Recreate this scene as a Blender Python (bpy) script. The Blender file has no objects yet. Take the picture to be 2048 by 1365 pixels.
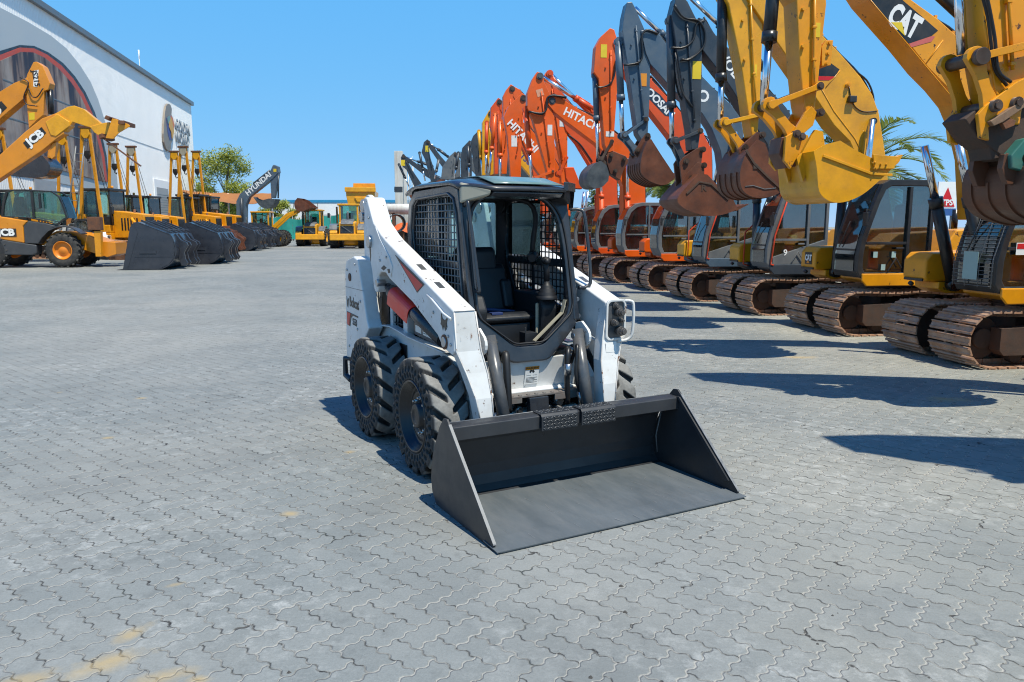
import bpy, bmesh, math, random
from mathutils import Vector, Matrix, Euler
R = math.radians
PI = math.pi
rnd = random.Random(7)
scn = bpy.context.scene
COL = scn.collection

# ------------------------------------------------------------------ camera
CAM_F, CAM_PITCH, CAM_H = 1524.0, R(8.64), 1.69
cam_d = bpy.data.cameras.new('camera')
cam = bpy.data.objects.new('camera', cam_d); COL.objects.link(cam)
cam.location = (0, 0, CAM_H)
cam.rotation_euler = (PI/2 - CAM_PITCH, 0, 0)
cam_d.sensor_width = 36; cam_d.lens = 36*CAM_F/2048
cam_d.clip_end = 3000; cam_d.clip_start = 0.05
cam_d.dof.use_dof = True; cam_d.dof.focus_distance = 5.3; cam_d.dof.aperture_fstop = 6.3
scn.camera = cam

def ray(px, py):
    u = (px-1024)/CAM_F; w = -(py-682.5)/CAM_F
    c, s = math.cos(CAM_PITCH), math.sin(CAM_PITCH)
    return Vector((u, c+w*s, -s+w*c))
def ground_at(px, py, z=0.0):
    d = ray(px, py); t = (z-CAM_H)/d.z
    return Vector((0, 0, CAM_H)) + d*t
def at_depth(px, py, Y):
    d = ray(px, py)
    return Vector((0, 0, CAM_H)) + d*(Y/d.y)
def in_plane(px, py, P, n):
    """surveyed point: where the sight line to a pixel meets the vertical plane through P with normal n"""
    d = ray(px, py); O = Vector((0, 0, CAM_H))
    t = (Vector(P)-O).dot(Vector(n))/d.dot(Vector(n))
    return O + d*t

# ------------------------------------------------------------------ materials
def nd(nt, typ, **kw):
    n = nt.nodes.new(typ)
    for k, v in kw.items():
        if k == 'inp':
            for kk, vv in v.items(): n.inputs[kk].default_value = vv
        else: setattr(n, k, v)
    return n
def c4(c): return (c[0], c[1], c[2], 1.0)
MATS = {}
def mat(name, base, rough=0.5, metal=0.0, var=0.12, vscale=3.0, dirt=None, damt=0.0, dscale=2.0,
        rust=0.0, rscale=14.0, rcol=(0.12, 0.04, 0.015), bump=0.0, bscale=40.0, spec=0.5, coat=0.0, trans=0.0, alpha=1.0,
        rvar=0.15, stretch=(1, 1, 1)):
    if name in MATS: return MATS[name]
    m = bpy.data.materials.new(name); m.use_nodes = True
    nt = m.node_tree; nt.nodes.clear()
    out = nd(nt, 'ShaderNodeOutputMaterial'); b = nd(nt, 'ShaderNodeBsdfPrincipled')
    nt.links.new(b.outputs[0], out.inputs[0])
    b.inputs['Metallic'].default_value = metal
    b.inputs['Specular IOR Level'].default_value = spec
    b.inputs['Coat Weight'].default_value = coat
    b.inputs['Transmission Weight'].default_value = trans
    b.inputs['Alpha'].default_value = alpha
    tc = nd(nt, 'ShaderNodeTexCoord')
    mp = nd(nt, 'ShaderNodeMapping'); mp.inputs['Scale'].default_value = stretch
    nt.links.new(tc.outputs['Object'], mp.inputs[0])
    vec = mp.outputs[0]
    n1 = nd(nt, 'ShaderNodeTexNoise', inp={'Scale': vscale, 'Detail': 6.0, 'Roughness': 0.6})
    nt.links.new(vec, n1.inputs['Vector'])
    mr = nd(nt, 'ShaderNodeMapRange', inp={1: 0.25, 2: 0.75, 3: 1-var, 4: 1+var})
    nt.links.new(n1.outputs['Fac'], mr.inputs[0])
    mul = nd(nt, 'ShaderNodeMix', data_type='RGBA', blend_type='MULTIPLY')
    mul.inputs[0].default_value = 1.0; mul.inputs[6].default_value = c4(base)
    nt.links.new(mr.outputs[0], mul.inputs[7])
    colr = mul.outputs[2]
    if dirt is not None and damt > 0:
        n2 = nd(nt, 'ShaderNodeTexNoise', inp={'Scale': dscale, 'Detail': 8.0, 'Roughness': 0.7})
        nt.links.new(vec, n2.inputs['Vector'])
        r2 = nd(nt, 'ShaderNodeMapRange', inp={1: 0.42, 2: 0.75, 3: 0.0, 4: damt})
        nt.links.new(n2.outputs['Fac'], r2.inputs[0])
        mx = nd(nt, 'ShaderNodeMix', data_type='RGBA'); mx.inputs[7].default_value = c4(dirt)
        nt.links.new(r2.outputs[0], mx.inputs[0]); nt.links.new(colr, mx.inputs[6])
        colr = mx.outputs[2]
    if rust > 0:
        n3 = nd(nt, 'ShaderNodeTexNoise', inp={'Scale': rscale, 'Detail': 9.0, 'Roughness': 0.72})
        nt.links.new(vec, n3.inputs['Vector'])
        th = 0.72 - rust*0.3
        r3 = nd(nt, 'ShaderNodeMapRange', inp={1: th, 2: th+0.03, 3: 0.0, 4: 1.0})
        nt.links.new(n3.outputs['Fac'], r3.inputs[0])
        mx = nd(nt, 'ShaderNodeMix', data_type='RGBA'); mx.inputs[7].default_value = c4(rcol)
        nt.links.new(r3.outputs[0], mx.inputs[0]); nt.links.new(colr, mx.inputs[6])
        colr = mx.outputs[2]
    nt.links.new(colr, b.inputs['Base Color'])
    rr = nd(nt, 'ShaderNodeMapRange', inp={1: 0.3, 2: 0.7, 3: max(0.02, rough-rvar), 4: min(1, rough+rvar)})
    nt.links.new(n1.outputs['Fac'], rr.inputs[0]); nt.links.new(rr.outputs[0], b.inputs['Roughness'])
    if bump > 0:
        n4 = nd(nt, 'ShaderNodeTexNoise', inp={'Scale': bscale, 'Detail': 5.0})
        nt.links.new(vec, n4.inputs['Vector'])
        bp = nd(nt, 'ShaderNodeBump', inp={'Strength': bump, 'Distance': 0.01})
        nt.links.new(n4.outputs['Fac'], bp.inputs['Height']); nt.links.new(bp.outputs[0], b.inputs['Normal'])
    MATS[name] = m
    return m
def glass(name, tint=(0.6, 0.75, 0.78), rough=0.03, mirror=0.06):
    """thin sheet of glass: part mirror, part tinted see-through"""
    if name in MATS: return MATS[name]
    m = bpy.data.materials.new(name); m.use_nodes = True
    nt = m.node_tree; nt.nodes.clear()
    out = nd(nt, 'ShaderNodeOutputMaterial')
    tr = nd(nt, 'ShaderNodeBsdfTransparent'); tr.inputs[0].default_value = c4(tint)
    gl = nd(nt, 'ShaderNodeBsdfGlossy'); gl.inputs['Roughness'].default_value = rough
    df = nd(nt, 'ShaderNodeBsdfDiffuse'); df.inputs[0].default_value = (0.25, 0.27, 0.27, 1)
    tc = nd(nt, 'ShaderNodeTexCoord'); nz = nd(nt, 'ShaderNodeTexNoise', inp={'Scale': 4.0, 'Detail': 6.0})
    nt.links.new(tc.outputs['Object'], nz.inputs['Vector'])
    dr = nd(nt, 'ShaderNodeMapRange', inp={1: 0.35, 2: 0.8, 3: 0.01, 4: 0.10}); nt.links.new(nz.outputs['Fac'], dr.inputs[0])
    m0 = nd(nt, 'ShaderNodeMixShader'); nt.links.new(dr.outputs[0], m0.inputs[0])
    nt.links.new(tr.outputs[0], m0.inputs[1]); nt.links.new(df.outputs[0], m0.inputs[2])
    lw = nd(nt, 'ShaderNodeFresnel', inp={'IOR': 1.5})
    mm = nd(nt, 'ShaderNodeMath', operation='ADD', inp={1: mirror}); nt.links.new(lw.outputs[0], mm.inputs[0])
    mx = nd(nt, 'ShaderNodeMixShader')
    nt.links.new(mm.outputs[0], mx.inputs[0]); nt.links.new(m0.outputs[0], mx.inputs[1]); nt.links.new(gl.outputs[0], mx.inputs[2])
    nt.links.new(mx.outputs[0], out.inputs[0])
    MATS[name] = m
    return m

# ------------------------------------------------------------------ mesh builder
class MB:
    def __init__(s): s.v = []; s.f = []; s.sm = []
    def add(s, vs, fs, smooth=False):
        o = len(s.v); s.v += [tuple(x) for x in vs]
        for f in fs: s.f.append([i+o for i in f]); s.sm.append(smooth)
        return s
    def box(s, x0, x1, y0, y1, z0, z1, M=None):
        vs = [Vector((x, y, z)) for x in (x0, x1) for y in (y0, y1) for z in (z0, z1)]
        if M is not None: vs = [M @ q for q in vs]
        return s.add(vs, [(0,1,3,2),(4,6,7,5),(0,4,5,1),(2,3,7,6),(0,2,6,4),(1,5,7,3)])
    def prism(s, poly, y0, y1, M=None, axis='y', taper=None):
        """closed outline (x,z) pushed from y0 to y1 (or along x / z)"""
        def p(a, b, t):
            return Vector((a, t, b)) if axis == 'y' else (Vector((t, a, b)) if axis == 'x' else Vector((a, b, t)))
        n = len(poly)
        poly1 = taper or poly
        vs = [p(a, b, y0) for a, b in poly] + [p(a, b, y1) for a, b in poly1]
        if M is not None: vs = [M @ q for q in vs]
        fs = [list(range(n)), list(range(2*n-1, n-1, -1))]
        for i in range(n):
            j = (i+1) % n; fs.append((i, i+n, j+n, j))
        return s.add(vs, fs)
    def strip(s, path, y0, y1, th, M=None, axis='y'):
        """bent sheet: open (x,z) path with thickness th, width y0..y1"""
        n = len(path); nrm = []
        for i in range(n):
            a = Vector(path[max(0, i-1)]); b = Vector(path[min(n-1, i+1)]); d = (b-a).normalized()
            nrm.append(Vector((-d.y, d.x)))
        poly = [tuple(p) for p in path] + [tuple(Vector(path[i])+nrm[i]*th) for i in range(n-1, -1, -1)]
        # quads, so that bends never make a bad n-gon
        vs = []
        for t in (y0, y1):
            for a, b in poly:
                q = Vector((a, t, b)) if axis == 'y' else (Vector((t, a, b)) if axis == 'x' else Vector((a, b, t)))
                vs.append(M @ q if M is not None else q)
        m = 2*n; fs = []
        for i in range(m):
            j = (i+1) % m; fs.append((i, j, j+m, i+m))
        for i in range(n-1):
            fs.append((i+1, i, m-1-i, m-2-i)); fs.append((m+i, m+i+1, m+m-2-i, m+m-1-i))
        return s.add(vs, fs)
    def tube(s, pts, r, seg=8, caps=True, r1=None):
        pts = [Vector(p) for p in pts]; n = len(pts); rings = []
        up = Vector((0, 0, 1))
        d0 = (pts[1]-pts[0]).normalized()
        if abs(d0.dot(up)) > 0.95: up = Vector((1, 0, 0))
        u = d0.cross(up).normalized()
        for i in range(n):
            if i == 0: d = pts[1]-pts[0]
            elif i == n-1: d = pts[-1]-pts[-2]
            else: d = (pts[i+1]-pts[i]).normalized()+(pts[i]-pts[i-1]).normalized()
            d.normalize()
            u = (u-d*u.dot(d)).normalized(); w = d.cross(u)
            rr = r if r1 is None else r+(r1-r)*i/(n-1)
            if not isinstance(rr, (int, float)): rr = rr[i]
            rings.append([pts[i]+(u*math.cos(a)+w*math.sin(a))*rr for a in [2*PI*k/seg for k in range(seg)]])
        vs = [q for g in rings for q in g]; fs = []
        for i in range(n-1):
            for k in range(seg):
                k2 = (k+1) % seg; fs.append((i*seg+k, i*seg+k2, (i+1)*seg+k2, (i+1)*seg+k))
        s.add(vs, fs, True)
        if caps:
            o = len(s.v)-len(vs)
            s.f.append([o+k for k in range(seg-1, -1, -1)]); s.sm.append(False)
            s.f.append([o+(n-1)*seg+k for k in range(seg)]); s.sm.append(False)
        return s
    def cyl(s, a, b, r, seg=16, r1=None): return s.tube([a, b], r, seg, True, r1)
    def lathe(s, prof, seg=32, axis='y', c=(0, 0, 0), closed=False):
        """profile [(t along axis, radius)]"""
        c = Vector(c); vs = []; fs = []; n = len(prof)
        for k in range(seg):
            a = 2*PI*k/seg; ca, sa = math.cos(a), math.sin(a)
            for t, r in prof:
                q = {'y': (r*ca, t, r*sa), 'x': (t, r*ca, r*sa), 'z': (r*ca, r*sa, t)}[axis]
                vs.append(c+Vector(q))
        for k in range(seg):
            k2 = (k+1) % seg
            for i in range(n-1 if not closed else n):
                j = (i+1) % n
                fs.append((k*n+i, k*n+j, k2*n+j, k2*n+i))
        return s.add(vs, fs, True)
    def sphere(s, c, r, seg=12, rings=8, sc=(1, 1, 1)):
        prof = [(-math.cos(PI*i/rings)*r, max(1e-4, math.sin(PI*i/rings)*r)) for i in range(rings+1)]
        o = len(s.v); s.lathe(prof, seg, 'z', (0, 0, 0)); c = Vector(c)
        for i in range(o, len(s.v)):
            q = s.v[i]; s.v[i] = (c.x+q[0]*sc[0], c.y+q[1]*sc[1], c.z+q[2]*sc[2])
        return s
    def grid(s, fn, nu, nv, wrapu=False, smooth=True):
        vs = [fn(i, j) for i in range(nu) for j in range(nv)]; fs = []
        for i in range(nu if wrapu else nu-1):
            i2 = (i+1) % nu
            for j in range(nv-1): fs.append((i*nv+j, i2*nv+j, i2*nv+j+1, i*nv+j+1))
        return s.add(vs, fs, smooth)
    def xform(s, M):
        s.v = [tuple(M @ Vector(q)) for q in s.v]; return s
    def mesh(s, name, m=None, recalc=True):
        me = bpy.data.meshes.new(name); me.from_pydata(s.v, [], s.f)
        me.polygons.foreach_set('use_smooth', s.sm)
        if recalc:
            bm = bmesh.new(); bm.from_mesh(me); bmesh.ops.recalc_face_normals(bm, faces=bm.faces); bm.to_mesh(me); bm.free()
        me.update()
        if m: me.materials.append(m)
        return me
    def build(s, name, m, parent=None, bevel=0.0, seg=2, label=None, loc=None, recalc=True):
        o = bpy.data.objects.new(name, s.mesh(name, m, recalc)); COL.objects.link(o)
        if parent is not None: o.parent = parent
        if loc is not None: o.location = loc
        if bevel > 0:
            b = o.modifiers.new('bevel', 'BEVEL'); b.width = bevel; b.segments = seg; b.limit_method = 'ANGLE'; b.angle_limit = R(35)
            b.use_clamp_overlap = True; b.harden_normals = False
        if label: o['label'] = label
        return o
def thing(name, label, cat, loc=(0, 0, 0), rotz=0.0, group=None, scale=1.0):
    o = bpy.data.objects.new(name, None); COL.objects.link(o)
    o.location = loc; o.rotation_euler = (0, 0, rotz); o.scale = (scale,)*3
    o['label'] = label; o['category'] = cat
    if group: o['group'] = group
    o.empty_display_size = 0.3
    return o
def tag(o, label, cat, group=None):
    o['label'] = label; o['category'] = cat
    if group: o['group'] = group
    return o
def structure(o): o['kind'] = 'structure'; return o
def kids(o): return [c for c in bpy.data.objects if c.parent == o]
def copy_tree(o, parent=None, loc=None, rotz=None, label=None, first=True):
    c = o.copy(); COL.objects.link(c)
    if parent is not None: c.parent = parent
    if loc is not None: c.location = loc
    if rotz is not None: c.rotation_euler = (0, 0, rotz)
    if label: c['label'] = label
    for ch in kids(o): copy_tree(ch, c)
    return c
def frame_M(origin, ux, uy):
    ux = Vector(ux).normalized(); uy = Vector(uy); uy = (uy-ux*uy.dot(ux)).normalized(); uz = ux.cross(uy)
    M = Matrix((ux, uy, uz)).transposed().to_4x4(); M.translation = Vector(origin)
    return M
def lettering(name, txt, size, M, m, parent, depth=0.004, bold=0.0, shear=0.0, wid=1.0, align='CENTER', label=None):
    """raised letters: text laid in the plane of M (x along the line, y up, z out)"""
    cu = bpy.data.curves.new('tmp', 'FONT'); cu.body = txt; cu.size = size; cu.extrude = depth; cu.offset = bold
    cu.shear = shear; cu.align_x = align; cu.align_y = 'CENTER'; cu.resolution_u = 3
    to = bpy.data.objects.new('tmp', cu); COL.objects.link(to)
    bpy.context.view_layer.update()
    dg = bpy.context.evaluated_depsgraph_get()
    me = bpy.data.meshes.new_from_object(to.evaluated_get(dg)); me.name = name
    bpy.data.objects.remove(to); bpy.data.curves.remove(cu)
    me.transform(M @ Matrix.Diagonal((wid, 1, 1, 1)))
    me.materials.clear(); me.materials.append(m)
    o = bpy.data.objects.new(name, me); COL.objects.link(o)
    if parent is not None: o.parent = parent
    if label: o['label'] = label
    return o
def plate(name, poly, M, m, parent, depth=0.003):
    """flat decal: outline in the plane of M, a few mm thick"""
    b = MB(); b.prism(poly, 0, depth, M, axis='z'); return b.build(name, m, parent)
def arc(cx, cz, r, a0, a1, n=8):
    return [(cx+r*math.cos(R(a0+(a1-a0)*i/n)), cz+r*math.sin(R(a0+(a1-a0)*i/n))) for i in range(n+1)]
def bez(pts, n=12):
    """smooth curve through points (Catmull-Rom)"""
    P = [Vector(p) for p in pts]; P = [P[0]*2-P[1]]+P+[P[-1]*2-P[-2]]; out = []
    for i in range(1, len(P)-2):
        for k in range(n):
            t = k/n; a, b, c, d = P[i-1], P[i], P[i+1], P[i+2]
            out.append(0.5*((2*b)+(c-a)*t+(2*a-5*b+4*c-d)*t*t+(3*b-a-3*c+d)*t*t*t))
    out.append(P[-2]); return out

# ------------------------------------------------------------------ world
SUN_EL, SUN_AZ = R(65), R(-49)          # azimuth measured from +X towards +Y
w = bpy.data.worlds.new('World'); scn.world = w; w.use_nodes = True
nt = w.node_tree; nt.nodes.clear()
wo = nd(nt, 'ShaderNodeOutputWorld'); bg = nd(nt, 'ShaderNodeBackground'); sk = nd(nt, 'ShaderNodeTexSky')
sk.sky_type = 'NISHITA'; sk.sun_disc = False; sk.sun_elevation = SUN_EL; sk.sun_rotation = PI/2 - SUN_AZ
sk.altitude = 0; sk.air_density = 0.5; sk.dust_density = 0.0; sk.ozone_density = 8.0
# a deep, clear Gulf sky: the blue holds its strength up to the zenith
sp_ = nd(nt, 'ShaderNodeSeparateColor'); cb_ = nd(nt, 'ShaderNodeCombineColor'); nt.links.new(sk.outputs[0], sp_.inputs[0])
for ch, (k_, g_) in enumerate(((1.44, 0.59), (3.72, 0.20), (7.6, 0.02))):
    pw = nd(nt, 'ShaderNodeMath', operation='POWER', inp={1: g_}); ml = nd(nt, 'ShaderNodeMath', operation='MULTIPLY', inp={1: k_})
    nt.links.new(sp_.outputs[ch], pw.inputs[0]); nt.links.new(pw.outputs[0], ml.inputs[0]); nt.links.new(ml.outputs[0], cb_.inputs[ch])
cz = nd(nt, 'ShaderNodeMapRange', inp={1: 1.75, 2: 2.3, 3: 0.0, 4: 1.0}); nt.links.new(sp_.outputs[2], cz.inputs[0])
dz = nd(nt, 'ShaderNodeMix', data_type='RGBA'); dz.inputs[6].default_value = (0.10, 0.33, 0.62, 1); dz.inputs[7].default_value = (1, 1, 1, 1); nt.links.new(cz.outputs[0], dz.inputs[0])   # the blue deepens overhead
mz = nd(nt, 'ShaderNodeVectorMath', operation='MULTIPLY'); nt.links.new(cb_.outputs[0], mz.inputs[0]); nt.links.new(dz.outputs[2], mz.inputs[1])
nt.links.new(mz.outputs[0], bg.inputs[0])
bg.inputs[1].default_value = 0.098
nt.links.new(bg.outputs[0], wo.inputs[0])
sd = bpy.data.lights.new('sun', 'SUN'); sd.energy = 5.0; sd.angle = R(0.55); sd.color = (1.0, 0.94, 0.80)
so = bpy.data.objects.new('sun', sd); COL.objects.link(so)
sdir = Vector((math.cos(SUN_EL)*math.cos(SUN_AZ), math.cos(SUN_EL)*math.sin(SUN_AZ), math.sin(SUN_EL)))
so.rotation_euler = sdir.to_track_quat('Z', 'Y').to_euler(); so.location = (20, 0, 40)
scn.view_settings.view_transform = 'Standard'; scn.view_settings.look = 'None'
scn.view_settings.exposure = 0.32; scn.view_settings.gamma = 1.0
scn.render.engine = 'CYCLES'
scn.cycles.max_bounces = 6; scn.cycles.transparent_max_bounces = 16; scn.cycles.glossy_bounces = 3; scn.cycles.diffuse_bounces = 3
scn.cycles.use_denoising = True; scn.cycles.pixel_filter_type = 'BLACKMAN_HARRIS'; scn.cycles.filter_width = 1.05
scn.cycles.caustics_reflective = False; scn.cycles.caustics_refractive = False

# ------------------------------------------------------------------ ground: interlocking zigzag pavers
def ground_material():
    m = bpy.data.materials.new('zigzag_pavers'); m.use_nodes = True
    nt = m.node_tree; nt.nodes.clear(); L = nt.links.new
    out = nd(nt, 'ShaderNodeOutputMaterial'); b = nd(nt, 'ShaderNodeBsdfPrincipled'); L(b.outputs[0], out.inputs[0])
    tc = nd(nt, 'ShaderNodeTexCoord')
    def M_(op, a, bb=None, cc=None):
        n = nd(nt, 'ShaderNodeMath', operation=op)
        for i, q in enumerate((a, bb, cc)):
            if q is None: continue
            if isinstance(q, (int, float)): n.inputs[i].default_value = q
            else: L(q, n.inputs[i])
        return n.outputs[0]
    mp = nd(nt, 'ShaderNodeMapping'); mp.vector_type = 'POINT'
    mp.inputs['Rotation'].default_value = (0, 0, R(45-4)); s = 1/0.113; mp.inputs['Scale'].default_value = (s, s, s)
    L(tc.outputs['Object'], mp.inputs[0])
    # hand-laid wobble
    nzw = nd(nt, 'ShaderNodeTexNoise', inp={'Scale': 0.35, 'Detail': 2.0}); L(mp.outputs[0], nzw.inputs['Vector'])
    wv = nd(nt, 'ShaderNodeVectorMath', operation='MULTIPLY_ADD'); wv.inputs[1].default_value = (0.35, 0.35, 0); 
    L(nzw.outputs['Color'], wv.inputs[0]); L(mp.outputs[0], wv.inputs[2])
    sx = nd(nt, 'ShaderNodeSeparateXYZ'); L(wv.outputs[0], sx.inputs[0])
    u0, v0 = sx.outputs[0], sx.outputs[1]
    def tri(q):      # trapezoid wave -1..1
        f = M_('PINGPONG', M_('ADD', M_('MULTIPLY', q, 1.5), 0.25), 0.5)          # 0..0.5, three teeth to a long side
        t = M_('MULTIPLY', M_('SUBTRACT', f, 0.25), 7.5)
        return M_('MAXIMUM', M_('MINIMUM', t, 1.0), -1.0)
    u = M_('ADD', u0, M_('MULTIPLY', tri(v0), 0.072)); v = M_('ADD', v0, M_('MULTIPLY', tri(u0), 0.072))
    fu, fv = M_('FLOOR', u), M_('FLOOR', v)
    xu, xv = M_('SUBTRACT', u, fu), M_('SUBTRACT', v, fv)
    k = M_('FLOORED_MODULO', M_('SUBTRACT', fu, fv), 4.0)
    def is_(n): return M_('COMPARE', k, float(n), 0.4)
    big = 9.0
    dr = M_('ADD', M_('SUBTRACT', 1.0, xu), M_('MULTIPLY', is_(0), big))
    dl = M_('ADD', xu, M_('MULTIPLY', is_(1), big))
    db = M_('ADD', xv, M_('MULTIPLY', is_(2), big))
    dt = M_('ADD', M_('SUBTRACT', 1.0, xv), M_('MULTIPLY', is_(3), big))
    d = M_('MINIMUM', M_('MINIMUM', dr, dl), M_('MINIMUM', db, dt))
    rg = nd(nt, 'ShaderNodeTexNoise', inp={'Scale': 28.0, 'Detail': 4.0}); L(tc.outputs['Object'], rg.inputs['Vector'])
    d = M_('ADD', d, M_('MULTIPLY', M_('SUBTRACT', rg.outputs['Fac'], 0.5), 0.035))      # worn, ragged arrises
    # brick id: left / lower cell of each pair
    idu = M_('SUBTRACT', fu, is_(1)); idv = M_('SUBTRACT', fv, is_(2))
    cid = nd(nt, 'ShaderNodeCombineXYZ'); L(idu, cid.inputs[0]); L(idv, cid.inputs[1])
    wn = nd(nt, 'ShaderNodeTexWhiteNoise', noise_dimensions='3D'); L(cid.outputs[0], wn.inputs['Vector'])
    # noises in metres
    def noise(scale, detail=6.0, rough=0.6, off=0):
        mm = nd(nt, 'ShaderNodeMapping'); mm.inputs['Location'].default_value = (off, off*1.7, 0)
        L(tc.outputs['Object'], mm.inputs[0])
        n = nd(nt, 'ShaderNodeTexNoise', inp={'Scale': scale, 'Detail': detail, 'Roughness': rough}); L(mm.outputs[0], n.inputs['Vector'])
        return n.outputs['Fac']
    def rng(q, a, bb, c, dd):
        n = nd(nt, 'ShaderNodeMapRange', inp={1: a, 2: bb, 3: c, 4: dd}); L(q, n.inputs[0]); return n.outputs[0]
    def mixc(f, a, bb, mode='MIX'):
        n = nd(nt, 'ShaderNodeMix', data_type='RGBA', blend_type=mode)
        if isinstance(f, (int, float)): n.inputs[0].default_value = f
        else: L(f, n.inputs[0])
        for i, q in ((6, a), (7, bb)):
            if isinstance(q, tuple): n.inputs[i].default_value = c4(q)
            else: L(q, n.inputs[i])
        return n.outputs[2]
    col = mixc(rng(wn.outputs['Value'], 0, 1, 0, 1), (0.158, 0.174, 0.175), (0.188, 0.204, 0.203))
    col = mixc(rng(noise(75, 6, 0.75), 0.3, 0.7, 0, 1), mixc(1.0, col, (0.86, 0.86, 0.86), 'MULTIPLY'), mixc(1.0, col, (1.16, 1.16, 1.16), 'MULTIPLY'))
    # broad tone drift: paler, warmer dusty patches
    col = mixc(rng(noise(0.22, 6, 0.6), 0.42, 0.66, 0, 0.5), col, (0.325, 0.315, 0.285))
    # tyre-swept darker streaks
    col = mixc(rng(noise(0.9, 7, 0.65, 11), 0.50, 0.70, 0, 0.38), col, (0.105, 0.115, 0.118))
    col = mixc(rng(noise(8.0, 8, 0.7, 23), 0.54, 0.72, 0, 0.45), col, (0.085, 0.092, 0.094))
    # whitish scuffs
    ws = M_('MULTIPLY', rng(noise(9.0, 10, 0.8, 31), 0.50, 0.70, 0, 1), rng(noise(0.7, 4, 0.6, 37), 0.42, 0.62, 0, 0.85))
    col = mixc(ws, col, (0.42, 0.43, 0.42))
    # joints: pale sand, in places open and black
    jw = rng(noise(2.0, 4, 0.6, 41), 0.3, 0.7, 0.022, 0.052)
    jm = rng(M_('DIVIDE', d, jw), 0.55, 1.05, 1.0, 0.0)
    edge = rng(M_('DIVIDE', d, jw), 1.0, 2.6, 1.0, 0.0)
    col = mixc(M_('MULTIPLY', edge, 0.22), col, (0.24, 0.24, 0.225))
    side_ = M_('LESS_THAN', M_('MINIMUM', dr, dl), M_('MINIMUM', db, dt))   # joints across the view are darker than those along it
    jcol0 = mixc(side_, mixc(rng(noise(14.0, 3, 0.6, 71), 0.44, 0.56, 0, 1), (0.26, 0.255, 0.235), (0.05, 0.05, 0.05)), (0.33, 0.32, 0.29))
    jcol = mixc(rng(noise(3.1, 5, 0.6, 53), 0.56, 0.66, 0, 1), jcol0, (0.035, 0.042, 0.04))
    col = mixc(M_('MULTIPLY', jm, 0.9), col, jcol)
    # yellow sand spilled by the loader teeth: two drifts by the left of the camera and small dabs
    geo = nd(nt, 'ShaderNodeSeparateXYZ'); L(tc.outputs['Object'], geo.inputs[0])
    gx, gy = geo.outputs[0], geo.outputs[1]
    sand_n = noise(4.0, 9, 0.7, 61)
    def blob(x, y, rx, ry, ang=0):
        ca, sa = math.cos(R(ang)), math.sin(R(ang))
        dx, dy = M_('SUBTRACT', gx, x), M_('SUBTRACT', gy, y)
        a = M_('DIVIDE', M_('ADD', M_('MULTIPLY', dx, ca), M_('MULTIPLY', dy, sa)), rx)
        bb = M_('DIVIDE', M_('SUBTRACT', M_('MULTIPLY', dy, ca), M_('MULTIPLY', dx, sa)), ry)
        q = M_('SQRT', M_('ADD', M_('MULTIPLY', a, a), M_('MULTIPLY', bb, bb)))
        return rng(q, 0.1, 1.0, 1.0, 0.0)
    tot = None
    for spec in SAND_SPOTS:
        q = blob(*spec); tot = q if tot is None else M_('MAXIMUM', tot, q)
    sf = rng(M_('ADD', M_('MULTIPLY', tot, 0.62), sand_n), 0.82, 1.18, 0.0, 0.7)
    col = mixc(M_('MULTIPLY', sf, rng(tot, 0.0, 0.15, 0, 1)), col, (0.37, 0.28, 0.14))
    # broken corners: dark hollows here and there along the joints
    chip = M_('MULTIPLY', rng(noise(5.0, 6, 0.7, 83), 0.605, 0.635, 0, 1), rng(d, 0.05, 0.11, 1.0, 0.0))
    col = mixc(M_('MULTIPLY', chip, 0.85), col, (0.035, 0.034, 0.034))
    # beige dust carried in from the machine row on the right
    wd = M_('ADD', M_('MULTIPLY', gx, 0.16), M_('MULTIPLY', noise(0.5, 6, 0.6, 91), 1.3))
    col = mixc(rng(wd, 0.80, 1.7, 0.0, 0.75), col, mixc(1.0, col, (1.42, 1.30, 1.08), 'MULTIPLY'))
    L(col, b.inputs['Base Color'])
    b.inputs['Roughness'].default_value = 0.82; b.inputs['Specular IOR Level'].default_value = 0.25
    # relief: joints down, brick tilt, grain
    hj = M_('MULTIPLY', rng(M_('DIVIDE', d, jw), 0.4, 1.9, 0.0, 1.0), 0.0045)
    wx = nd(nt, 'ShaderNodeSeparateXYZ'); L(wn.outputs['Color'], wx.inputs[0])
    tilt = M_('ADD', M_('MULTIPLY', M_('SUBTRACT', wx.outputs[0], 0.5), M_('MULTIPLY', xu, 0.0035)), M_('MULTIPLY', M_('SUBTRACT', wx.outputs[1], 0.5), M_('MULTIPLY', xv, 0.0035)))
    lvl = M_('MULTIPLY', wx.outputs[2], 0.002)
    gr = M_('MULTIPLY', noise(140, 3), 0.0012)
    h = M_('ADD', M_('ADD', hj, gr), M_('ADD', tilt, lvl))
    bp = nd(nt, 'ShaderNodeBump', inp={'Strength': 1.0, 'Distance': 1.0}); L(h, bp.inputs['Height']); L(bp.outputs[0], b.inputs['Normal'])
    return m
def _sp(px, py, rx, ry, ang=0):
    g = ground_at(px, py); return (g.x, g.y, rx, ry, ang)
SAND_SPOTS = [_sp(200, 1330, .42, .16, 40), _sp(260, 1270, .22, .12, 60), _sp(330, 1355, .20, .12, 30), _sp(580, 1028, .12, .09), _sp(283, 797, .12, .10),
              _sp(400, 1360, .12, .06), _sp(215, 876, .10, .08), _sp(700, 905, .10, .10), _sp(1600, 715, .55, .22), _sp(1900, 800, .5, .25), _sp(60, 1360, .3, .15, 20),
              _sp(350, 1170, .10, .05, 30), _sp(120, 785, .09, .08)]
gm = ground_material()
b = MB()
b.grid(lambda i, j: (-400+800*i/8, -30+730*j/8, 0.0), 9, 9, smooth=False)
structure(b.build('ground', gm))
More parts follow.
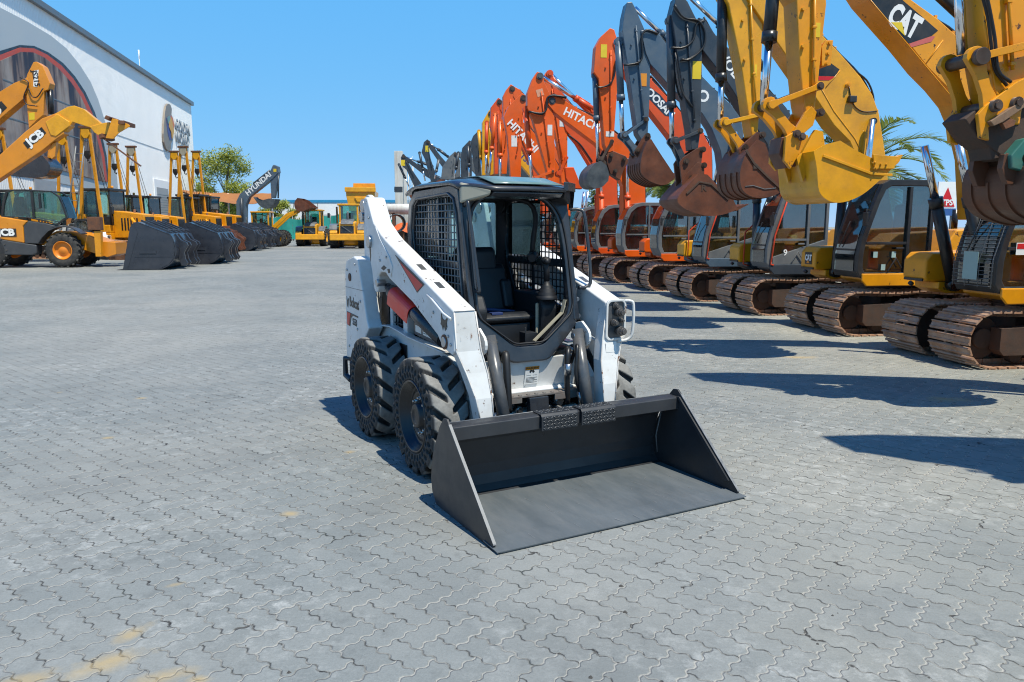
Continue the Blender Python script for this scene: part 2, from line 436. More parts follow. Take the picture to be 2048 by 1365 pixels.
# ================================================================== skid steer loader
def white_paint():
    """chipped white enamel: rust bleeding from chips, grime"""
    return mat('worn_white_paint', (0.64, 0.645, 0.64), 0.38, var=0.05, vscale=2.0, dirt=(0.42, 0.39, 0.34), damt=0.6, dscale=4.0,
               rust=0.32, rscale=13, rcol=(0.10, 0.045, 0.02), bump=0.04, bscale=9, coat=0.15)
M_white = white_paint()
M_edge = mat('white_paint_rusted', (0.66, 0.65, 0.63), 0.5, var=0.1, rust=0.5, rscale=20, rcol=(0.16, 0.06, 0.02), dirt=(0.35, 0.2, 0.1), damt=0.5, dscale=9)
M_cab = mat('cab_charcoal_paint', (0.017, 0.020, 0.026), 0.28, var=0.2, dirt=(0.07, 0.07, 0.072), damt=0.45, dscale=5, coat=0.3, bump=0.02)
M_cabin = mat('cab_black_liner', (0.008, 0.010, 0.014), 0.55, var=0.2, dirt=(0.02, 0.022, 0.025), damt=0.5, bump=0.05)
M_black = mat('black_rubber_plastic', (0.008, 0.008, 0.010), 0.55, var=0.25, bump=0.05)
M_seat = mat('seat_vinyl', (0.010, 0.012, 0.016), 0.42, var=0.2, bump=0.05)
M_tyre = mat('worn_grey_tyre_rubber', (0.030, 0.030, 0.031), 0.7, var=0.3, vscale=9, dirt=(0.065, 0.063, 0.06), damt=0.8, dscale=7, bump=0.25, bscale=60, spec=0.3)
M_rim = mat('black_rim_paint', (0.008, 0.009, 0.012), 0.35, var=0.3, dirt=(0.035, 0.028, 0.022), damt=0.6, dscale=12)
M_steel = mat('bare_steel', (0.42, 0.43, 0.44), 0.32, metal=0.9, var=0.2, rust=0.1)
M_chrome = mat('polished_rod', (0.75, 0.76, 0.78), 0.18, metal=1.0, var=0.1)
M_greycyl = mat('grey_cylinder_paint', (0.062, 0.069, 0.078), 0.35, var=0.2, dirt=(0.2, 0.17, 0.14), damt=0.4, dscale=10, rust=0.1, rscale=18)
M_red = mat('red_safety_paint', (0.74, 0.025, 0.010), 0.35, var=0.12, dirt=(0.40, 0.03, 0.015), damt=0.3, coat=0.1)
M_decred = mat('red_decal', (0.58, 0.012, 0.014), 0.4, var=0.2)
M_decblk = mat('black_decal', (0.014, 0.014, 0.015), 0.4, var=0.1)
M_decwht = mat('white_decal', (0.72, 0.72, 0.70), 0.45, var=0.08, dirt=(0.45, 0.43, 0.4), damt=0.4, dscale=9)
M_orange_dec = mat('orange_warning_decal', (0.72, 0.26, 0.02), 0.45, var=0.1)
M_rusty = mat('rusted_steel', (0.15, 0.06, 0.028), 0.8, var=0.5, vscale=9, dirt=(0.05, 0.035, 0.03), damt=0.8, dscale=7, bump=0.3, bscale=50)
M_bucket = mat('bucket_charcoal_paint', (0.021, 0.023, 0.027), 0.42, var=0.12, vscale=4, dirt=(0.05, 0.05, 0.052), damt=0.5, dscale=3, bump=0.04, bscale=7)
M_floor = mat('scuffed_bucket_floor', (0.082, 0.097, 0.108), 0.55, var=0.15, vscale=2.2, dirt=(0.17, 0.175, 0.178), damt=0.4, dscale=6, stretch=(0.5, 1.6, 1), rust=0.03, rscale=6, rcol=(0.06, 0.06, 0.06), bump=0.05)
M_edgemetal = mat('worn_bright_edge', (0.16, 0.165, 0.17), 0.5, metal=0.2, var=0.3, vscale=20)
M_cream = mat('cream_lamp_plastic', (0.34, 0.31, 0.235), 0.3, var=0.12, dirt=(0.3, 0.27, 0.2), damt=0.4)
M_green_sheet = mat('greenish_polycarbonate', (0.11, 0.19, 0.18), 0.25, var=0.1, dirt=(0.4, 0.42, 0.4), damt=0.5)
M_glass = glass('cab_glass', (0.62, 0.80, 0.82))
M_hose = mat('hydraulic_hose', (0.014, 0.014, 0.015), 0.45, var=0.3)

SK = thing('skid_steer_loader', 'white skid steer loader with black cab and lowered charcoal bucket', 'skid steer loader', (0, 5.435, 0), R(28.3-90))
def mir(poly): return poly
# ---- wheels
def sunlit_tread():  # dusty tread painted paler, standing in for sun on its outer face
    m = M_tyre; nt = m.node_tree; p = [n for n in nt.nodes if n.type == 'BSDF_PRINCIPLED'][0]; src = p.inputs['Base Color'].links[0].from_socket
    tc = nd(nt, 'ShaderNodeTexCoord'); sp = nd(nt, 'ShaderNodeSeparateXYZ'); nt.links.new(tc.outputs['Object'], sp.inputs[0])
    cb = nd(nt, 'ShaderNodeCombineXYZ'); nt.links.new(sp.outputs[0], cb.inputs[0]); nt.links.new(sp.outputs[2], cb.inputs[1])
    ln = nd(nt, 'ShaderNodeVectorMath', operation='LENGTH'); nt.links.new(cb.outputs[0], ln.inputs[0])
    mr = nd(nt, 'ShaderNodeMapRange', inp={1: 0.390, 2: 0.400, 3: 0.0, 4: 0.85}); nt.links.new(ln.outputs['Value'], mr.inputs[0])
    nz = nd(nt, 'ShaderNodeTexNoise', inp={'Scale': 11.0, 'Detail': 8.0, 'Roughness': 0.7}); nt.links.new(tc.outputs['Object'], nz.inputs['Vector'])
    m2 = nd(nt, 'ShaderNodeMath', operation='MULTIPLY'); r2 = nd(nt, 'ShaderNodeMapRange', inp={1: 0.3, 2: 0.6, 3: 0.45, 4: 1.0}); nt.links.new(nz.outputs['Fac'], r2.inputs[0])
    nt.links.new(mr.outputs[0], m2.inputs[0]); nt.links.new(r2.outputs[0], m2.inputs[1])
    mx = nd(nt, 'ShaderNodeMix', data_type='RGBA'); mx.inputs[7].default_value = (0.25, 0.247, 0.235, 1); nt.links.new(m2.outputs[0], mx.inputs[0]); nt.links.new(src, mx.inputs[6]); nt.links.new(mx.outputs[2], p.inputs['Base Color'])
sunlit_tread()
def tyre_mesh():
    NT = 600; N = 16; hw = 0.13; Rr = 0.402
    prof = []                              # (y, r, lug weight, hole flag)
    for r in (0.246, 0.252): prof.append((-0.118, r, 0, 0))
    for i in range(13):
        r = 0.258+i*(0.352-0.258)/12; prof.append((-0.126-0.008*math.sin(PI*i/12), r, 0, 1))
    prof += [(-0.132, 0.362, 0.35, 0), (-0.131, 0.376, 0.7, 0), (-0.126, 0.392, 1, 0), (-0.116, Rr-0.001, 1, 0)]
    for i in range(1, 30): prof.append((-0.116+0.232*i/30, Rr, 1, 0))
    prof += [(0.116, Rr-0.001, 1, 0), (0.126, 0.392, 1, 0), (0.131, 0.376, 0.7, 0), (0.132, 0.362, 0.35, 0), (0.128, 0.32, 0, 0), (0.118, 0.25, 0, 0)]
    def sst(x, a, b): t = max(0, min(1, (x-a)/(b-a))); return t*t*(3-2*t)
    def fn(i, j):
        y, r, w, hole = prof[j]; th = 2*PI*i/NT
        if w:
            ph = th/(2*PI)*N + (0.5 if y > 0 else 0.0) - abs(y)*6.0*0.9
            q = abs((ph % 1.0)-0.5)                       # 0 at groove middle
            cut = 1-sst(q, 0.10+0.06*(abs(y)/hw), 0.15+0.06*(abs(y)/hw))
            reach = sst(abs(y), 0.006, 0.030)
            r -= 0.036*w*cut*reach
            if abs(y) > 0.125: y -= math.copysign(0.012*cut*w, y)
        if hole:
            for rr, off in ((0.284, 0.0), (0.328, 0.5)):
                nn = 34; a = (th/(2*PI)*nn+off) % 1.0-0.5
                e = ((a*2*PI*rr/nn)/0.017)**2+((r-rr)/0.0175)**2
                y += 0.040*(1-sst(e, 0.62, 1.0))
        return (r*math.cos(th), y, r*math.sin(th))
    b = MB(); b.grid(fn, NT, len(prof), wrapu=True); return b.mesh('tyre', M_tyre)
TYRE = tyre_mesh()
def rim_mesh():
    b = MB()
    b.lathe([(-0.112, 0.252), (-0.128, 0.250), (-0.131, 0.243), (-0.128, 0.236), (-0.112, 0.233), (-0.108, 0.226), (-0.088, 0.220), (-0.084, 0.212), (-0.066, 0.206), (-0.058, 0.197), (-0.054, 0.185), (-0.066, 0.175), (-0.068, 0.150), (-0.052, 0.142), (-0.050, 0.105), (-0.058, 0.100), (-0.066, 0.088), (-0.098, 0.084), (-0.104, 0.074), (-0.104, 0.05), (-0.098, 0.045), (-0.098, 0.001)], 64)
    b.lathe([(0.115, 0.25), (0.10, 0.23), (0.02, 0.21), (0.0, 0.19)], 32)
    return b.mesh('rim', M_rim)
RIM = rim_mesh()
def nut_mesh():
    b = MB()
    for k in range(1):
        a = 0.0; c, s = math.cos(a)*0.122, math.sin(a)*0.122
        b.cyl((c, -0.03, s), (c, -0.070, s), 0.014, 6); b.cyl((c, -0.070, s), (c, -0.085, s), 0.008, 8)
    return b.mesh('lug_nut', M_steel)
NUT = nut_mesh()
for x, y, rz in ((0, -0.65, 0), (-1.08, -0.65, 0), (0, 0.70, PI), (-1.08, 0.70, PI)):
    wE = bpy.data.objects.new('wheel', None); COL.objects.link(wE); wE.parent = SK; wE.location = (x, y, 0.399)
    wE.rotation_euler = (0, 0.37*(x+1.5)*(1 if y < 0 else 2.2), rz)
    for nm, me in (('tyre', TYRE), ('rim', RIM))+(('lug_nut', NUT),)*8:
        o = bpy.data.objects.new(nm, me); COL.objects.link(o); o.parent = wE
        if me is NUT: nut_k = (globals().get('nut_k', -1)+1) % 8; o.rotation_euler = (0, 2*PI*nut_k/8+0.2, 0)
# ---- chassis
b = MB()
side = [(-1.55, 0.24), (0.20, 0.24), (0.34, 0.36), (0.34, 0.62), (0.20, 0.76), (-0.05, 0.80), (-0.85, 0.845), (-1.05, 0.86), (-1.45, 0.84), (-1.72, 0.78), (-1.72, 0.30)]
for sg in (-1, 1):
    y0, y1 = (sg*0.50, sg*0.455)
    b.prism(side, min(y0, y1), max(y0, y1))
    # rolled fender ledge above the tyres
    b.strip([(-1.60, 0.80), (-1.45, 0.845), (-1.10, 0.868), (-0.90, 0.855), (-0.70, 0.835), (0.0, 0.815)], min(sg*0.47, sg*0.545), max(sg*0.47, sg*0.545), 0.012)
b.box(-1.70, 0.30, -0.455, 0.455, 0.24, 0.42)
b.box(-1.70, -0.9, -0.455, 0.455, 0.42, 0.80)
b.build('chassis', M_white, SK, 0.006)
b = MB()      # dark wheel-arch openings and axle housings
for sg in (-1, 1):
    for x in (0, -1.08): b.cyl((x, sg*0.46, 0.4), (x, sg*0.58, 0.4), 0.10, 20)
    b.box(-0.96, -0.80, min(sg*0.502, sg*0.51), max(sg*0.502, sg*0.51), 0.62, 0.76)
    b.box(-1.24, -1.02, min(sg*0.502, sg*0.51), max(sg*0.502, sg*0.51), 0.60, 0.755)
b.build('axle_housing', M_black, SK, 0.004)
# front panel
b = MB(); b.prism([(0.168, 0.545), (0.208, 0.545), (0.255, 0.775), (0.215, 0.775)], -0.40, 0.40); 
b.prism([(0.20, 0.548), (0.27, 0.540), (0.27, 0.552), (0.20, 0.562)], -0.36, 0.38)
b.build('front_panel', M_white, SK, 0.004)
fM = frame_M((0.2215, 0.03, 0.655), (0, 1, 0), (0.055, 0, 0.275))
fM.translation += fM.to_3x3() @ Vector((0, 0, 0.014))
st = plate('warning_sticker', [(-0.055, -0.065), (0.055, -0.065), (0.055, 0.04), (-0.055, 0.04)], fM, M_decwht, SK, 0.002)
plate('sticker_band', [(-0.055, 0.041), (0.055, 0.041), (0.055, 0.065), (-0.055, 0.065)], fM, M_orange_dec, st, 0.002)
lettering('sticker_text', 'WARNING', 0.022, fM @ Matrix.Translation((0, 0.053, 0.003)), M_decblk, st, 0.0005, 0.0004)
ln = MB()
for k in range(5):
    ln.box(-0.045, 0.045-0.02*(k % 2), -0.055+0.009*k, -0.052+0.009*k, 0.002, 0.0026, fM)
for k in (-1, 1): ln.box(0.025*k-0.018, 0.025*k+0.018, 0.0, 0.001, 0.002, 0.0026, fM); ln.box(0.025*k-0.01, 0.025*k+0.006, 0.008, 0.030, 0.002, 0.0026, fM @ Matrix.Rotation(0.6*k, 4, 'Z'))
ln.build('sticker_print', M_decblk, st)
# rusty perforated step / undertray with lower opening
b = MB(); b.box(0.25, 0.37, -0.36, 0.38, 0.530, 0.543)
for k in range(11): b.cyl((0.352, -0.32+0.064*k, 0.543), (0.352, -0.32+0.064*k, 0.550), 0.014, 8)
b.box(0.355, 0.37, -0.34, -0.12, 0.495, 0.53); b.box(0.355, 0.37, 0.14, 0.36, 0.49, 0.53)
b.build('rusty_step', mat('grimy_step_steel', (0.16, 0.15, 0.14), 0.6, var=0.3, dirt=(0.10, 0.045, 0.025), damt=0.9, dscale=6), SK, 0.002)
b = MB(); b.box(0.16, 0.20, -0.40, 0.40, 0.22, 0.53); b.box(0.2, 0.36, -0.37, -0.355, 0.22, 0.53); b.box(0.2, 0.36, 0.375, 0.39, 0.22, 0.53)
b.build('belly_recess', M_black, SK)
b = MB()   # gear of fittings in the recess
for k, (yy, zz, rr) in enumerate([(-0.22, 0.39, 0.03), (-0.14, 0.35, 0.022), (-0.06, 0.40, 0.02), (0.18, 0.38, 0.028), (0.26, 0.41, 0.02), (-0.28, 0.33, 0.018), (0.10, 0.34, 0.018)]):
    zz += 0.09; b.cyl((0.19, yy, zz), (0.31, yy+0.03, zz-0.01), rr, 12); b.cyl((0.27, yy+0.02, zz), (0.325, yy+0.03, zz-0.01), rr*1.35, 6)
b.build('hydraulic_fittings', M_steel, SK)
b = MB(); b.prism([(0.33, 0.528), (0.385, 0.528), (0.43, 0.20), (0.37, 0.20)], -0.07, 0.08); b.build('centre_strut', M_cab, SK, 0.006)
b = MB(); b.tube(bez([(0.26, -0.20, 0.78), (0.33, -0.225, 0.83), (0.38, -0.24, 0.66), (0.40, -0.24, 0.45)], 6), 0.026, 8); b.build('hose', M_hose, SK)
b = MB(); b.tube(bez([(0.26, 0.30, 0.70), (0.33, 0.27, 0.83), (0.38, 0.235, 0.80), (0.38, 0.23, 0.66), (0.36, 0.25, 0.45)], 6), 0.020, 8); b.build('hose', M_hose, SK)
b = MB(); b.tube(bez([(0.26, 0.34, 0.72), (0.34, 0.33, 0.85), (0.40, 0.30, 0.84), (0.42, 0.28, 0.66), (0.42, 0.32, 0.52)], 6), 0.014, 8); b.build('hose', M_hose, SK)
b = MB(); b.tube(bez([(0.24, 0.12, 0.40), (0.34, 0.18, 0.43), (0.36, 0.28, 0.36), (0.28, 0.33, 0.30)], 6), 0.016, 8); b.build('hose', M_hose, SK)
b = MB()
b.cyl((0.385, 0.233, 0.74), (0.385, 0.233, 0.66), 0.026, 8); b.cyl((0.42, 0.315, 0.54), (0.43, 0.33, 0.44), 0.026, 8); b.cyl((0.39, -0.335, 0.46), (0.41, -0.33, 0.38), 0.028, 8)
b.build('hose_couplings', M_steel, SK)
# ---- rear towers and tailgate
tower = [(-1.97, 0.50), (-1.93, 1.30), (-1.88, 1.385), (-1.66, 1.425), (-1.54, 1.40), (-1.485, 1.27), (-1.42, 1.12), (-1.335, 0.91), (-1.285, 0.845), (-1.40, 0.75), (-1.52, 0.66), (-1.62, 0.54)]
for sg in (-1, 1):
    b = MB(); b.prism(tower, min(sg*0.655, sg*0.53), max(sg*0.655, sg*0.53))
    tw = b.build('rear_tower', M_white, SK, 0.012, 3)
    b = MB(); b.cyl((-1.78, sg*0.655, 1.24), (-1.78, sg*0.662, 1.24), 0.035, 16); b.build('bolt_hole', M_rusty, tw)
b = MB(); b.box(-1.96, -1.60, -0.53, 0.53, 0.55, 1.30); b.prism([(-1.60, 1.30), (-1.94, 1.30), (-1.9, 1.36), (-1.2, 1.40), (-0.9, 1.30)], -0.42, 0.42)
b.box(-1.60, -0.85, -0.40, 0.40, 0.80, 1.30)
b.build('engine_cover', M_white, SK, 0.01)
b = MB(); b.box(-1.985, -1.972, -0.60, 0.60, 0.60, 1.30); b.build('tail_reflector', M_decred, SK)
b = MB(); b.tube([(-2.08, -0.55, 0.46), (-2.14, -0.62, 0.46), (-2.14, -0.62, 0.30), (-2.04, -0.60, 0.27)], 0.03, 8); b.tube([(-2.08, 0.55, 0.46), (-2.14, 0.62, 0.46), (-2.14, 0.62, 0.30), (-2.04, 0.60, 0.27)], 0.03, 8)
b.box(-2.08, -1.97, -0.6, 0.6, 0.30, 0.50); b.build('rear_bumper', M_cab, SK, 0.008)
# rear link posts with pins
post = [(-1.70, 1.36), (-1.70, 1.82)] + arc(-1.57, 1.83, 0.115, 150, 20, 6) + [(-1.40, 1.70), (-1.33, 1.48), (-1.36, 1.20), (-1.50, 1.20)]
for sg in (-1, 1):
    b = MB(); b.prism(post, min(sg*0.545, sg*0.50), max(sg*0.545, sg*0.50)); p = b.build('arm_link', M_white, SK, 0.008)
    b = MB(); b.cyl((-1.56, sg*0.49, 1.85), (-1.56, sg*0.60, 1.85), 0.055, 20); b.cyl((-1.66, sg*0.49, 1.76), (-1.66, sg*0.58, 1.76), 0.045, 20)
    b.build('pivot_pin', M_steel, p, 0.003)
# ---- lift arms
arm = [(-1.245, 1.905), (-1.094, 1.711), (-0.915, 1.619), (-0.815, 1.578), (0.444, 1.162), (0.450, 0.90), (0.413, 0.872), (0.26, 0.905), (0.18, 0.973), (-0.094, 1.082), (-0.262, 1.150), (-0.735, 1.285), (-0.833, 1.330), (-0.937, 1.328), (-1.005, 1.295)] + arc(-1.07, 1.225, 0.065, 20, -150, 6) + [(-1.165, 1.34), (-1.275, 1.517), (-1.33, 1.72), (-1.325, 1.80)]
arm += arc(-1.28, 1.86, 0.06, 200, 110, 4)
def arm_y(sg, a, b_): return (min(sg*a, sg*b_), max(sg*a, sg*b_))
for sg in (-1, 1):
    b = MB(); y0, y1 = arm_y(sg, 0.655, 0.50); b.prism(arm, y0, y1)
    A = b.build('lift_arm', M_white, SK, 0.012, 3)
    # lower leg: front plate leaning forward and inward, tapering to the foot
    b = MB()
    outl = [(0.449, 1.155, 0.650, 0.505), (0.455, 0.90, 0.640, 0.47), (0.485, 0.76, 0.59, 0.44), (0.53, 0.60, 0.545, 0.43), (0.548, 0.44, 0.52, 0.425), (0.548, 0.24, 0.515, 0.42)]
    back = [(0.36, 1.15), (0.36, 0.90), (0.39, 0.76), (0.42, 0.60), (0.43, 0.44), (0.43, 0.24)]
    vs = []; fs = []
    for (xf, z, yo, yi), (xb, zb) in zip(outl, back):
        vs += [(xf, sg*yo, z), (xf, sg*yi, z), (xb, sg*yi, zb), (xb, sg*yo, zb)]
    for k in range(len(outl)-1):
        for q in range(4): fs.append((k*4+q, k*4+(q+1) % 4, (k+1)*4+(q+1) % 4, (k+1)*4+q))
    fs += [(0, 1, 2, 3), (20, 23, 22, 21)]
    b.add(vs, fs); b.build('arm_leg', M_white, A, 0.008)
    # gusset at the knee and curved lower guard
    b = MB(); b.prism([(0.18, 0.97), (0.26, 0.905), (0.413, 0.872), (0.45, 0.74), (0.54, 0.45), (0.54, 0.25), (0.48, 0.25), (0.47, 0.45), (0.40, 0.70), (0.30, 0.80)], *arm_y(sg, 0.50, 0.475)); b.build('arm_gusset', M_white, A, 0.004)
    b = MB(); b.cyl((0.30, sg*0.62, 0.945), (0.30, sg*0.668, 0.945), 0.035, 16); b.cyl((-1.02, sg*0.6, 1.24), (-1.02, sg*0.668, 1.24), 0.03, 16)
    b.cyl((-1.19, sg*0.64, 1.56), (-1.19, sg*0.675, 1.56), 0.05, 18)
    b.build('pin', M_steel, A, 0.003)
    b = MB(); b.cyl((0.30, sg*0.655, 0.945), (0.30, sg*0.661, 0.945), 0.05, 16); b.build('rust_stain', M_rusty, A)
    # raised cover seam, top wear marks
    b = MB(); b.tube([(0.02, sg*0.657, 1.225), (0.12, sg*0.66, 1.20), (0.30, sg*0.66, 1.13), (0.42, sg*0.658, 1.105)], 0.010, 6)
    b.tube([(-1.03, sg*0.656, 1.67), (-0.93, sg*0.656, 1.58), (-0.72, sg*0.656, 1.45), (-0.66, sg*0.656, 1.38), (-0.70, sg*0.656, 1.31)], 0.006, 6)
    b.build('weld_seam', M_white, A)
    b = MB()
    for xx in (-0.32, 0.0): 
        zz = 1.578-(xx+0.815)*0.3304+0.0015; b.add([(xx, sg*0.56, zz), (xx+0.10, sg*0.56, zz-0.033), (xx+0.10, sg*0.60, zz-0.033), (xx, sg*0.60, zz)], [(0, 1, 2, 3)])
    b.build('wear_mark', M_greycyl, A)
    for pts_ in ([(0.450, 0.652, 1.15), (0.452, 0.640, 0.90), (0.487, 0.589, 0.76), (0.531, 0.544, 0.60), (0.549, 0.519, 0.44)], [(0.451, 0.506, 1.15), (0.457, 0.471, 0.90), (0.487, 0.441, 0.76), (0.531, 0.431, 0.60), (0.549, 0.426, 0.44)], [(0.449, 0.65, 1.159), (0.449, 0.51, 1.159)]):
        b = MB(); b.tube([(x_, sg*y_, z_) for x_, y_, z_ in pts_], 0.005, 5); b.build('rusty_edge', M_edge, A)
    # decals on the outer face
    dM = frame_M((0, sg*0.6565, 0), (1, 0, 0) if sg < 0 else (-1, 0, 0), (0, 0, 1))
    k = 1 if sg < 0 else -1
    plate('stripe_decal', [(k*-0.60, 1.475), (k*-0.03, 1.295), (k*-0.165, 1.228)], dM, M_decblk, A, 0.002)
    plate('stripe_decal', [(k*-0.50, 1.428), (k*-0.055, 1.288), (k*-0.16, 1.238)], dM @ Matrix.Translation((0, 0, 0.002)), M_decred, A, 0.0015)
    if sg < 0:
        hx, hz, q = 0.295, 1.072, 0.062      # cat head emblem
        head = [(-0.55, 1.0), (-0.30, 0.42), (0.05, 0.30), (0.40, 0.36), (0.95, 0.80), (0.70, 0.20), (0.62, -0.15), (0.78, -0.45), (0.55, -0.42), (0.60, -0.75), (0.40, -0.60), (0.30, -0.95), (0.12, -0.55), (0.0, -0.35), (-0.10, -0.60), (-0.22, -0.95), (-0.38, -0.55), (-0.55, -0.35), (-0.75, -0.30), (-0.62, 0.0), (-0.66, 0.40)]
        plate('cat_head_emblem', [(hx+a*q*1.15, hz+c*q*0.92) for a, c in head], dM, M_decblk, A, 0.002)
# tower decals: lettering
dM = frame_M((-1.70, -0.6565, 1.005), (1, 0, -0.045), (0, 0, 1))
T0 = [o for o in kids(SK) if o.name.startswith('rear_tower')][0]
lettering('maker_lettering', 'Bobcat', 0.125, dM @ Matrix.Translation((0.02, 0.012, 0)), M_decblk, T0, 0.001, 0.003, wid=0.78)
plate('cat_head_emblem', [(-0.20, 0.05), (-0.18, 0.01), (-0.14, 0.04), (-0.155, -0.02), (-0.165, -0.05), (-0.19, -0.03)], dM, M_decblk, T0, 0.002)
plate('model_badge', [(-0.20, -0.085), (0.13, -0.085), (0.13, -0.098), (-0.02, -0.10), (-0.075, -0.13), (-0.11, -0.21), (-0.20, -0.205)], dM, M_decblk, T0, 0.0015)
plate('model_badge', [(-0.195, -0.09), (-0.08, -0.09), (-0.11, -0.13), (-0.13, -0.205), (-0.195, -0.20)], dM @ Matrix.Translation((0, 0, 0.0015)), M_decred, T0, 0.0015)
lettering('model_lettering', 'S550', 0.085, dM @ Matrix.Translation((0.03, -0.155, 0)), M_decblk, T0, 0.001, 0.001, wid=0.8)
# ---- lift cylinders with red stop on the right arm
for sg in (-1, 1):
    y = sg*0.575
    b = MB(); b.cyl((-1.06, y, 1.225), (-0.90, y, 1.17), 0.03, 14); b.cyl((-0.92, y, 1.177), (0.10, y, 0.925), 0.052, 18); b.cyl((0.08, y, 0.93), (0.30, y, 0.935), 0.035, 12)
    lc = b.build('lift_cylinder', M_cab, SK)
    b = MB(); b.tube([(-0.70, y-sg*0.03, 1.20), (-0.66, y, 1.225), (-0.45, y, 1.19)], 0.014, 6); b.build('hose', M_hose, lc)
    if sg < 0:
        # U-shaped red lift arm stop laid over the cylinder
        b = MB(); ax = Vector((0.42, 0, -0.105)).normalized(); Mx = frame_M((-0.845, y, 1.158), ax, (0, 1, 0))
        u = [(-0.066, -0.075)]+[(0.064*math.cos(PI-PI*k/12), 0.062*math.sin(PI*k/12)) for k in range(13)]+[(0.066, -0.075)]
        ui = [(a*0.9, c*0.9-0.003) for a, c in u]; poly = u+ui[::-1]; n = len(u)
        vs = []; fs = []
        for t in (0, 0.44):
            vs += [Mx @ Vector((t, a, c)) for a, c in u] + [Mx @ Vector((t, a, c)) for a, c in ui]
        for i in range(n-1):
            fs += [(i, i+1, 2*n+i+1, 2*n+i), (n+i+1, n+i, 3*n+i, 3*n+i+1), (i+1, i, n+i, n+i+1), (2*n+i, 2*n+i+1, 3*n+i+1, 3*n+i)]
        fs += [(0, n, 3*n, 2*n), (n-1, 3*n-1, 4*n-1, 2*n-1)]
        b.add(vs, fs); b.build('red_arm_stop', M_red, SK, 0.003)
# side window grille and label window in the hull
for sg in (-1, 1):
    b = MB(); b.box(-1.50, -0.87, min(sg*0.43, sg*0.44), max(sg*0.43, sg*0.44), 0.86, 1.36); b.prism([(-1.47, 0.87), (-1.25, 0.87), (-1.28, 1.22), (-1.40, 1.22)], *arm_y(sg, 0.485, 0.45)); b.build('engine_bay_side', M_black, SK)
    b = MB()
    for k in range(6): b.cyl((-1.18+0.058*k, sg*0.47, 0.87), (-1.18+0.058*k, sg*0.47, 1.22), 0.006, 6)
    for k in range(6): b.cyl((-1.19, sg*0.47, 0.90+0.06*k), (-0.88, sg*0.47, 0.90+0.06*k), 0.006, 6)
    b.build('side_grille', M_black, SK)
    b = MB(); b.prism([(-0.885, 0.84), (-0.80, 0.84), (-0.78, 1.30), (-0.90, 1.30)], *arm_y(sg, 0.50, 0.44)); b.prism([(-1.22, 0.85), (-1.165, 0.85), (-1.165, 1.36), (-1.22, 1.36)], *arm_y(sg, 0.49, 0.43)); b.build('side_post', M_white, SK, 0.004)
    b = MB(); b.prism([(-0.70, 0.86), (-0.09, 0.82), (-0.12, 0.90), (-0.60, 1.08), (-0.70, 1.08)], *arm_y(sg, 0.478, 0.44)); lp = b.build('side_skirt', M_cab, SK)
    sM = frame_M((0, sg*0.479, 0), (1 if sg < 0 else -1, 0, 0), (0, 0, 1)); k = 1 if sg < 0 else -1
    plate('data_plate', [(k*-0.67, 0.885), (k*-0.55, 0.878), (k*-0.55, 0.93), (k*-0.67, 0.935)], sM, M_decwht, lp, 0.002)
    plate('data_plate', [(k*-0.52, 0.875), (k*-0.22, 0.862), (k*-0.35, 0.93), (k*-0.52, 0.99)], sM, M_decwht, lp, 0.002)
    pl = MB()
    for q in range(7): pl.box(k*-0.51 if k > 0 else 0.40, k*-0.40 if k > 0 else 0.51, 0.888+0.013*q, 0.892+0.013*q, 0.002, 0.0026, sM)
    pl.build('plate_print', M_decblk, lp)
# ---- tilt cylinders
for sg in (-1, 1):
    b = MB(); b.cyl((0.325, sg*0.345, 0.965), (0.530, sg*0.325, 0.36), 0.042, 24); b.cyl((0.540, sg*0.325, 0.37), (0.535, sg*0.325, 0.20), 0.028, 14)
    b.cyl((0.516, sg*0.326, 0.41), (0.530, sg*0.325, 0.352), 0.045, 24)
    tcy = b.build('tilt_cylinder', M_greycyl, SK)
    b = MB(); b.cyl((0.335, sg*0.30, 0.925), (0.335, sg*0.39, 0.925), 0.022, 16); b.build('pin', M_steel, tcy)
    b = MB(); b.prism([(0.22, 0.80), (0.22, 1.0), (0.30, 1.02)] + arc(0.335, 0.915, 0.07, 50, -70, 5), *arm_y(sg, 0.415, 0.395)); b.build('cylinder_bracket', M_white, SK, 0.003)
# ---- cab: side walls with window openings, front hoop, roof, rear wall
def frame_plate(b, outer, inner, y0, y1, M=None, axis='y'):
    """plate with a hole: outer and inner outlines with the same number of points"""
    n = len(outer)
    def p(a, c, t):
        q = Vector((a, t, c)) if axis == 'y' else Vector((t, a, c)); return M @ q if M is not None else q
    vs = [p(a, c, y0) for a, c in outer]+[p(a, c, y0) for a, c in inner]+[p(a, c, y1) for a, c in outer]+[p(a, c, y1) for a, c in inner]
    fs = []
    for i in range(n):
        j = (i+1) % n
        fs += [(i, j, n+j, n+i), (2*n+i, 3*n+i, 3*n+j, 2*n+j), (i, 2*n+i, 2*n+j, j), (n+i, n+j, 3*n+j, 3*n+i)]
    b.add(vs, fs)
CW = 0.43
so_ = [(0.235, 1.02), (0.20, 1.16), (0.06, 1.80), (0.03, 1.93), (-0.10, 1.965), (-0.78, 1.945), (-0.90, 1.86), (-0.955, 1.66), (-0.90, 1.42), (-0.80, 1.30), (-0.70, 1.0), (-0.2, 0.86)]
si_ = [(0.115, 1.10), (0.085, 1.20), (-0.005, 1.76), (-0.05, 1.86), (-0.14, 1.895), (-0.72, 1.875), (-0.79, 1.83), (-0.835, 1.66), (-0.80, 1.42), (-0.74, 1.32), (-0.62, 1.06), (-0.2, 0.98)]
cabE = bpy.data.objects.new('cab', None); COL.objects.link(cabE); cabE.parent = SK
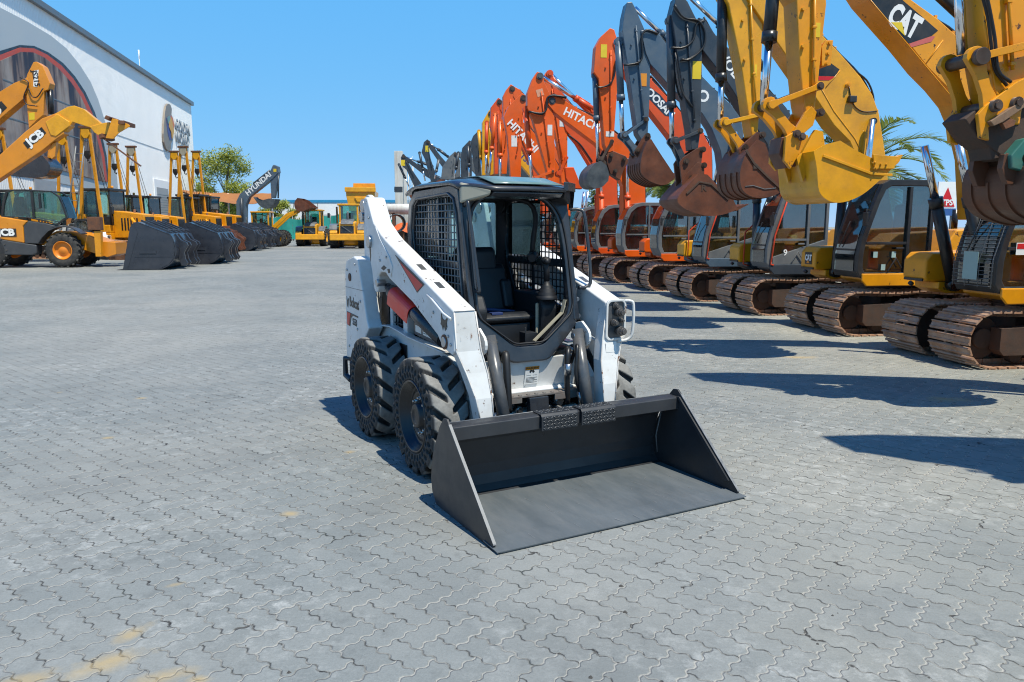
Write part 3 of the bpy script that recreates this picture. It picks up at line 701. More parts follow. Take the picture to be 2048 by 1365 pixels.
for sg in (-1, 1):
    b = MB(); frame_plate(b, so_, si_, *arm_y(sg, CW, CW-0.05)); b.build('side_frame', M_cab, cabE, 0.012, 3)
    b = MB()          # raised bead round the window
    ring = [Vector((a, sg*(CW+0.004), c)) for a, c in si_]
    for i in range(len(ring)):
        ring[i] = ring[i]+(Vector((-0.36, sg*(CW+0.004), 1.47))-ring[i])*-0.03
    b.tube(ring+[ring[0], ring[1]], 0.009, 6, caps=False); b.build('window_bead', M_greycyl, cabE)
    # wire grid screen
    b = MB(); y = sg*(CW-0.03)
    def inside(x, z):
        c = False; n = len(si_)
        for i in range(n):
            x1, z1 = si_[i]; x2, z2 = si_[(i+1) % n]
            if (z1 > z) != (z2 > z) and x < (x2-x1)*(z-z1)/(z2-z1)+x1: c = not c
        return c
    def clip(fixed, vert):
        ts = [t/400 for t in range(0, 900)]; seg = []; run = None
        for t in ts:
            v = -1.0+t*1.0 if not vert else 0.8+t*0.6
            ins = inside(v, fixed) if not vert else inside(fixed, v)
            if ins and run is None: run = v
            if not ins and run is not None: seg.append((run, last)); run = None
            last = v
        return seg
    for k in range(18):
        x = -0.81+k*0.0545
        for a, c in clip(x, True):
            if c-a > 0.04: b.cyl((x, y, a-0.01), (x, y, c+0.01), 0.005, 5)
    for k in range(19):
        z = 0.99+k*0.050
        for a, c in clip(z, False):
            if c-a > 0.04: b.cyl((a-0.01, y+sg*0.006, z), (c+0.01, y+sg*0.006, z), 0.005, 5)
    b.build('screen_wire', M_black if sg > 0 else mat('sunlit_wire', (0.16, 0.165, 0.165), 0.5), cabE)  # near screen: sunlight put into a paler wire colour, far screen black
    b = MB(); b.box(-0.80, 0.04, min(y, y-sg*0.012), max(y, y-sg*0.012), 1.395, 1.44); b.box(-0.395, -0.365, min(y, y-sg*0.012), max(y, y-sg*0.012), 1.0, 1.88); b.build('screen_bar', M_cab, cabE)
    # side glass sheet behind the wire (rear half)
    b = MB(); b.prism([(-0.78, 1.46), (-0.78, 1.83), (-0.70, 1.87), (-0.25, 1.88), (-0.25, 1.46)], *arm_y(sg, CW-0.05, CW-0.054)); b.build('side_pane', M_glass, cabE)
# front hoop in the sloped front plane: maps (y,z) -> x by slope
def fx(z): return 0.04+(1.93-z)*0.205
fo = [(-0.15, 0.755), (0.15, 0.755), (0.40, 0.985), (0.43, 1.10), (0.43, 1.50), (0.43, 1.86), (0.36, 1.95), (0.15, 1.965), (-0.15, 1.965), (-0.36, 1.95), (-0.43, 1.86), (-0.43, 1.50), (-0.43, 1.10), (-0.40, 0.985)]
fi = [(-0.11, 0.868), (0.11, 0.868), (0.33, 1.055), (0.358, 1.13), (0.358, 1.50), (0.335, 1.74), (0.25, 1.86), (0.12, 1.895), (-0.12, 1.895), (-0.25, 1.87), (-0.345, 1.78), (-0.358, 1.50), (-0.358, 1.13), (-0.33, 1.055)]
def rounded(poly, k=4):
    out = []; n = len(poly)
    for i in range(n):
        p, c, q = Vector(poly[i-1]), Vector(poly[i]), Vector(poly[(i+1) % n]); rr = 0.16 if c.y < 1.2 else 0.42
        a_, b_ = c+(p-c)*rr, c+(q-c)*rr
        out += [tuple(a_*(1-t)**2+c*2*t*(1-t)+b_*t*t) for t in [j/(k-1) for j in range(k)]]
    return out
fo, fi = rounded(fo), rounded(fi)
vs = []; n = len(fo)
for dx in (0.0, -0.055):
    vs += [(fx(z)+dx, y, z) for y, z in fo]+[(fx(z)+dx, y, z) for y, z in fi]
fs = []
for i in range(n):
    j = (i+1) % n
    fs += [(i, j, n+j, n+i), (2*n+i, 3*n+i, 3*n+j, 2*n+j), (i, 2*n+i, 2*n+j, j), (n+i, n+j, 3*n+j, 3*n+i)]
b = MB(); b.add(vs, fs); b.build('front_hoop', M_cab, cabE, 0.012, 3)
b = MB(); ring = [Vector((fx(z)+0.006, y*1.0, z)) for y, z in [(a*1.08, 0.035+c*0.98 if c < 1.0 else c+0.012) for a, c in fi]]
b.tube(ring+[ring[0], ring[1]], 0.007, 6, caps=False); b.build('door_seal', M_black, cabE)
# cream lower inner trim on the right hand of the picture
b = MB(); b.strip([(0.10, 0.875), (0.33, 1.065), (0.356, 1.16)], -0.02, 0.02, 0.008, M=Matrix(((0, 0.9, 0, 0.15), (1, 0, 0, 0), (0, 0, 1, 0), (0, 0, 0, 1))))
b.build('sill_trim', M_cream, cabE)
b = MB(); b.box(-0.02, 0.0, 0.20, 0.37, 0.90, 1.13); b.build('kick_panel', M_cream, cabE, 0.01)
b = MB(); b.box(-0.75, 0.18, -0.38, 0.38, 0.80, 0.82); b.prism([(0.0, 0.80), (0.245, 0.80), (0.235, 0.86), (0.0, 0.84)], -0.2, 0.2); b.build('cab_floor', M_cabin, cabE)
# roof: level, then sloping down to a front lip that is cut back at the corners for the lamps
b = MB()
def roof_pt(i, j):
    s_ = j/16*2-1; y = s_*0.45; ay = abs(y)
    xf = 0.265 if ay < 0.27 else 0.265-(ay-0.27)/0.18*0.20
    t = i/14; x = -0.92+t*(xf+0.92)
    z = 2.005-0.05*max(0, (-0.72-x)/0.20)**1.6 - 0.025*abs(s_)**9 + 0.008*(1-s_*s_)
    if x > -0.06: z -= (x+0.06)*0.235
    return (x, y, z)
b.grid(roof_pt, 15, 17)
o = b.build('roof', M_cab, cabE); sm_ = o.modifiers.new('thick', 'SOLIDIFY'); sm_.thickness = 0.022; sm_.offset = -1
b = MB()
def sheet_pt(i, j):
    x = -0.30+0.50*i/6; y = -0.24+0.53*j/4
    return (x, y, 2.005+0.012-(max(0, x+0.06))*0.235+0.008*(1-(y/0.45)**2))
b.grid(sheet_pt, 7, 5); o = b.build('roof_sheet', M_green_sheet, cabE); sm_ = o.modifiers.new('thick', 'SOLIDIFY'); sm_.thickness = 0.006; sm_.offset = 1
b = MB(); b.prism([(0.0, 1.955), (0.235, 1.915), (0.255, 1.905), (0.22, 1.88), (0.10, 1.87), (0.03, 1.88)], -0.27, 0.27); b.build('front_visor', M_cab, cabE, 0.012, 3)
for sg in (-1, 1):
    b = MB()
    vs = [(0.075, sg*0.435, 1.975), (0.250, sg*0.285, 1.925), (0.235, sg*0.285, 1.885), (0.085, sg*0.435, 1.835), (0.0, sg*0.41, 1.975), (0.05, sg*0.27, 1.95), (0.05, sg*0.27, 1.86), (0.0, sg*0.41, 1.835)]
    b.add(vs, [(0, 1, 2, 3), (4, 7, 6, 5), (0, 4, 5, 1), (3, 2, 6, 7), (0, 3, 7, 4), (1, 5, 6, 2)])
    b.build('corner_lamp' if sg < 0 else 'lamp_socket', M_cream if sg < 0 else M_black, cabE, 0.015, 3)
b = MB(); b.prism([(0.25, 0.27), (0.26, 0.30), (0.09, 0.47), (0.06, 0.45)], 1.925, 1.985, axis='z'); b.add([(0.09, 0.468, 1.98), (0.02, 0.47, 1.98), (0.0, 0.468, 1.80), (0.06, 0.468, 1.80)], [(0, 1, 2, 3)])
b.build('visor_flap', M_cab, cabE, 0.003)
# rear wall with window
ro = [(-0.42, 0.82), (0.42, 0.82), (0.42, 1.96), (-0.42, 1.96)]; ri = [(-0.30, 1.44), (0.30, 1.44), (0.30, 1.87), (-0.30, 1.87)]
b = MB(); frame_plate(b, ro, ri, -0.86, -0.83, axis='x'); b.build('rear_wall', M_cabin, cabE, 0.02, 3)
b = MB(); b.box(-0.846, -0.842, -0.30, 0.30, 1.44, 1.87); b.build('rear_pane', M_glass, cabE)
for sg in (-1,):
    b = MB(); b.box(-0.83, -0.45, min(sg*0.37, sg*0.378), max(sg*0.37, sg*0.378), 0.85, 1.40); b.build('inner_trim', M_cabin, cabE)
b = MB(); b.cyl((-0.45, 0.16, 1.78), (-0.45, 0.16, 1.775), 0.05, 16); b.cyl((-0.45, 0.16, 1.78), (-0.44, 0.18, 1.86), 0.008, 6); b.build('mirror', M_black, cabE)
# seat bar, seat, joysticks
b = MB(); b.prism([(-0.45, 0.98), (-0.08, 0.985), (-0.05, 1.02), (-0.10, 1.06), (-0.45, 1.05)], -0.24, 0.24)
seat = b.build('seat', M_seat, SK, 0.03, 4)
b = MB(); b.prism([(-0.46, 1.02), (-0.36, 1.05), (-0.46, 1.36), (-0.50, 1.40), (-0.58, 1.38), (-0.60, 1.30)], -0.25, 0.19); b.prism([(-0.50, 1.30), (-0.46, 1.32), (-0.49, 1.50), (-0.53, 1.53), (-0.60, 1.50), (-0.58, 1.32)], -0.20, 0.12); b.prism([(-0.38, 1.06), (-0.33, 1.07), (-0.40, 1.28), (-0.45, 1.28)], -0.27, -0.18); b.prism([(-0.38, 1.06), (-0.33, 1.07), (-0.40, 1.28), (-0.45, 1.28)], 0.12, 0.21); b.build('backrest', M_seat, seat, 0.035, 4)
b = MB(); b.box(-0.42, -0.08, -0.20, 0.20, 0.82, 0.98); b.build('seat_base', M_cabin, seat, 0.01)
b = MB(); b.tube(bez([(-0.40, -0.25, 1.02), (-0.30, -0.18, 1.07), (-0.22, 0.05, 1.06), (-0.18, 0.12, 1.05)], 5), 0.015, 6); b.box(-0.14, -0.08, -0.12, -0.03, 1.046, 1.066); b.build('seat_belt', mat('blue_belt_buckle', (0.015, 0.03, 0.11), 0.5), seat, 0.004)
for sg in (-1, 1):
    b = MB(); b.prism([(-0.40, 0.85), (0.02, 0.85), (0.06, 1.10), (0.0, 1.20), (-0.40, 1.20)], *arm_y(sg, 0.35, 0.22)); con = b.build('armrest_console', M_cabin, SK, 0.02, 3)
    b = MB()
    prof = [(1.16, 0.078), (1.18, 0.078), (1.19, 0.064), (1.205, 0.070), (1.215, 0.055), (1.23, 0.060), (1.24, 0.042), (1.252, 0.046), (1.265, 0.026), (1.30, 0.02)]
    b.lathe(prof, 18, 'z', (0.03, sg*0.27, 0)); b.tube([(0.03, sg*0.27, 1.28), (0.035, sg*0.265, 1.36), (0.05, sg*0.25, 1.42)], 0.022, 10, True)
    b.sphere((0.055, sg*0.245, 1.44), 0.036, 12, 8, (1.1, 1.0, 0.8)); b.sphere((0.09, sg*0.235, 1.435), 0.022, 10, 6)
    if sg > 0: b.build('joystick', M_black, con)
b = MB(); b.box(0.0, 0.10, 0.06, 0.15, 0.83, 0.93); b.tube([(0.145, 0.03, 0.98), (0.145, 0.03, 0.87), (0.145, 0.15, 0.85)], 0.005, 5); b.build('pedal_box', M_cabin, SK, 0.01)
b = MB(); b.tube(bez([(-0.60, -0.20, 1.9), (-0.30, 0.30, 1.86), (-0.28, 0.33, 1.55), (-0.32, 0.33, 1.45)], 6), 0.02, 8); b.tube([(-0.32, 0.33, 1.45), (-0.20, 0.30, 1.47), (-0.10, 0.22, 1.45)], 0.03, 8); b.build('seat_bar', M_black, SK)
# grab handles outside the front posts
for sg in (-1, 1):
    xo = 0.03 if sg > 0 else 0.045
    b = MB(); y = sg*0.395
    if sg < 0: pts = [(fx(1.82), y, 1.82), (fx(1.82)+0.05, y, 1.845), (fx(1.74)+0.06, y, 1.76), (fx(1.30)+0.06, y+0.02, 1.30), (fx(1.24)+0.05, y+0.02, 1.255), (fx(1.24), y+0.02, 1.26)]
    else: pts = [(fx(1.80), 0.44, 1.80), (fx(1.80)+0.03, 0.50, 1.80), (fx(1.75)+0.05, 0.53, 1.74), (fx(1.3)+0.02, 0.545, 1.32), (fx(1.22), 0.51, 1.25), (fx(1.22), 0.445, 1.245)]
    b.tube(bez(pts, 4), 0.013, 8); b.build('grab_handle', M_cab, SK)
b = MB(); b.box(0.10, 0.14, 0.432, 0.46, 1.0, 1.24); b.cyl((0.13, 0.445, 1.16), (0.17, 0.45, 1.16), 0.018, 10); b.cyl((0.15, 0.445, 1.04), (0.19, 0.45, 1.04), 0.018, 10); b.build('door_hinge', M_steel, SK, 0.004)
# ---- auxiliary hydraulic block on the left arm front face
b = MB()
def rr_outline(w, h, r, n=4):
    o = []
    for cx, cz, a in ((w-r, h-r, 0), (-w+r, h-r, 90), (-w+r, -h+r, 180), (w-r, -h+r, 270)): o += arc(cx, cz, r, a, a+90, n)
    return o
MH = frame_M((0.452, 0.575, 1.035), (0, 1, 0), (0.02, 0, 1))
frame_plate(b, [(a, c) for a, c in rr_outline(0.085, 0.145, 0.04)], [(a, c) for a, c in rr_outline(0.068, 0.128, 0.03)], 0, 0.02, M=MH @ Matrix(((1, 0, 0, 0), (0, 0, 1, 0), (0, 1, 0, 0), (0, 0, 0, 1))))
blk = b.build('coupler_bezel', M_white, SK, 0.004)
b = MB(); b.prism(rr_outline(0.067, 0.127, 0.03), 0.001, 0.006, MH, axis='z'); b.build('coupler_recess', M_greycyl, blk)
b = MB()
for (a, c, l, r) in ((0.01, 0.055, 0.075, 0.024), (-0.025, -0.015, 0.055, 0.02), (0.02, -0.075, 0.085, 0.026), (0.045, -0.005, 0.035, 0.014), (-0.005, 0.10, 0.03, 0.02)):
    b.cyl(MH @ Vector((a, c, 0.004)), MH @ Vector((a, c, l)), r, 14); b.cyl(MH @ Vector((a, c, l*0.35)), MH @ Vector((a, c, l*0.7)), r*1.3, 14); b.cyl(MH @ Vector((a, c, l)), MH @ Vector((a, c, l+0.012)), r*0.7, 12)
b.build('quick_coupler', mat('dark_coupler_steel', (0.14, 0.13, 0.125), 0.38, metal=0.7, var=0.3, rust=0.25), blk, 0.002)
b = MB(); b.tube(bez([MH @ Vector(q) for q in ((0.07, 0.13, 0.01), (0.105, 0.13, 0.03), (0.125, 0.10, 0.045), (0.125, -0.08, 0.045), (0.10, -0.14, 0.03), (0.02, -0.155, 0.01))], 4), 0.011, 8); b.build('coupler_guard', M_white, blk)
aM = frame_M((0.458, 0.525, 0.86), (0, 1, 0), (0, 0, 1))
lp = plate('arm_label', [(-0.045, -0.035), (0.045, -0.035), (0.045, 0.035), (-0.045, 0.035)], frame_M((0.470, 0.535, 0.845), (0, 1, 0), (-0.12, 0, 1)), M_decwht, SK, 0.002)
# ---- bob-tach plate and bucket
b = MB(); b.prism([(0.50, 0.44), (0.55, 0.47), (0.575, 0.40), (0.565, 0.14), (0.50, 0.12)], -0.55, 0.55); b.build('attachment_plate', M_cab, SK, 0.006)
BW = 0.855
bE = bpy.data.objects.new('bucket', None); COL.objects.link(bE); bE.parent = SK
inner = [(1.455, 0.012), (0.665, 0.012), (0.622, 0.024), (0.590, 0.06), (0.576, 0.12), (0.578, 0.19), (0.615, 0.36), (0.690, 0.465), (0.755, 0.500)]
b = MB(); b.strip(inner[1:], -BW, BW, 0.012); b.build('back_shell', M_bucket, bE, 0.0)
b = MB(); b.prism([(0.655, 0.0), (1.30, 0.0), (1.46, 0.004), (1.462, 0.010), (1.30, 0.0165), (0.655, 0.0165)], -BW+0.003, BW-0.003); b.build('bucket_floor', M_floor, bE)
b = MB(); b.prism([(1.30, 0.016), (1.464, 0.011), (1.464, 0.016), (1.30, 0.022)], -BW-0.02, BW+0.02); b.build('cutting_edge', M_floor, bE)
b = MB(); b.box(0.725, 0.805, -BW, BW, 0.492, 0.528); b.prism([(0.805, 0.492), (0.805, 0.528), (0.825, 0.52), (0.828, 0.44), (0.820, 0.44)], -BW, BW); b.build('top_rail', M_bucket, bE, 0.004)
b = MB(); b.tube([(0.73, -BW, 0.5285), (0.73, BW, 0.5285)], 0.004, 5); b.tube([(0.658, BW-0.004, 0.42), (0.60, BW-0.004, 0.20), (0.62, BW-0.004, 0.08)], 0.006, 5)
b.build('weld_bead', M_edgemetal, bE)
sidep = [(1.40, 0.0), (1.41, 0.035), (0.845, 0.545), (0.81, 0.575), (0.765, 0.57), (0.70, 0.50), (0.59, 0.30), (0.555, 0.15), (0.575, 0.06), (0.64, 0.0)]
for sg in (-1, 1):
    b = MB(); b.prism(sidep, *arm_y(sg, BW+0.014, BW)); sp_ = b.build('side_plate', M_bucket, bE, 0.002)
    b = MB(); e0, e1 = Vector((1.41, sg*(BW+0.007), 0.036)), Vector((0.79, sg*(BW+0.007), 0.537))
    b.prism([(1.412, 0.033), (1.408, 0.040), (0.845, 0.551), (0.84, 0.546)], *arm_y(sg, BW+0.016, BW-0.002)); b.build('worn_edge', M_edgemetal, sp_)
    b = MB(); b.prism([(1.30, 0.07), (1.34, 0.085), (0.845, 0.53), (0.82, 0.53)], *arm_y(sg, BW-0.001, BW-0.016)) if sg > 0 else b.box(1.0, 1.001, -BW+0.001, -BW+0.002, 0.1, 0.101); b.build('edge_stiffener', M_bucket, sp_)
r_ = random.Random(5); b = MB()
for k in range(34):
    x, y = r_.uniform(0.78, 1.40), r_.uniform(-0.80, 0.80); l = r_.uniform(0.02, 0.13); a = r_.gauss(0, 0.25); w_ = r_.uniform(0.0006, 0.0016)
    zz = 0.0177 if x < 1.29 else 0.0232; d_ = Vector((math.cos(a), math.sin(a), 0))*l; n_ = Vector((-math.sin(a), math.cos(a), 0))*w_; c_ = Vector((x, y, zz))
    b.add([c_-n_, c_+d_-n_*0.3, c_+d_+n_*0.3, c_+n_], [(0, 1, 2, 3)])
b.build('scratch_marks', mat('bright_scratch', (0.26, 0.265, 0.27), 0.45, metal=0.3), bE)
# bolts, latches and seams on the white bodywork
for sg in (-1, 1):
    b = MB()
    for x_, z_ in ((-1.86, 1.30), (-1.62, 1.36), (-1.60, 0.80), (-1.86, 0.62), (-1.50, 1.05)): b.cyl((x_, sg*0.654, z_), (x_, sg*0.663, z_), 0.011, 8)
    for x_, z_ in ((-0.95, 1.42), (-0.80, 1.45), (0.12, 1.12), (0.36, 0.99), (0.40, 0.94), (-1.20, 1.75)): b.cyl((x_, sg*0.654, z_), (x_, sg*0.664, z_), 0.010, 8)
    b.build('body_bolts', M_steel, SK)
    b = MB(); b.box(-1.93, -1.40, sg*0.6555-0.001, sg*0.6555+0.001, 1.145, 1.149); b.build('panel_seam', M_greycyl, SK)
    b = MB(); b.prism([(-0.93, 1.36), (-0.86, 1.385), (-0.80, 1.37), (-0.87, 1.345)], *arm_y(sg, 0.6575, 0.654)); b.prism([(-0.78, 1.36), (-0.735, 1.365), (-0.72, 1.335), (-0.76, 1.33)], *arm_y(sg, 0.6575, 0.654)); b.build('worn_decal', M_decblk, SK)
    # grease creeping from the pins
    b = MB(); b.prism([(-1.21, 1.53), (-1.17, 1.53), (-1.175, 1.44), (-1.19, 1.40), (-1.2, 1.47)], *arm_y(sg, 0.6566, 0.650)); b.build('grease_run', mat('grease_stain', (0.07, 0.045, 0.03), 0.4, var=0.4), SK)
r_ = random.Random(21)      # knocks down to bare rusty metal on the arm fronts
b = MB()
for sg in (-1, 1):
    for k in range(16):
        z = r_.uniform(0.52, 1.13); t = r_.random(); xf = 0.4515 if z > 0.9 else 0.4515+(0.9-z)*0.21
        yo, yi = (0.64, 0.51) if z > 0.9 else (0.64-(0.9-z)*0.32, 0.47-(0.9-z)*0.1); y = sg*(yi+(yo-yi)*t); s_ = r_.uniform(0.002, 0.007); e_ = r_.uniform(1, 3.5)
        b.add([(xf+0.0035, y-s_, z-s_*e_), (xf+0.0035, y+s_*0.8, z-s_*e_*0.6), (xf+0.0035, y+s_, z+s_*e_*0.9), (xf+0.0035, y-s_*0.6, z+s_*e_)], [(0, 1, 2, 3)])
b.build('paint_chips', M_edge, SK)['kind'] = 'stuff'
# chequer-plate steps on the top rail
for y0, y1 in ((-0.25, 0.015), (0.045, 0.31)):
    b = MB(); b.prism([(0.735, 0.530), (0.735, 0.536), (0.838, 0.536), (0.852, 0.520), (0.852, 0.430), (0.844, 0.430), (0.844, 0.518), (0.835, 0.530)], y0, y1)
    st_ = b.build('step_plate', M_bucket, bE, 0.003)
    b = MB(); sl = 1
    for i in range(10):
        for j in range(4):
            yy = y0+0.02+i*(y1-y0-0.04)/9; zz = 0.445+j*0.022; sl = 1 if (i+j) % 2 else -1
            b.tube([(0.8525, yy-0.010*sl, zz-0.007), (0.856, yy, zz), (0.8525, yy+0.010*sl, zz+0.007)], 0.0032, 5)
        for j in range(3):
            yy = y0+0.02+i*(y1-y0-0.04)/9; xx = 0.755+j*0.030; sl = 1 if (i+j) % 2 else -1
            b.tube([(xx-0.007, yy-0.010*sl, 0.5365), (xx, yy, 0.539), (xx+0.007, yy+0.010*sl, 0.5365)], 0.0032, 5)
    b.build('tread_pattern', M_greycyl, st_)
# ================================================================== excavators
M_yel = mat('machine_yellow_paint', (0.74, 0.300, 0.006), 0.38, var=0.12, vscale=1.5, dirt=(0.36, 0.13, 0.015), damt=0.45, dscale=2.5, rust=0.34, rscale=9, rcol=(0.07, 0.03, 0.015), coat=0.1)
M_yel2 = mat('bright_yellow_paint', (0.76, 0.350, 0.008), 0.35, var=0.1, vscale=1.5, dirt=(0.36, 0.16, 0.02), damt=0.6, dscale=2.5, coat=0.15, rust=0.16, rscale=8)
M_ora = mat('machine_orange_paint', (0.76, 0.105, 0.006), 0.4, var=0.12, vscale=1.2, dirt=(0.42, 0.10, 0.03), damt=0.6, dscale=2, rust=0.08, rscale=8)
M_ora2 = mat('deep_orange_paint', (0.68, 0.075, 0.008), 0.42, var=0.15, vscale=1.2, dirt=(0.35, 0.08, 0.03), damt=0.5, dscale=2)
M_dgr = mat('dark_slate_paint', (0.036, 0.046, 0.060), 0.36, var=0.15, dirt=(0.085, 0.09, 0.09), damt=0.45, dscale=2)
M_bgr = mat('blue_grey_paint', (0.062, 0.098, 0.140), 0.4, var=0.12, dirt=(0.16, 0.17, 0.17), damt=0.5, dscale=2)
M_lgr = mat('cab_grey_paint', (0.115, 0.125, 0.135), 0.38, var=0.12, dirt=(0.2, 0.19, 0.17), damt=0.5, dscale=3)
M_blk = mat('machine_black_paint', (0.014, 0.015, 0.017), 0.36, var=0.2, dirt=(0.06, 0.055, 0.05), damt=0.5, dscale=3)
M_track = mat('rusty_track_steel', (0.34, 0.180, 0.105), 0.5, metal=0.0, var=0.4, vscale=5, dirt=(0.42, 0.33, 0.26), damt=0.85, dscale=8, bump=0.2, bscale=40, rust=0.2, rscale=14, rcol=(0.05, 0.025, 0.015))
M_frame = mat('track_frame_grime', (0.050, 0.034, 0.026), 0.75, var=0.4, vscale=4, dirt=(0.11, 0.045, 0.022), damt=0.8, dscale=3, bump=0.2)
M_rustb = mat('rusty_bucket_steel', (0.140, 0.044, 0.019), 0.5, var=0.35, vscale=2.5, dirt=(0.045, 0.022, 0.016), damt=0.9, dscale=2.2, bump=0.15, bscale=20, rust=0.2, rscale=6, rcol=(0.24, 0.095, 0.035))
M_dkbkt = mat('dark_bucket_steel', (0.045, 0.055, 0.065), 0.55, var=0.3, dirt=(0.14, 0.15, 0.15), damt=0.6, dscale=4)
M_pin = mat('oily_pin_steel', (0.12, 0.085, 0.065), 0.42, metal=0.6, var=0.4, dirt=(0.08, 0.035, 0.02), damt=0.7, dscale=8)
M_wht = mat('white_lettering', (0.78, 0.78, 0.76), 0.5, var=0.05)
M_navy = mat('navy_decal', (0.02, 0.035, 0.06), 0.45)
M_pinkred = mat('faded_red_decal', (0.55, 0.12, 0.10), 0.5)
M_yeldec = mat('yellow_sticker', (0.70, 0.50, 0.02), 0.5, var=0.1)
M_redrail = mat('red_handrail_paint', (0.62, 0.06, 0.02), 0.4)
M_dglass = glass('tinted_cab_glass', (0.56, 0.74, 0.74), mirror=0.13)
M_seat2 = mat('operator_seat_cloth', (0.035, 0.037, 0.04), 0.8)
YARD = R(8)
FW_ = Vector((-math.cos(YARD), -math.sin(YARD), 0)); LF_ = Vector((math.sin(YARD), -math.cos(YARD), 0))
CR = {'a': (780, 120, 420/1911), 'b': (1140, 0, 360/1117), 'c': (1400, 0, 460/1427), 'd': (1680, 0, 368/1046), 'e': (1140, 340, 460/2048), 'p': (0, 0, 1.0)}
def px(key, pts):
    ox, oy, s = CR[key]; return [(ox+a*s, oy+c*s) for a, c in pts]

# ---- shared crawler meshes
def track_path(nseg):
    L_, r, zc = 1.25, 0.335, 0.345
    peri = 2*(2*L_)+2*PI*r; out = []
    for k in range(nseg):
        s = peri*k/nseg
        if s < 2*L_:                                     # top run, sagging between idler and sprocket
            x = -L_+s; sag = 0.030*math.sin(PI*(s/(2*L_))*2)**2; out.append((x, zc+r-sag+0.02*math.sin(PI*s/(2*L_)), 0.0))
        elif s < 2*L_+PI*r:
            a = (s-2*L_)/r; out.append((L_+r*math.sin(a), zc+r*math.cos(a), a))
        elif s < 4*L_+PI*r:
            x = L_-(s-2*L_-PI*r); out.append((x, zc-r, PI))
        else:
            a = (s-4*L_-PI*r)/r+PI; out.append((-L_+r*math.sin(a), zc+r*math.cos(a), a))
    return out
def track_mesh():
    b = MB(); N = 54; P = track_path(N); r_ = random.Random(3)
    for i, (x, z, a) in enumerate(P):
        M = Matrix.Translation((x, 0, z)) @ Matrix.Rotation(a, 4, 'Y')
        b.box(-0.052, 0.054, -0.355, 0.355, -0.014, 0.004, M)
        b.prism([(-0.052, 0.003), (-0.046, 0.020), (-0.036, 0.020), (-0.026, 0.003)], -0.355, 0.355, M)
        b.prism([(0.020, 0.003), (0.028, 0.013), (0.036, 0.013), (0.044, 0.003)], -0.355, 0.355, M)
        for sy in (-1, 1): b.box(-0.026, -0.016, sy*0.09-0.024, sy*0.09+0.024, 0.0035, 0.012, M)
        b.box(-0.06, 0.06, -0.10, -0.06, -0.075, -0.014, M); b.box(-0.06, 0.06, 0.06, 0.10, -0.075, -0.014, M)
    return b.mesh('track_chain', M_track)
TRK = track_mesh()
def track_frame_mesh():
    b = MB(); b.prism([(-1.05, 0.22), (1.0, 0.22), (1.05, 0.30), (0.95, 0.44), (-0.95, 0.46), (-1.1, 0.34)], -0.16, 0.16)
    b.prism([(0.62, 0.16), (1.10, 0.16), (1.16, 0.22), (1.16, 0.48), (0.62, 0.50)], 0.16, 0.325)
    b.prism([(-1.2, 0.20), (-0.9, 0.20), (-0.9, 0.46), (-1.2, 0.46)], 0.16, 0.21)
    for x in (1.25, -1.25): b.cyl((x, -0.10, 0.345), (x, 0.10, 0.345), 0.255, 24); b.cyl((x, 0.10, 0.345), (x, 0.16, 0.345), 0.12, 16)
    for k in range(7):
        x = -0.85+k*0.28; b.cyl((x, -0.13, 0.13), (x, 0.2, 0.13), 0.085, 14)
    b.cyl((0.1, -0.1, 0.56), (0.1, 0.15, 0.56), 0.05, 12); b.cyl((-0.6, -0.1, 0.56), (-0.6, 0.15, 0.56), 0.05, 12)
    return b.mesh('track_frame', M_frame)
TFR = track_frame_mesh()
def put(name, me, parent, loc=(0, 0, 0), rotz=0.0):
    o = bpy.data.objects.new(name, me); COL.objects.link(o); o.parent = parent; o.location = loc; o.rotation_euler = (0, 0, rotz); return o
def sub_empty(name, parent, loc=(0, 0, 0)):
    o = bpy.data.objects.new(name, None); COL.objects.link(o); o.parent = parent; o.location = loc; return o

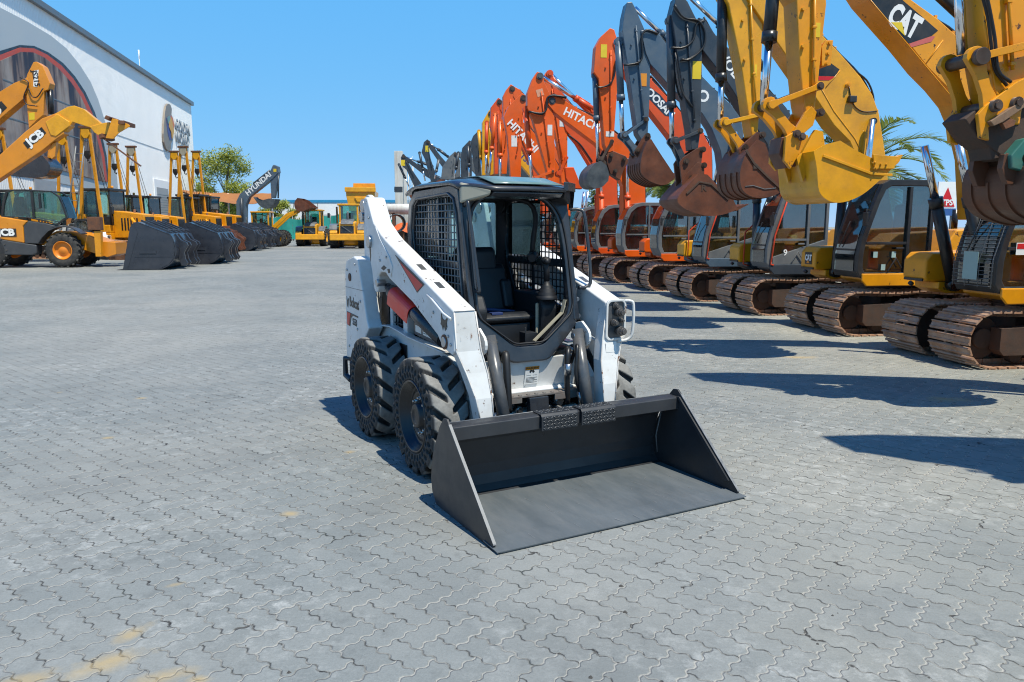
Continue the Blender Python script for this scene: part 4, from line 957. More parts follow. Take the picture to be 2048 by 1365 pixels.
def excavator_body(root, body, lower, cabm, style, rail=None, box_front=None):
    """undercarriage, deck, hood, counterweight, tool box and cab; local x forward, y left"""
    for sy in (1, -1):
        t = put('crawler_track', TRK, root, (0, sy*0.475, 0)); put('track_frame', TFR, t, (0, 0, 0), 0 if sy > 0 else PI)
    b = MB(); b.box(-0.55, 0.55, -0.3, 0.3, 0.28, 0.56); b.cyl((0, 0, 0.55), (0, 0, 0.82), 0.5, 32); b.lathe([(0.62, 0.53), (0.70, 0.54), (0.70, 0.50)], 48, 'z'); b.build('swing_base', M_frame, root, 0.01)
    b = MB(); b.prism([(-1.35, 0.80), (1.02, 0.80), (1.15, 0.86), (1.15, 0.95), (-1.35, 0.95)], 0.10, 0.83); b.prism([(-1.35, 0.80), (1.02, 0.80), (1.15, 0.86), (1.15, 0.95), (-1.35, 0.95)], -0.83, -0.35); b.box(-1.35, 0.6, -0.349, 0.099, 0.80, 0.93); b.prism([(-1.35, 0.775), (1.18, 0.775), (1.26, 0.86), (1.26, 0.965), (-1.35, 0.965)], 0.831, 0.865)
    b.build('deck', lower, root, 0.012)
    b = MB(); b.prism([(-1.45, 0.952), (-0.02, 0.952), (-0.02, 1.25), (-0.28, 1.62), (-1.45, 1.66)], 0.22, 0.82); hd = b.build('engine_hood', body, root, 0.025, 3)
    b = MB()
    for k in range(9): b.box(-0.95+k*0.05, -0.925+k*0.05, 0.821, 0.826, 1.15, 1.45)
    b.box(-1.30, -1.05, 0.821, 0.824, 1.05, 1.5)
    b.build('hood_louvre', M_blk, hd)
    b = MB(); b.prism([(-1.45, 0.952), (0.25, 0.952), (0.25, 1.30), (-0.1, 1.55), (-1.45, 1.62)], -0.82, -0.25); b.build('pump_cover', body, root, 0.025, 3)
    b = MB(); out = [(-1.46, 0.80), (-1.46, 0.82)]
    b.prism([(-1.46, -0.83), (-1.75, -0.80), (-1.98, -0.55), (-2.05, 0), (-1.98, 0.55), (-1.75, 0.80), (-1.46, 0.83)], 0.78, 1.60, axis='z'); b.build('counterweight', lower if style == 'v' else body, root, 0.05, 3)
    b = MB(); b.cyl((-1.1, -0.3, 1.6), (-1.1, -0.3, 1.95), 0.05, 12); b.build('exhaust_pipe', M_blk, root)
    b = MB(); b.prism([(0.30, 0.952), (1.12, 0.952), (1.16, 1.0), (1.16, 1.24), (1.08, 1.33), (0.30, 1.36)], -0.82, -0.36); tb = b.build('tool_box', body, root, 0.03, 3, loc=(0.16, -0.04, 0))
    b = MB(); b.tube([(1.16, -0.60, 0.90), (1.20, -0.60, 0.93)], 0.03, 10); b.box(1.15, 1.165, -0.78, -0.40, 0.955, 0.99); b.build('front_lamp', M_blk, tb)
    # cab
    if style == 'h':   # round-shouldered front
        prof = [(0.0, 0.90), (1.10, 0.90), (1.20, 1.10), (1.22, 1.45), (1.16, 1.85), (1.02, 2.15), (0.82, 2.30), (0.62, 2.345), (0.10, 2.345), (0.0, 2.26)]
        win = [(0.07, 1.0), (1.04, 1.0), (1.10, 1.14), (1.12, 1.45), (1.06, 1.82), (0.94, 2.06), (0.78, 2.20), (0.60, 2.245), (0.14, 2.245), (0.07, 2.20)]
    else:
        prof = [(0.0, 0.90), (1.14, 0.90), (1.20, 1.0), (1.20, 1.25), (1.14, 1.55), (0.98, 2.05), (0.88, 2.30), (0.76, 2.365), (0.08, 2.365), (0.0, 2.30)]
        win = [(0.06, 0.98), (1.07, 0.98), (1.11, 1.05), (1.11, 1.27), (1.05, 1.56), (0.90, 2.02), (0.81, 2.22), (0.72, 2.27), (0.12, 2.27), (0.06, 2.23)]
    cE = sub_empty('cab', root, (0.13, 0, 0))
    y0, y1 = 0.14, 0.835
    b = MB(); frame_plate(b, prof, win, y1-0.045, y1); frame_plate(b, prof, win, y0, y0+0.045)
    n = len(prof)
    wq = list(range(1, n))                       # front, roof and back skin strips between the two sides leave the front glazed
    def skin(i0, i1, ya, yb):
        p, q = prof[i0], prof[i1]; d = (Vector(q)-Vector(p)).normalized(); nn = Vector((-d.y, d.x))*0.035
        vs = [(p[0], ya, p[1]), (q[0], ya, q[1]), (q[0]+nn.x, ya, q[1]+nn.y), (p[0]+nn.x, ya, p[1]+nn.y)]
        vs += [(a, yb, c) for a, _, c in vs]
        b.add(vs, [(0, 1, 2, 3), (7, 6, 5, 4), (0, 4, 5, 1), (1, 5, 6, 2), (2, 6, 7, 3), (3, 7, 4, 0)])
    ya, yb = y0+0.04, y1-0.04
    skin(1, 2, ya, yb)
    for i in range(2, 6): skin(i, i+1, y1-0.10, yb); skin(i, i+1, ya, y0+0.09)
    skin(6, 7, ya, yb); skin(7, 8, ya, yb); skin(8, 9, ya, yb)
    b.box(0.0, 0.035, ya, yb, 0.90, 1.45)
    b.build('cab_frame', cabm, cE, 0.01)
    # door: bars and lower panel
    b = MB(); b.box(0.38, 0.43, y1-0.03, y1+0.012, 0.98, 2.26); b.box(0.43, 1.08, y1-0.028, y1+0.008, 1.40, 1.44); b.box(0.47, 0.60, y1+0.012, y1+0.03, 1.33, 1.36)
    if style == 'v': b.prism([(0.06, 0.97), (1.08, 0.97), (1.08, 1.10), (0.06, 1.42)], y1-0.03, y1+0.004)
    b.tube([(0.50, y1+0.03, 1.05), (0.60, y1+0.035, 1.20), (0.72, y1+0.03, 1.0)], 0.012, 6); b.build('door', cabm, cE, 0.004)
    b = MB(); b.prism(win, y1-0.034, y1-0.030); b.build('side_pane', M_dglass, cE)
    b = MB(); b.prism(win, y0+0.015, y0+0.019); b.build('side_pane', M_dglass, cE)
    b = MB(); b.box(0.06, 1.05, y0+0.025, y0+0.06, 0.95, 1.40); b.box(0.05, 1.05, y0+0.06, y1-0.06, 0.92, 0.96); b.build('cab_liner', M_cabin, cE)
    b = MB(); pth = [(a+0.004, c) for a, c in prof[2:7]]; b.strip(pth, y0+0.085, y1-0.095, -0.005); b.build('windscreen', M_dglass, cE)
    b = MB(); zc = 1.32; b.box(1.185, 1.20, y0+0.08, y1-0.09, zc-0.015, zc+0.015)
    b.tube([(1.215, y0+0.2, 1.36), (1.15, y0+0.35, 1.75)], 0.008, 5); b.build('windscreen_bar', M_blk, cE)
    b = MB(); b.box(0.012, 0.017, ya, yb, 1.45, 2.28); b.build('rear_pane', M_dglass, cE)
    b = MB(); b.prism([(0.20, 1.30), (0.55, 1.30), (0.60, 1.36), (0.34, 1.42), (0.30, 2.0), (0.20, 2.02)], 0.30, 0.68); b.box(0.25, 0.55, 0.33, 0.65, 0.96, 1.30); b.prism([(0.45, 1.0), (0.85, 1.0), (0.85, 1.52), (0.62, 1.56), (0.40, 1.45)], 0.19, 0.29); b.build('operator_seat', M_seat2, cE, 0.03, 3)
    b = MB(); b.tube([(0.95, 0.5, 0.98), (0.88, 0.5, 1.50)], 0.012, 6); b.tube([(0.95, 0.38, 0.98), (0.88, 0.38, 1.50)], 0.012, 6); b.cyl((0.8, 0.24, 1.5), (0.82, 0.24, 1.66), 0.02, 8); b.sphere((0.82, 0.24, 1.68), 0.03, 8, 6); b.build('control_lever', M_blk, cE)
    b = MB(); b.tube([(1.05, y1+0.01, 1.9), (1.16, y1+0.08, 1.92), (1.17, y1+0.09, 1.80)], 0.01, 6); b.box(1.15, 1.18, y1+0.02, y1+0.12, 1.68, 1.88); b.build('mirror', M_blk, cE, 0.01)
    if rail:
        b = MB(); b.tube([(1.12, -0.34, 0.88), (1.24, -0.34, 0.92), (1.22, -0.36, 1.55), (0.75, -0.40, 1.95), (0.5, -0.42, 1.95)], 0.016, 8); b.build('handrail', rail, root)
        b = MB(); b.tube([(1.20, y1+0.03, 0.95), (1.26, y1+0.03, 0.97), (1.20, y1+0.03, 1.50), (0.98, y1+0.03, 2.18), (0.93, y1+0.0, 2.2)], 0.016, 8); b.build('handrail', rail, root)
    return tb, cE

def bucket_parts(root, P, io, w, m, teeth=5, ribs=0, th=0.022, tooth_len=0.16, tm=None, ears=None):
    """P: side outline (x,z); first io points run along the outside of the shell from the hinge to the lip"""
    e = sub_empty('bucket', root)
    out = [tuple(p) for p in P[:io]]; sm = [tuple(v) for v in bez([Vector((a, 0, c)) for a, c in out], 4)]; sm = [(v[0], v[2]) for v in sm]
    area = sum(P[i][0]*P[(i+1) % len(P)][1]-P[(i+1) % len(P)][0]*P[i][1] for i in range(len(P)))
    b = MB(); b.strip(sm, -w/2, w/2, th if area > 0 else -th)
    b.build('shell', m, e)
    side = sm+[tuple(p) for p in P[io:]]
    for sy in (-1, 1):
        b = MB(); b.prism(side, min(sy*w/2, sy*(w/2+0.02)), max(sy*w/2, sy*(w/2+0.02)))
        b.build('side_plate', m, e)
    for k in range(ribs):
        b = MB(); yy = -w/2+w*(k+0.5)/ribs; q = sm[len(sm)//4: len(sm)*4//5]; b.strip(q, yy-0.012, yy+0.012, -0.014 if area > 0 else 0.014); b.build('wear_strip', m, e)
    if teeth:
        a = Vector(sm[-2]); c = Vector(sm[-1]); d = (c-a).normalized(); nn = Vector((-d.y, d.x))*(1 if area > 0 else -1)
        for k in range(teeth):
            yy = -w/2+w*(k+0.5)/teeth
            p0 = c-d*0.06; p1 = c+d*tooth_len; t0, t1 = 0.045, 0.012
            poly = [tuple(p0-nn*0.02), tuple(c-nn*0.03), tuple(p1), tuple(p1+nn*t1), tuple(c+nn*t0), tuple(p0+nn*t0)]
            b = MB(); b.prism(poly, yy-0.045, yy+0.045); b.build('tooth', tm or m, e)
    if ears:
        for sy in (-1, 1):
            b = MB(); b.prism(ears, min(sy*0.14, sy*0.20), max(sy*0.14, sy*0.20)); b.build('hinge_ear', m, e, 0.004)
    return e
def two_point(root, name, p, q, y, r, m): 
    b = MB(); b.cyl((p[0], y, p[1]), (q[0], y, q[1]), r, 14); return b.build(name, m, root)
def cylinder_part(root, name, p, q, y, r, m, frac=0.6, rod=None):
    """hydraulic cylinder: barrel, gland and chrome rod"""
    P, Q = Vector((p[0], y, p[1])), Vector((q[0], y, q[1])); mid = P.lerp(Q, frac); d = (Q-P).normalized()
    b = MB(); b.cyl(P, mid, r, 16); b.cyl(mid-d*0.10, mid+d*0.02, r*1.18, 16); b.cyl(P-Vector((0, r*0.9, 0)), P+Vector((0, r*0.9, 0)), r*1.15, 12)
    b.tube([P+d*0.1+Vector((0.0, 0, r*1.3)), mid-d*0.1+Vector((0, 0, r*1.3))], r*0.18, 5)
    o = b.build(name, m, root)
    b = MB(); b.cyl(mid, Q, rod or r*0.58, 14); b.build('piston_rod', M_chrome, o); return o
def bar_part(root, name, p, q, y, h, th, m):
    p, q = Vector(p), Vector(q); d = (q-p).normalized(); n = Vector((-d.y, d.x))*h/2
    ang = math.degrees(math.atan2(d.y, d.x))
    poly = arc(q.x, q.y, h*0.72, ang-70, ang+70, 6)+[tuple(q-d*h+n*0.8), tuple(p+d*h+n*0.8)]+arc(p.x, p.y, h*0.72, ang+110, ang+250, 6)+[tuple(p+d*h-n*0.8), tuple(q-d*h-n*0.8)]
    b = MB(); b.prism(poly, y-th/2, y+th/2); return b.build(name, m, root, 0.003)
def pins(root, pts, w, r, m):
    for p in pts:
        b = MB(); b.cyl((p[0], -w, p[1]), (p[0], w, p[1]), r, 16); b.cyl((p[0], w, p[1]), (p[0], w+0.02, p[1]), r*0.6, 10); b.build('link_pin', m, root)

def excavator(contact, label, cols, style='c', name='excavator', rail=None, group='excavators parked in a row', S=1.0):
    g = ground_at(*contact)
    o = g - FW_*1.25*S - LF_*0.825*S; o.z = 0
    root = thing(name, label, 'excavator', o, math.atan2(FW_.y, FW_.x), group, 1.0)
    body, lower, cabm = cols
    tb, cab = excavator_body(root, body, lower, cabm, style, rail)
    def loc(pt, y=0.0):
        w_ = in_plane(pt[0], pt[1], o+LF_*y, LF_); d = w_-o
        return (d.dot(FW_), d.z)
    def L(key, pts, y=0.0): return [loc(p, y) for p in px(key, pts)]
    return root, tb, cab, L
def stick_part(root, poly, w, m, name='stick'):
    b = MB(); b.prism(poly, -w/2, w/2); o = b.build(name, m, root, 0.012)
    if name == 'stick':            # steel pipe with clamps and bosses down the near face
        q = sorted(poly, key=lambda p: -p[1]); n = 3
        t = Vector((sum(p[0] for p in q[:n])/n, sum(p[1] for p in q[:n])/n)); e = Vector((sum(p[0] for p in q[-n:])/n, sum(p[1] for p in q[-n:])/n)); d = e-t
        pts = [(t.x+d.x*k-.05, w/2+.03, t.y+d.y*k) for k in (.16, .40, .66, .86)]
        b = MB(); b.tube(pts, .016, 6); b.build('pipe', m, o)
        for k in (.20, .42, .64, .84):
            b = MB(); c = t+d*k; b.box(c.x-.075, c.x-.025, w/2, w/2+.048, c.y-.014, c.y+.014); b.build('pipe_clamp', m, o, .003)
        for k in (.30, .55):
            b = MB(); c = t+d*k; b.cyl((c.x+.08, w/2-.01, c.y), (c.x+.08, w/2+.035, c.y), .022, 10); b.build('boss', m, o)
    else:                          # hoses strapped along the upper edge of the boom
        up = poly[len(poly)//2:]; up = [p for p in up if p[1] > 1.3]
        if len(up) > 3:
            for k, y in enumerate((.12, .03, -.08)):
                b = MB(); b.tube(bez([Vector((p[0], y, p[1]+.035+.03*math.sin(2*i+k))) for i, p in enumerate(up)], 4), .018, 6); b.build('hydraulic_hose', M_hose, o)
            for i in range(1, len(up)-1):
                b = MB(); c = up[i]; b.box(c[0]-.018, c[0]+.018, -.11, .145, c[1]-.02, c[1]+.058); b.build('hose_clamp', m, o, .004)
    return o
def hose_on(root, pts, ys, r=0.016):
    for k, y in enumerate(ys):
        q = [Vector((p[0], y, p[1]+0.02*math.sin(3*i+k))) for i, p in enumerate(pts)]
        b = MB(); b.tube(bez(q, 4), r, 6); b.build('hydraulic_hose', M_hose, root)
def text_dir(p, q, y, flip=False):
    """frame on the near (left) side plate: line runs from p towards q"""
    a, c = Vector((p[0], y, p[1])), Vector((q[0], y, q[1])); ux = (c-a).normalized(); n = Vector((0, 1, 0)); uy = n.cross(ux)
    M = Matrix((ux, uy, n)).transposed().to_4x4(); M.translation = (a+c)/2; return M
def sticker(root, p, w, h, y, m=None, ang=0.0):
    M = text_dir((p[0]+.5, p[1]), (p[0]-.5, p[1]), y) @ Matrix.Rotation(ang, 4, 'Z'); return plate('sticker', [(-w/2, -h/2), (w/2, -h/2), (w/2, h/2), (-w/2, h/2)], M, m or M_yeldec, root, 0.004)

# ---------------- E0: machine beyond the right edge; its arm hangs into the picture
C_Y = (M_yel, M_yel, M_blk)
BWID = 0.36
r0, tb, cab, L = excavator((2530, 858), 'yellow excavator cut by the right edge, scuffed arm and rusty bucket with green guard', C_Y)
bm_ = L('p', [(2385, 560), (2370, 300), (2330, 150), (2210, -50), (2030, -290), (1960, -370), (1980, -440), (2070, -420), (2240, -230), (2385, 0), (2440, 150), (2450, 560)], .18)
bo = stick_part(r0, bm_, BWID, M_yel, 'boom')
st = L('p', [(1962, -460), (1940, -350), (1960, -100), (1968, 50), (1990, 180), (2010, 250), (2040, 250), (2060, 120), (2080, -60), (2075, -260), (2030, -450)], .15); so_ = stick_part(r0, st, 0.30, M_yel)
cy = L('p', [(1908, -270), (1928, 108)], 0.02); cylinder_part(r0, 'bucket_cylinder', cy[0], cy[1], 0.0, 0.062, M_blk, 0.5, 0.042)
cyb = L('p', [(2420, 560), (2350, 120)], 0.2)
for y in (-.3, .3): cylinder_part(r0, 'boom_cylinder', cyb[0], cyb[1], y, 0.07, M_blk, 0.55)
lk = L('d', [(690, 355), (790, 330), (1100, 255), (700, 380), (775, 625), (1060, 560), (890, 610), (940, 915)], 0.0)
two_point(r0, 'cross_pin', lk[0], lk[1], 0.0, 0.01, M_pin)
b = MB(); b.cyl((lk[0][0]+.0, -.24, lk[0][1]), (lk[0][0], .24, lk[0][1]), 0.055, 18); b.cyl((lk[0][0], .20, lk[0][1]), (lk[0][0], .25, lk[0][1]), 0.07, 18); b.build('cross_pin', M_pin, r0, 0.004)
for y in (-.22, .22): bar_part(r0, 'link_bar', lk[0], lk[2], y, 0.075, 0.05, M_yel); bar_part(r0, 'tipping_link', lk[0], lk[4], y*.7, 0.13, 0.05, M_yel)
cp = L('d', [(640, 680), (700, 640), (780, 650), (900, 540), (1046, 450), (1200, 430), (1200, 700), (1000, 800), (900, 860), (820, 930), (700, 910), (690, 780)], .2)
cp = L('d', [(785, 650), (830, 600), (1000, 470), (1120, 410), (1120, 560), (1000, 600), (900, 690), (845, 725), (850, 800), (800, 785)], .2)
for y0_, y1_ in ((.16, .20), (-.20, -.16)):
    b = MB(); b.prism(cp, y0_, y1_); b.build('quick_coupler', M_yel, r0, 0.006)
b = MB(); b.prism(L('d', [(640, 690), (700, 640), (800, 640), (1100, 520), (1180, 760), (1000, 880), (880, 920), (720, 800)], 0), -.14, .14); b.build('coupler_core', M_frame, r0, 0.01)
b = MB(); b.prism(L('d', [(830, 695), (1046, 555), (1075, 580), (900, 700), (850, 722)], .2), .20, .25); b.build('coupler_rail', mat('worn_tan_steel', (0.24, 0.15, 0.09), 0.6, var=0.3, dirt=(0.08, 0.04, 0.025), damt=0.8, dscale=5), r0, 0.004)
b = MB(); b.prism(L('d', [(900, 700), (930, 670), (980, 690), (970, 720), (920, 740)], .2), .20, .24); b.build('latch', M_rusty, r0, 0.004)
b = MB(); b.prism(L('d', [(770, 790), (880, 770), (910, 890), (800, 915)], 0), -.13, .13); b.build('coupler_block', M_frame, r0, 0.004)
pins(r0, [lk[4], lk[6], lk[7], lk[5]], .24, 0.05, M_pin)
hose_on(r0, L('d', [(1010, -100), (960, 100), (930, 300), (890, 420), (820, 420)], .1), (.05, .10), 0.018); hose_on(r0, L('d', [(800, -60), (840, 100), (860, 250), (880, 400), (950, 480)], .17), (.17, .21), 0.014)
bp_ = L('d', [(970, 900), (910, 965), (890, 1060), (905, 1155), (975, 1230), (1130, 1275), (1330, 1235), (1480, 1100), (1450, 1000), (1280, 915), (1130, 880)], .0)
bucket_parts(r0, bp_, 8, 0.80, mat('blackened_bucket_steel', (0.085, 0.042, 0.026), 0.5, var=0.4, vscale=2.5, dirt=(0.17, 0.055, 0.022), damt=0.9, dscale=1.8, bump=0.15, bscale=20), 5, 4, ears=L('d', [(900, 960), (915, 880), (970, 870), (1010, 920), (1000, 1050), (930, 1050)], .16))
b = MB(); b.prism(L('d', [(1005, 880), (1085, 785), (1190, 760), (1240, 890), (1140, 990), (1010, 955)], .30), .10, .24); b.build('coupler_guard', mat('green_worn_paint', (0.035, 0.16, 0.13), 0.5, var=0.2, rust=0.25, rscale=7, dirt=(.12, .08, .06), damt=.7), r0, 0.01)

rN = copy_tree(r0, loc=(r0.location.x+.48, r0.location.y-2.65, 0), label='yellow excavator parked past the right edge, throwing the nearest shadow on the pavers')
# ---------------- E1: yellow machine whose lettered boom crosses the top right
r1, tb, cab, L = excavator((1985, 740), 'yellow excavator with lettered boom, yellow bucket and wire guard on its cab front', C_Y)
bm_ = L('d', [(100, -110), (170, 0), (390, 250), (500, 388), (600, 490), (680, 590), (735, 720), (775, 900), (790, 1250), (910, 1250), (905, 900), (895, 640), (860, 420), (760, 300), (660, 200), (560, 110), (380, -20), (180, -190), (60, -230), (-20, -200)], .19)
bo = stick_part(r1, bm_, .38, M_yel, 'boom')
dec = L('d', [(160, -5), (390, 250), (520, 205), (556, 175), (470, 100), (350, -2)], .19); DM = text_dir((0, 0), (-1, 0), .192)
def deco(name, key, pts, m, L, par, yb=.192, dep=.003):
    q = L(key, pts, yb); b = MB(); b.prism(q, yb, yb+dep); return b.build(name, m, par)
deco('logo_panel', 'd', [(160, -5), (390, 250), (520, 205), (556, 175), (470, 100), (350, -2)], M_blk, L, bo, .1905)
deco('logo_panel', 'd', [(392, 250), (405, 270), (520, 238), (540, 208), (520, 207)], M_pinkred, L, bo, .1905)
pq = L('d', [(280, 72), (448, 178)], .192); TM = text_dir(pq[0], pq[1], .1945); wd = (Vector(pq[0])-Vector(pq[1])).length
lettering('boom_lettering', 'CAT', 0.34, TM, M_wht, bo, 0.001, 0.018, wid=wd/0.66*0.92)
b = MB(); b.prism(L('d', [(290, 128), (352, 128), (368, 205)], .1945), .1955, .1972); b.build('logo_triangle', M_yeldec, bo)
cyl_ = L('d', [(668, 1320), (672, 830)], .0); 
for y in (-.30, .30): cylinder_part(r1, 'boom_cylinder', (0.98, 0.92), L('d', [(672, 800)], .3)[0], y, 0.075, M_blk, 0.62, .048)
cs = L('d', [(830, 380), (240, -190)], .0); cylinder_part(r1, 'stick_cylinder', (cs[0][0], cs[0][1]+.30), (cs[1][0], cs[1][1]+.25), 0, 0.065, M_blk, .7)
# weld seams, clamps and grease marks on the lettered boom
for pts_ in ([(585, 230), (490, 360)], [(120, -60), (330, 190), (480, 370), (640, 560), (690, 660)]):
    b = MB(); b.tube([(a, .192, c) for a, c in L('d', pts_, .19)], .007, 5); b.build('weld_seam', M_yel, bo)
# stick and yellow bucket
st = L('c', [(560, -260), (520, -130), (600, 0), (620, 400), (645, 640), (665, 725), (705, 725), (722, 600), (737, 480), (760, 250), (785, 30), (780, -120), (700, -280)], .16); so_ = stick_part(r1, st, .32, M_yel)
b = MB(); b.prism(L('c', [(745, 300), (770, 255), (815, 255), (800, 410), (745, 415)], .1), .10, .14)
b.build('hook_bracket', M_yel, so_, .004)
pins(so_, L('c', [(795, 270), (787, 335), (780, 398)], .12), .145, .028, M_yel)
sticker(so_, L('c', [(722, 188)], .16)[0], .09, .16, .161)
cy = L('c', [(470, -180), (400, 650)], .02); cylinder_part(r1, 'bucket_cylinder', cy[0], cy[1], 0.0, .075, M_blk, .515, .046)
lk = L('c', [(400, 665), (460, 655), (685, 555), (545, 845), (690, 715), (575, 862), (740, 838), (640, 993)], 0)
b = MB(); b.cyl((lk[0][0], -.20, lk[0][1]), (lk[0][0], .20, lk[0][1]), .05, 16); b.build('cross_pin', M_pin, r1, .004)
for y in (-.2, .2): bar_part(r1, 'link_bar', lk[0], lk[2], y, .075, .05, M_yel); bar_part(r1, 'tipping_link', lk[0], lk[3], y*.6, .13, .07, M_yel)
cp = L('c', [(690, 660), (725, 700), (700, 780), (620, 850), (610, 960), (560, 1050), (520, 1000), (530, 850), (580, 820), (650, 700)], .19)
for y0_, y1_ in ((.15, .20), (-.20, -.15)):
    b = MB(); b.prism(cp, y0_, y1_); b.build('quick_coupler', M_yel, r1, .006)
b = MB(); b.prism(L('c', [(470, 860), (560, 850), (560, 1040), (500, 1050), (455, 960)], 0), -.14, .14); b.build('coupler_block', M_rustb, r1, .01)
pins(r1, [lk[2], lk[3], lk[4], lk[5]], .23, .045, M_pin)
bp_ = L('c', [(700, 940), (720, 1050), (735, 1190), (800, 1250), (885, 1256), (1000, 1210), (1120, 1110), (1235, 1000), (1065, 985), (960, 935), (865, 875), (770, 900)], .44)
bucket_parts(r1, bp_, 8, .88, M_yel2, 5, 0, tooth_len=.10, ears=L('c', [(600, 985), (635, 950), (690, 850), (720, 805), (765, 820), (775, 900), (760, 960), (690, 1000), (640, 1130)], .2))
b = MB(); b.prism(L('c', [(1065, 960), (1215, 975), (1195, 1050), (1075, 1050)], .46), .462, .49)
bk = b.build('cutter_plate', M_yel2, r1, .004)
b = MB(); b.strip(L('c', [(765, 960), (900, 1010), (1060, 1070), (1190, 1080)], .46), .462, .478, .03); b.build('stiffener', M_yel2, r1, .003)
pins(bk, L('c', [(1085, 1010), (1120, 1020), (1155, 1022), (1090, 1045)], .49), .492, .018, M_yel2)
b = MB()     # wire guard over the front of the cab
for k in range(30): z = .98+k*.045; xx = 1.235 if z < 1.3 else 1.235-(z-1.3)*.30; b.cyl((xx, .16, z), (xx, .82, z), .0035, 5)
for k in range(4):
    y = .18+k*.21; b.tube([(1.235, y, .96), (1.235, y, 1.3), (.93, y, 2.32)], .006, 5)
b.build('wire_guard', M_lgr, cab)
sM = text_dir((1.0, 1.42), (.85, 1.42), .846); 
pl = plate('sticker', [(-.06, -.07), (.06, -.07), (.06, .07), (-.06, .07)], sM, M_wht, cab); plate('sticker', [(-.05, .0), (.05, .0), (.05, .06), (-.05, .06)], sM @ Matrix.Translation((0, 0, .003)), M_decred, cab)
b = MB(); b.box(1.252, 1.256, .36, .60, 1.05, 1.38); b.build('notice_sheet', mat('pale_green_paper', (.30, .42, .40), .6), cab)
b = MB(); b.box(.05, 1.1, .836, .842, .86, .94); b.build('reflective_strip', mat('lime_reflective', (.45, .60, .03), .4), cab)

# ---------------- E2: yellow machine with black cab, brown bucket
r2, tb, cab, L = excavator((1714, 674), 'yellow excavator with black framed cab beside a logo box, arm ending in a brown bucket', C_Y)
bm_ = L('p', [(1440, -95), (1500, 5), (1529, 48), (1577, 118), (1632, 197), (1668, 251), (1700, 284), (1716, 320), (1722, 380), (1730, 520), (1800, 520), (1780, 400), (1771, 310), (1758, 226), (1745, 190), (1722, 155), (1674, 100), (1648, 74), (1560, -20), (1480, -110)], .19); bo = stick_part(r2, bm_, .38, M_yel2, 'boom')
deco('logo_panel', 'c', [(765, 360), (865, 432), (840, 475), (735, 472), (745, 380)], M_blk, L, bo, .1905); deco('logo_panel', 'c', [(735, 474), (838, 477), (800, 500), (735, 500)], M_decred, L, bo, .1905)
b = MB(); q = L('c', [(920, 530), (965, 645), (1080, 690), (1140, 820)], .2); b.tube(bez([(a, .2, c) for a, c in L('c', [(925, 540), (940, 620), (970, 670), (1020, 695), (1100, 690)], .2)], 4), .008, 5); b.build('wire', M_hose, bo)
for y in (-.3, .3): cylinder_part(r2, 'boom_cylinder', (1.0, .92), L('c', [(1068, 745)], .3)[0], y, .075, M_blk, .55, .048)
pins(bo, L('c', [(1068, 755)], .2), .26, .05, M_blk)
pins(bo, L('c', [(915, 530)], .2), .235, .035, M_yel)
for pts_ in ([(868, 440), (780, 545)], [(735, 520), (830, 690), (960, 860), (1010, 960)]):
    b = MB(); b.tube([(a, .192, c) for a, c in L('c', pts_, .19)], .007, 5); b.build('weld_seam', M_yel2, bo)
b = MB(); b.box(0, .12, .19, .26, 0, .10); q_ = L('c', [(960, 640)], .2)[0]; b.build('work_lamp', M_blk, bo, .01, loc=(q_[0], 0, q_[1]))
hose_on(bo, L('c', [(760, 215), (860, 320), (950, 420), (1040, 500), (1080, 580), (1085, 660)], .19), (.16, .08, 0, -.08), .014)
st = L('c', [(140, -170), (130, -60), (180, 30), (262, 440), (300, 700), (325, 850), (358, 850), (372, 650), (385, 300), (398, 0), (400, -120), (300, -210)], .15); so_ = stick_part(r2, st, .30, M_yel2)
sticker(so_, L('c', [(335, 438)], .15)[0], .085, .17, .152)
cy = L('c', [(140, -60), (128, 745)], .0); cylinder_part(r2, 'bucket_cylinder', cy[0], cy[1], 0, .075, M_blk, .69, .046)
lk = L('c', [(135, 770), (345, 722), (215, 925), (352, 848), (245, 925)], 0)
b = MB(); b.cyl((lk[0][0], -.19, lk[0][1]), (lk[0][0], .19, lk[0][1]), .05, 16); b.build('cross_pin', M_pin, r2)
for y in (-.18, .18): bar_part(r2, 'link_bar', lk[0], lk[1], y, .07, .05, M_yel2); bar_part(r2, 'tipping_link', lk[0], lk[4], y*.6, .12, .06, M_yel)
pins(r2, [lk[1], lk[3], lk[4]], .22, .05, M_pin)
bp_ = L('c', [(300, 925), (262, 1000), (245, 1090), (262, 1180), (330, 1225), (420, 1225), (500, 1190), (580, 1100), (520, 1075), (440, 1000), (400, 890), (355, 868)], .42)
bucket_parts(r2, bp_, 8, .84, M_rustb, 5, 4, ears=L('c', [(230, 930), (260, 900), (350, 820), (385, 850), (330, 900), (280, 990), (255, 1010)], .16))
bx = frame_M((1.163, -.59, 1.13), (0, -1, 0), (0, 0, 1)); bx = Matrix(((0, 0, 1, 1.164), (1, 0, 0, -.56), (0, 1, 0, 1.14), (0, 0, 0, 1)))
plate('logo_panel', [(-.11, -.10), (.11, -.10), (.11, .10), (-.11, .10)], bx, M_blk, tb, .003)
lettering('box_lettering', 'CAT', .13, bx @ Matrix.Translation((0, .005, .0035)), M_wht, tb, .001, .007, wid=.80)
plate('logo_triangle', [(-.05, -.085), (.05, -.085), (0, -.025)], bx @ Matrix.Translation((0, 0, .0065)), M_orange_dec, tb, .001)
for p in ((.92, 1.25), (.62, 1.25), (.78, 1.06)): plate('sticker', [(-.035, -.045), (.035, -.045), (.035, .045), (-.035, .045)], text_dir((p[0]+.05, p[1]), (p[0]-.05, p[1]), .838), mat('pale_green_paper', (.30, .42, .40), .6), cab, .002)

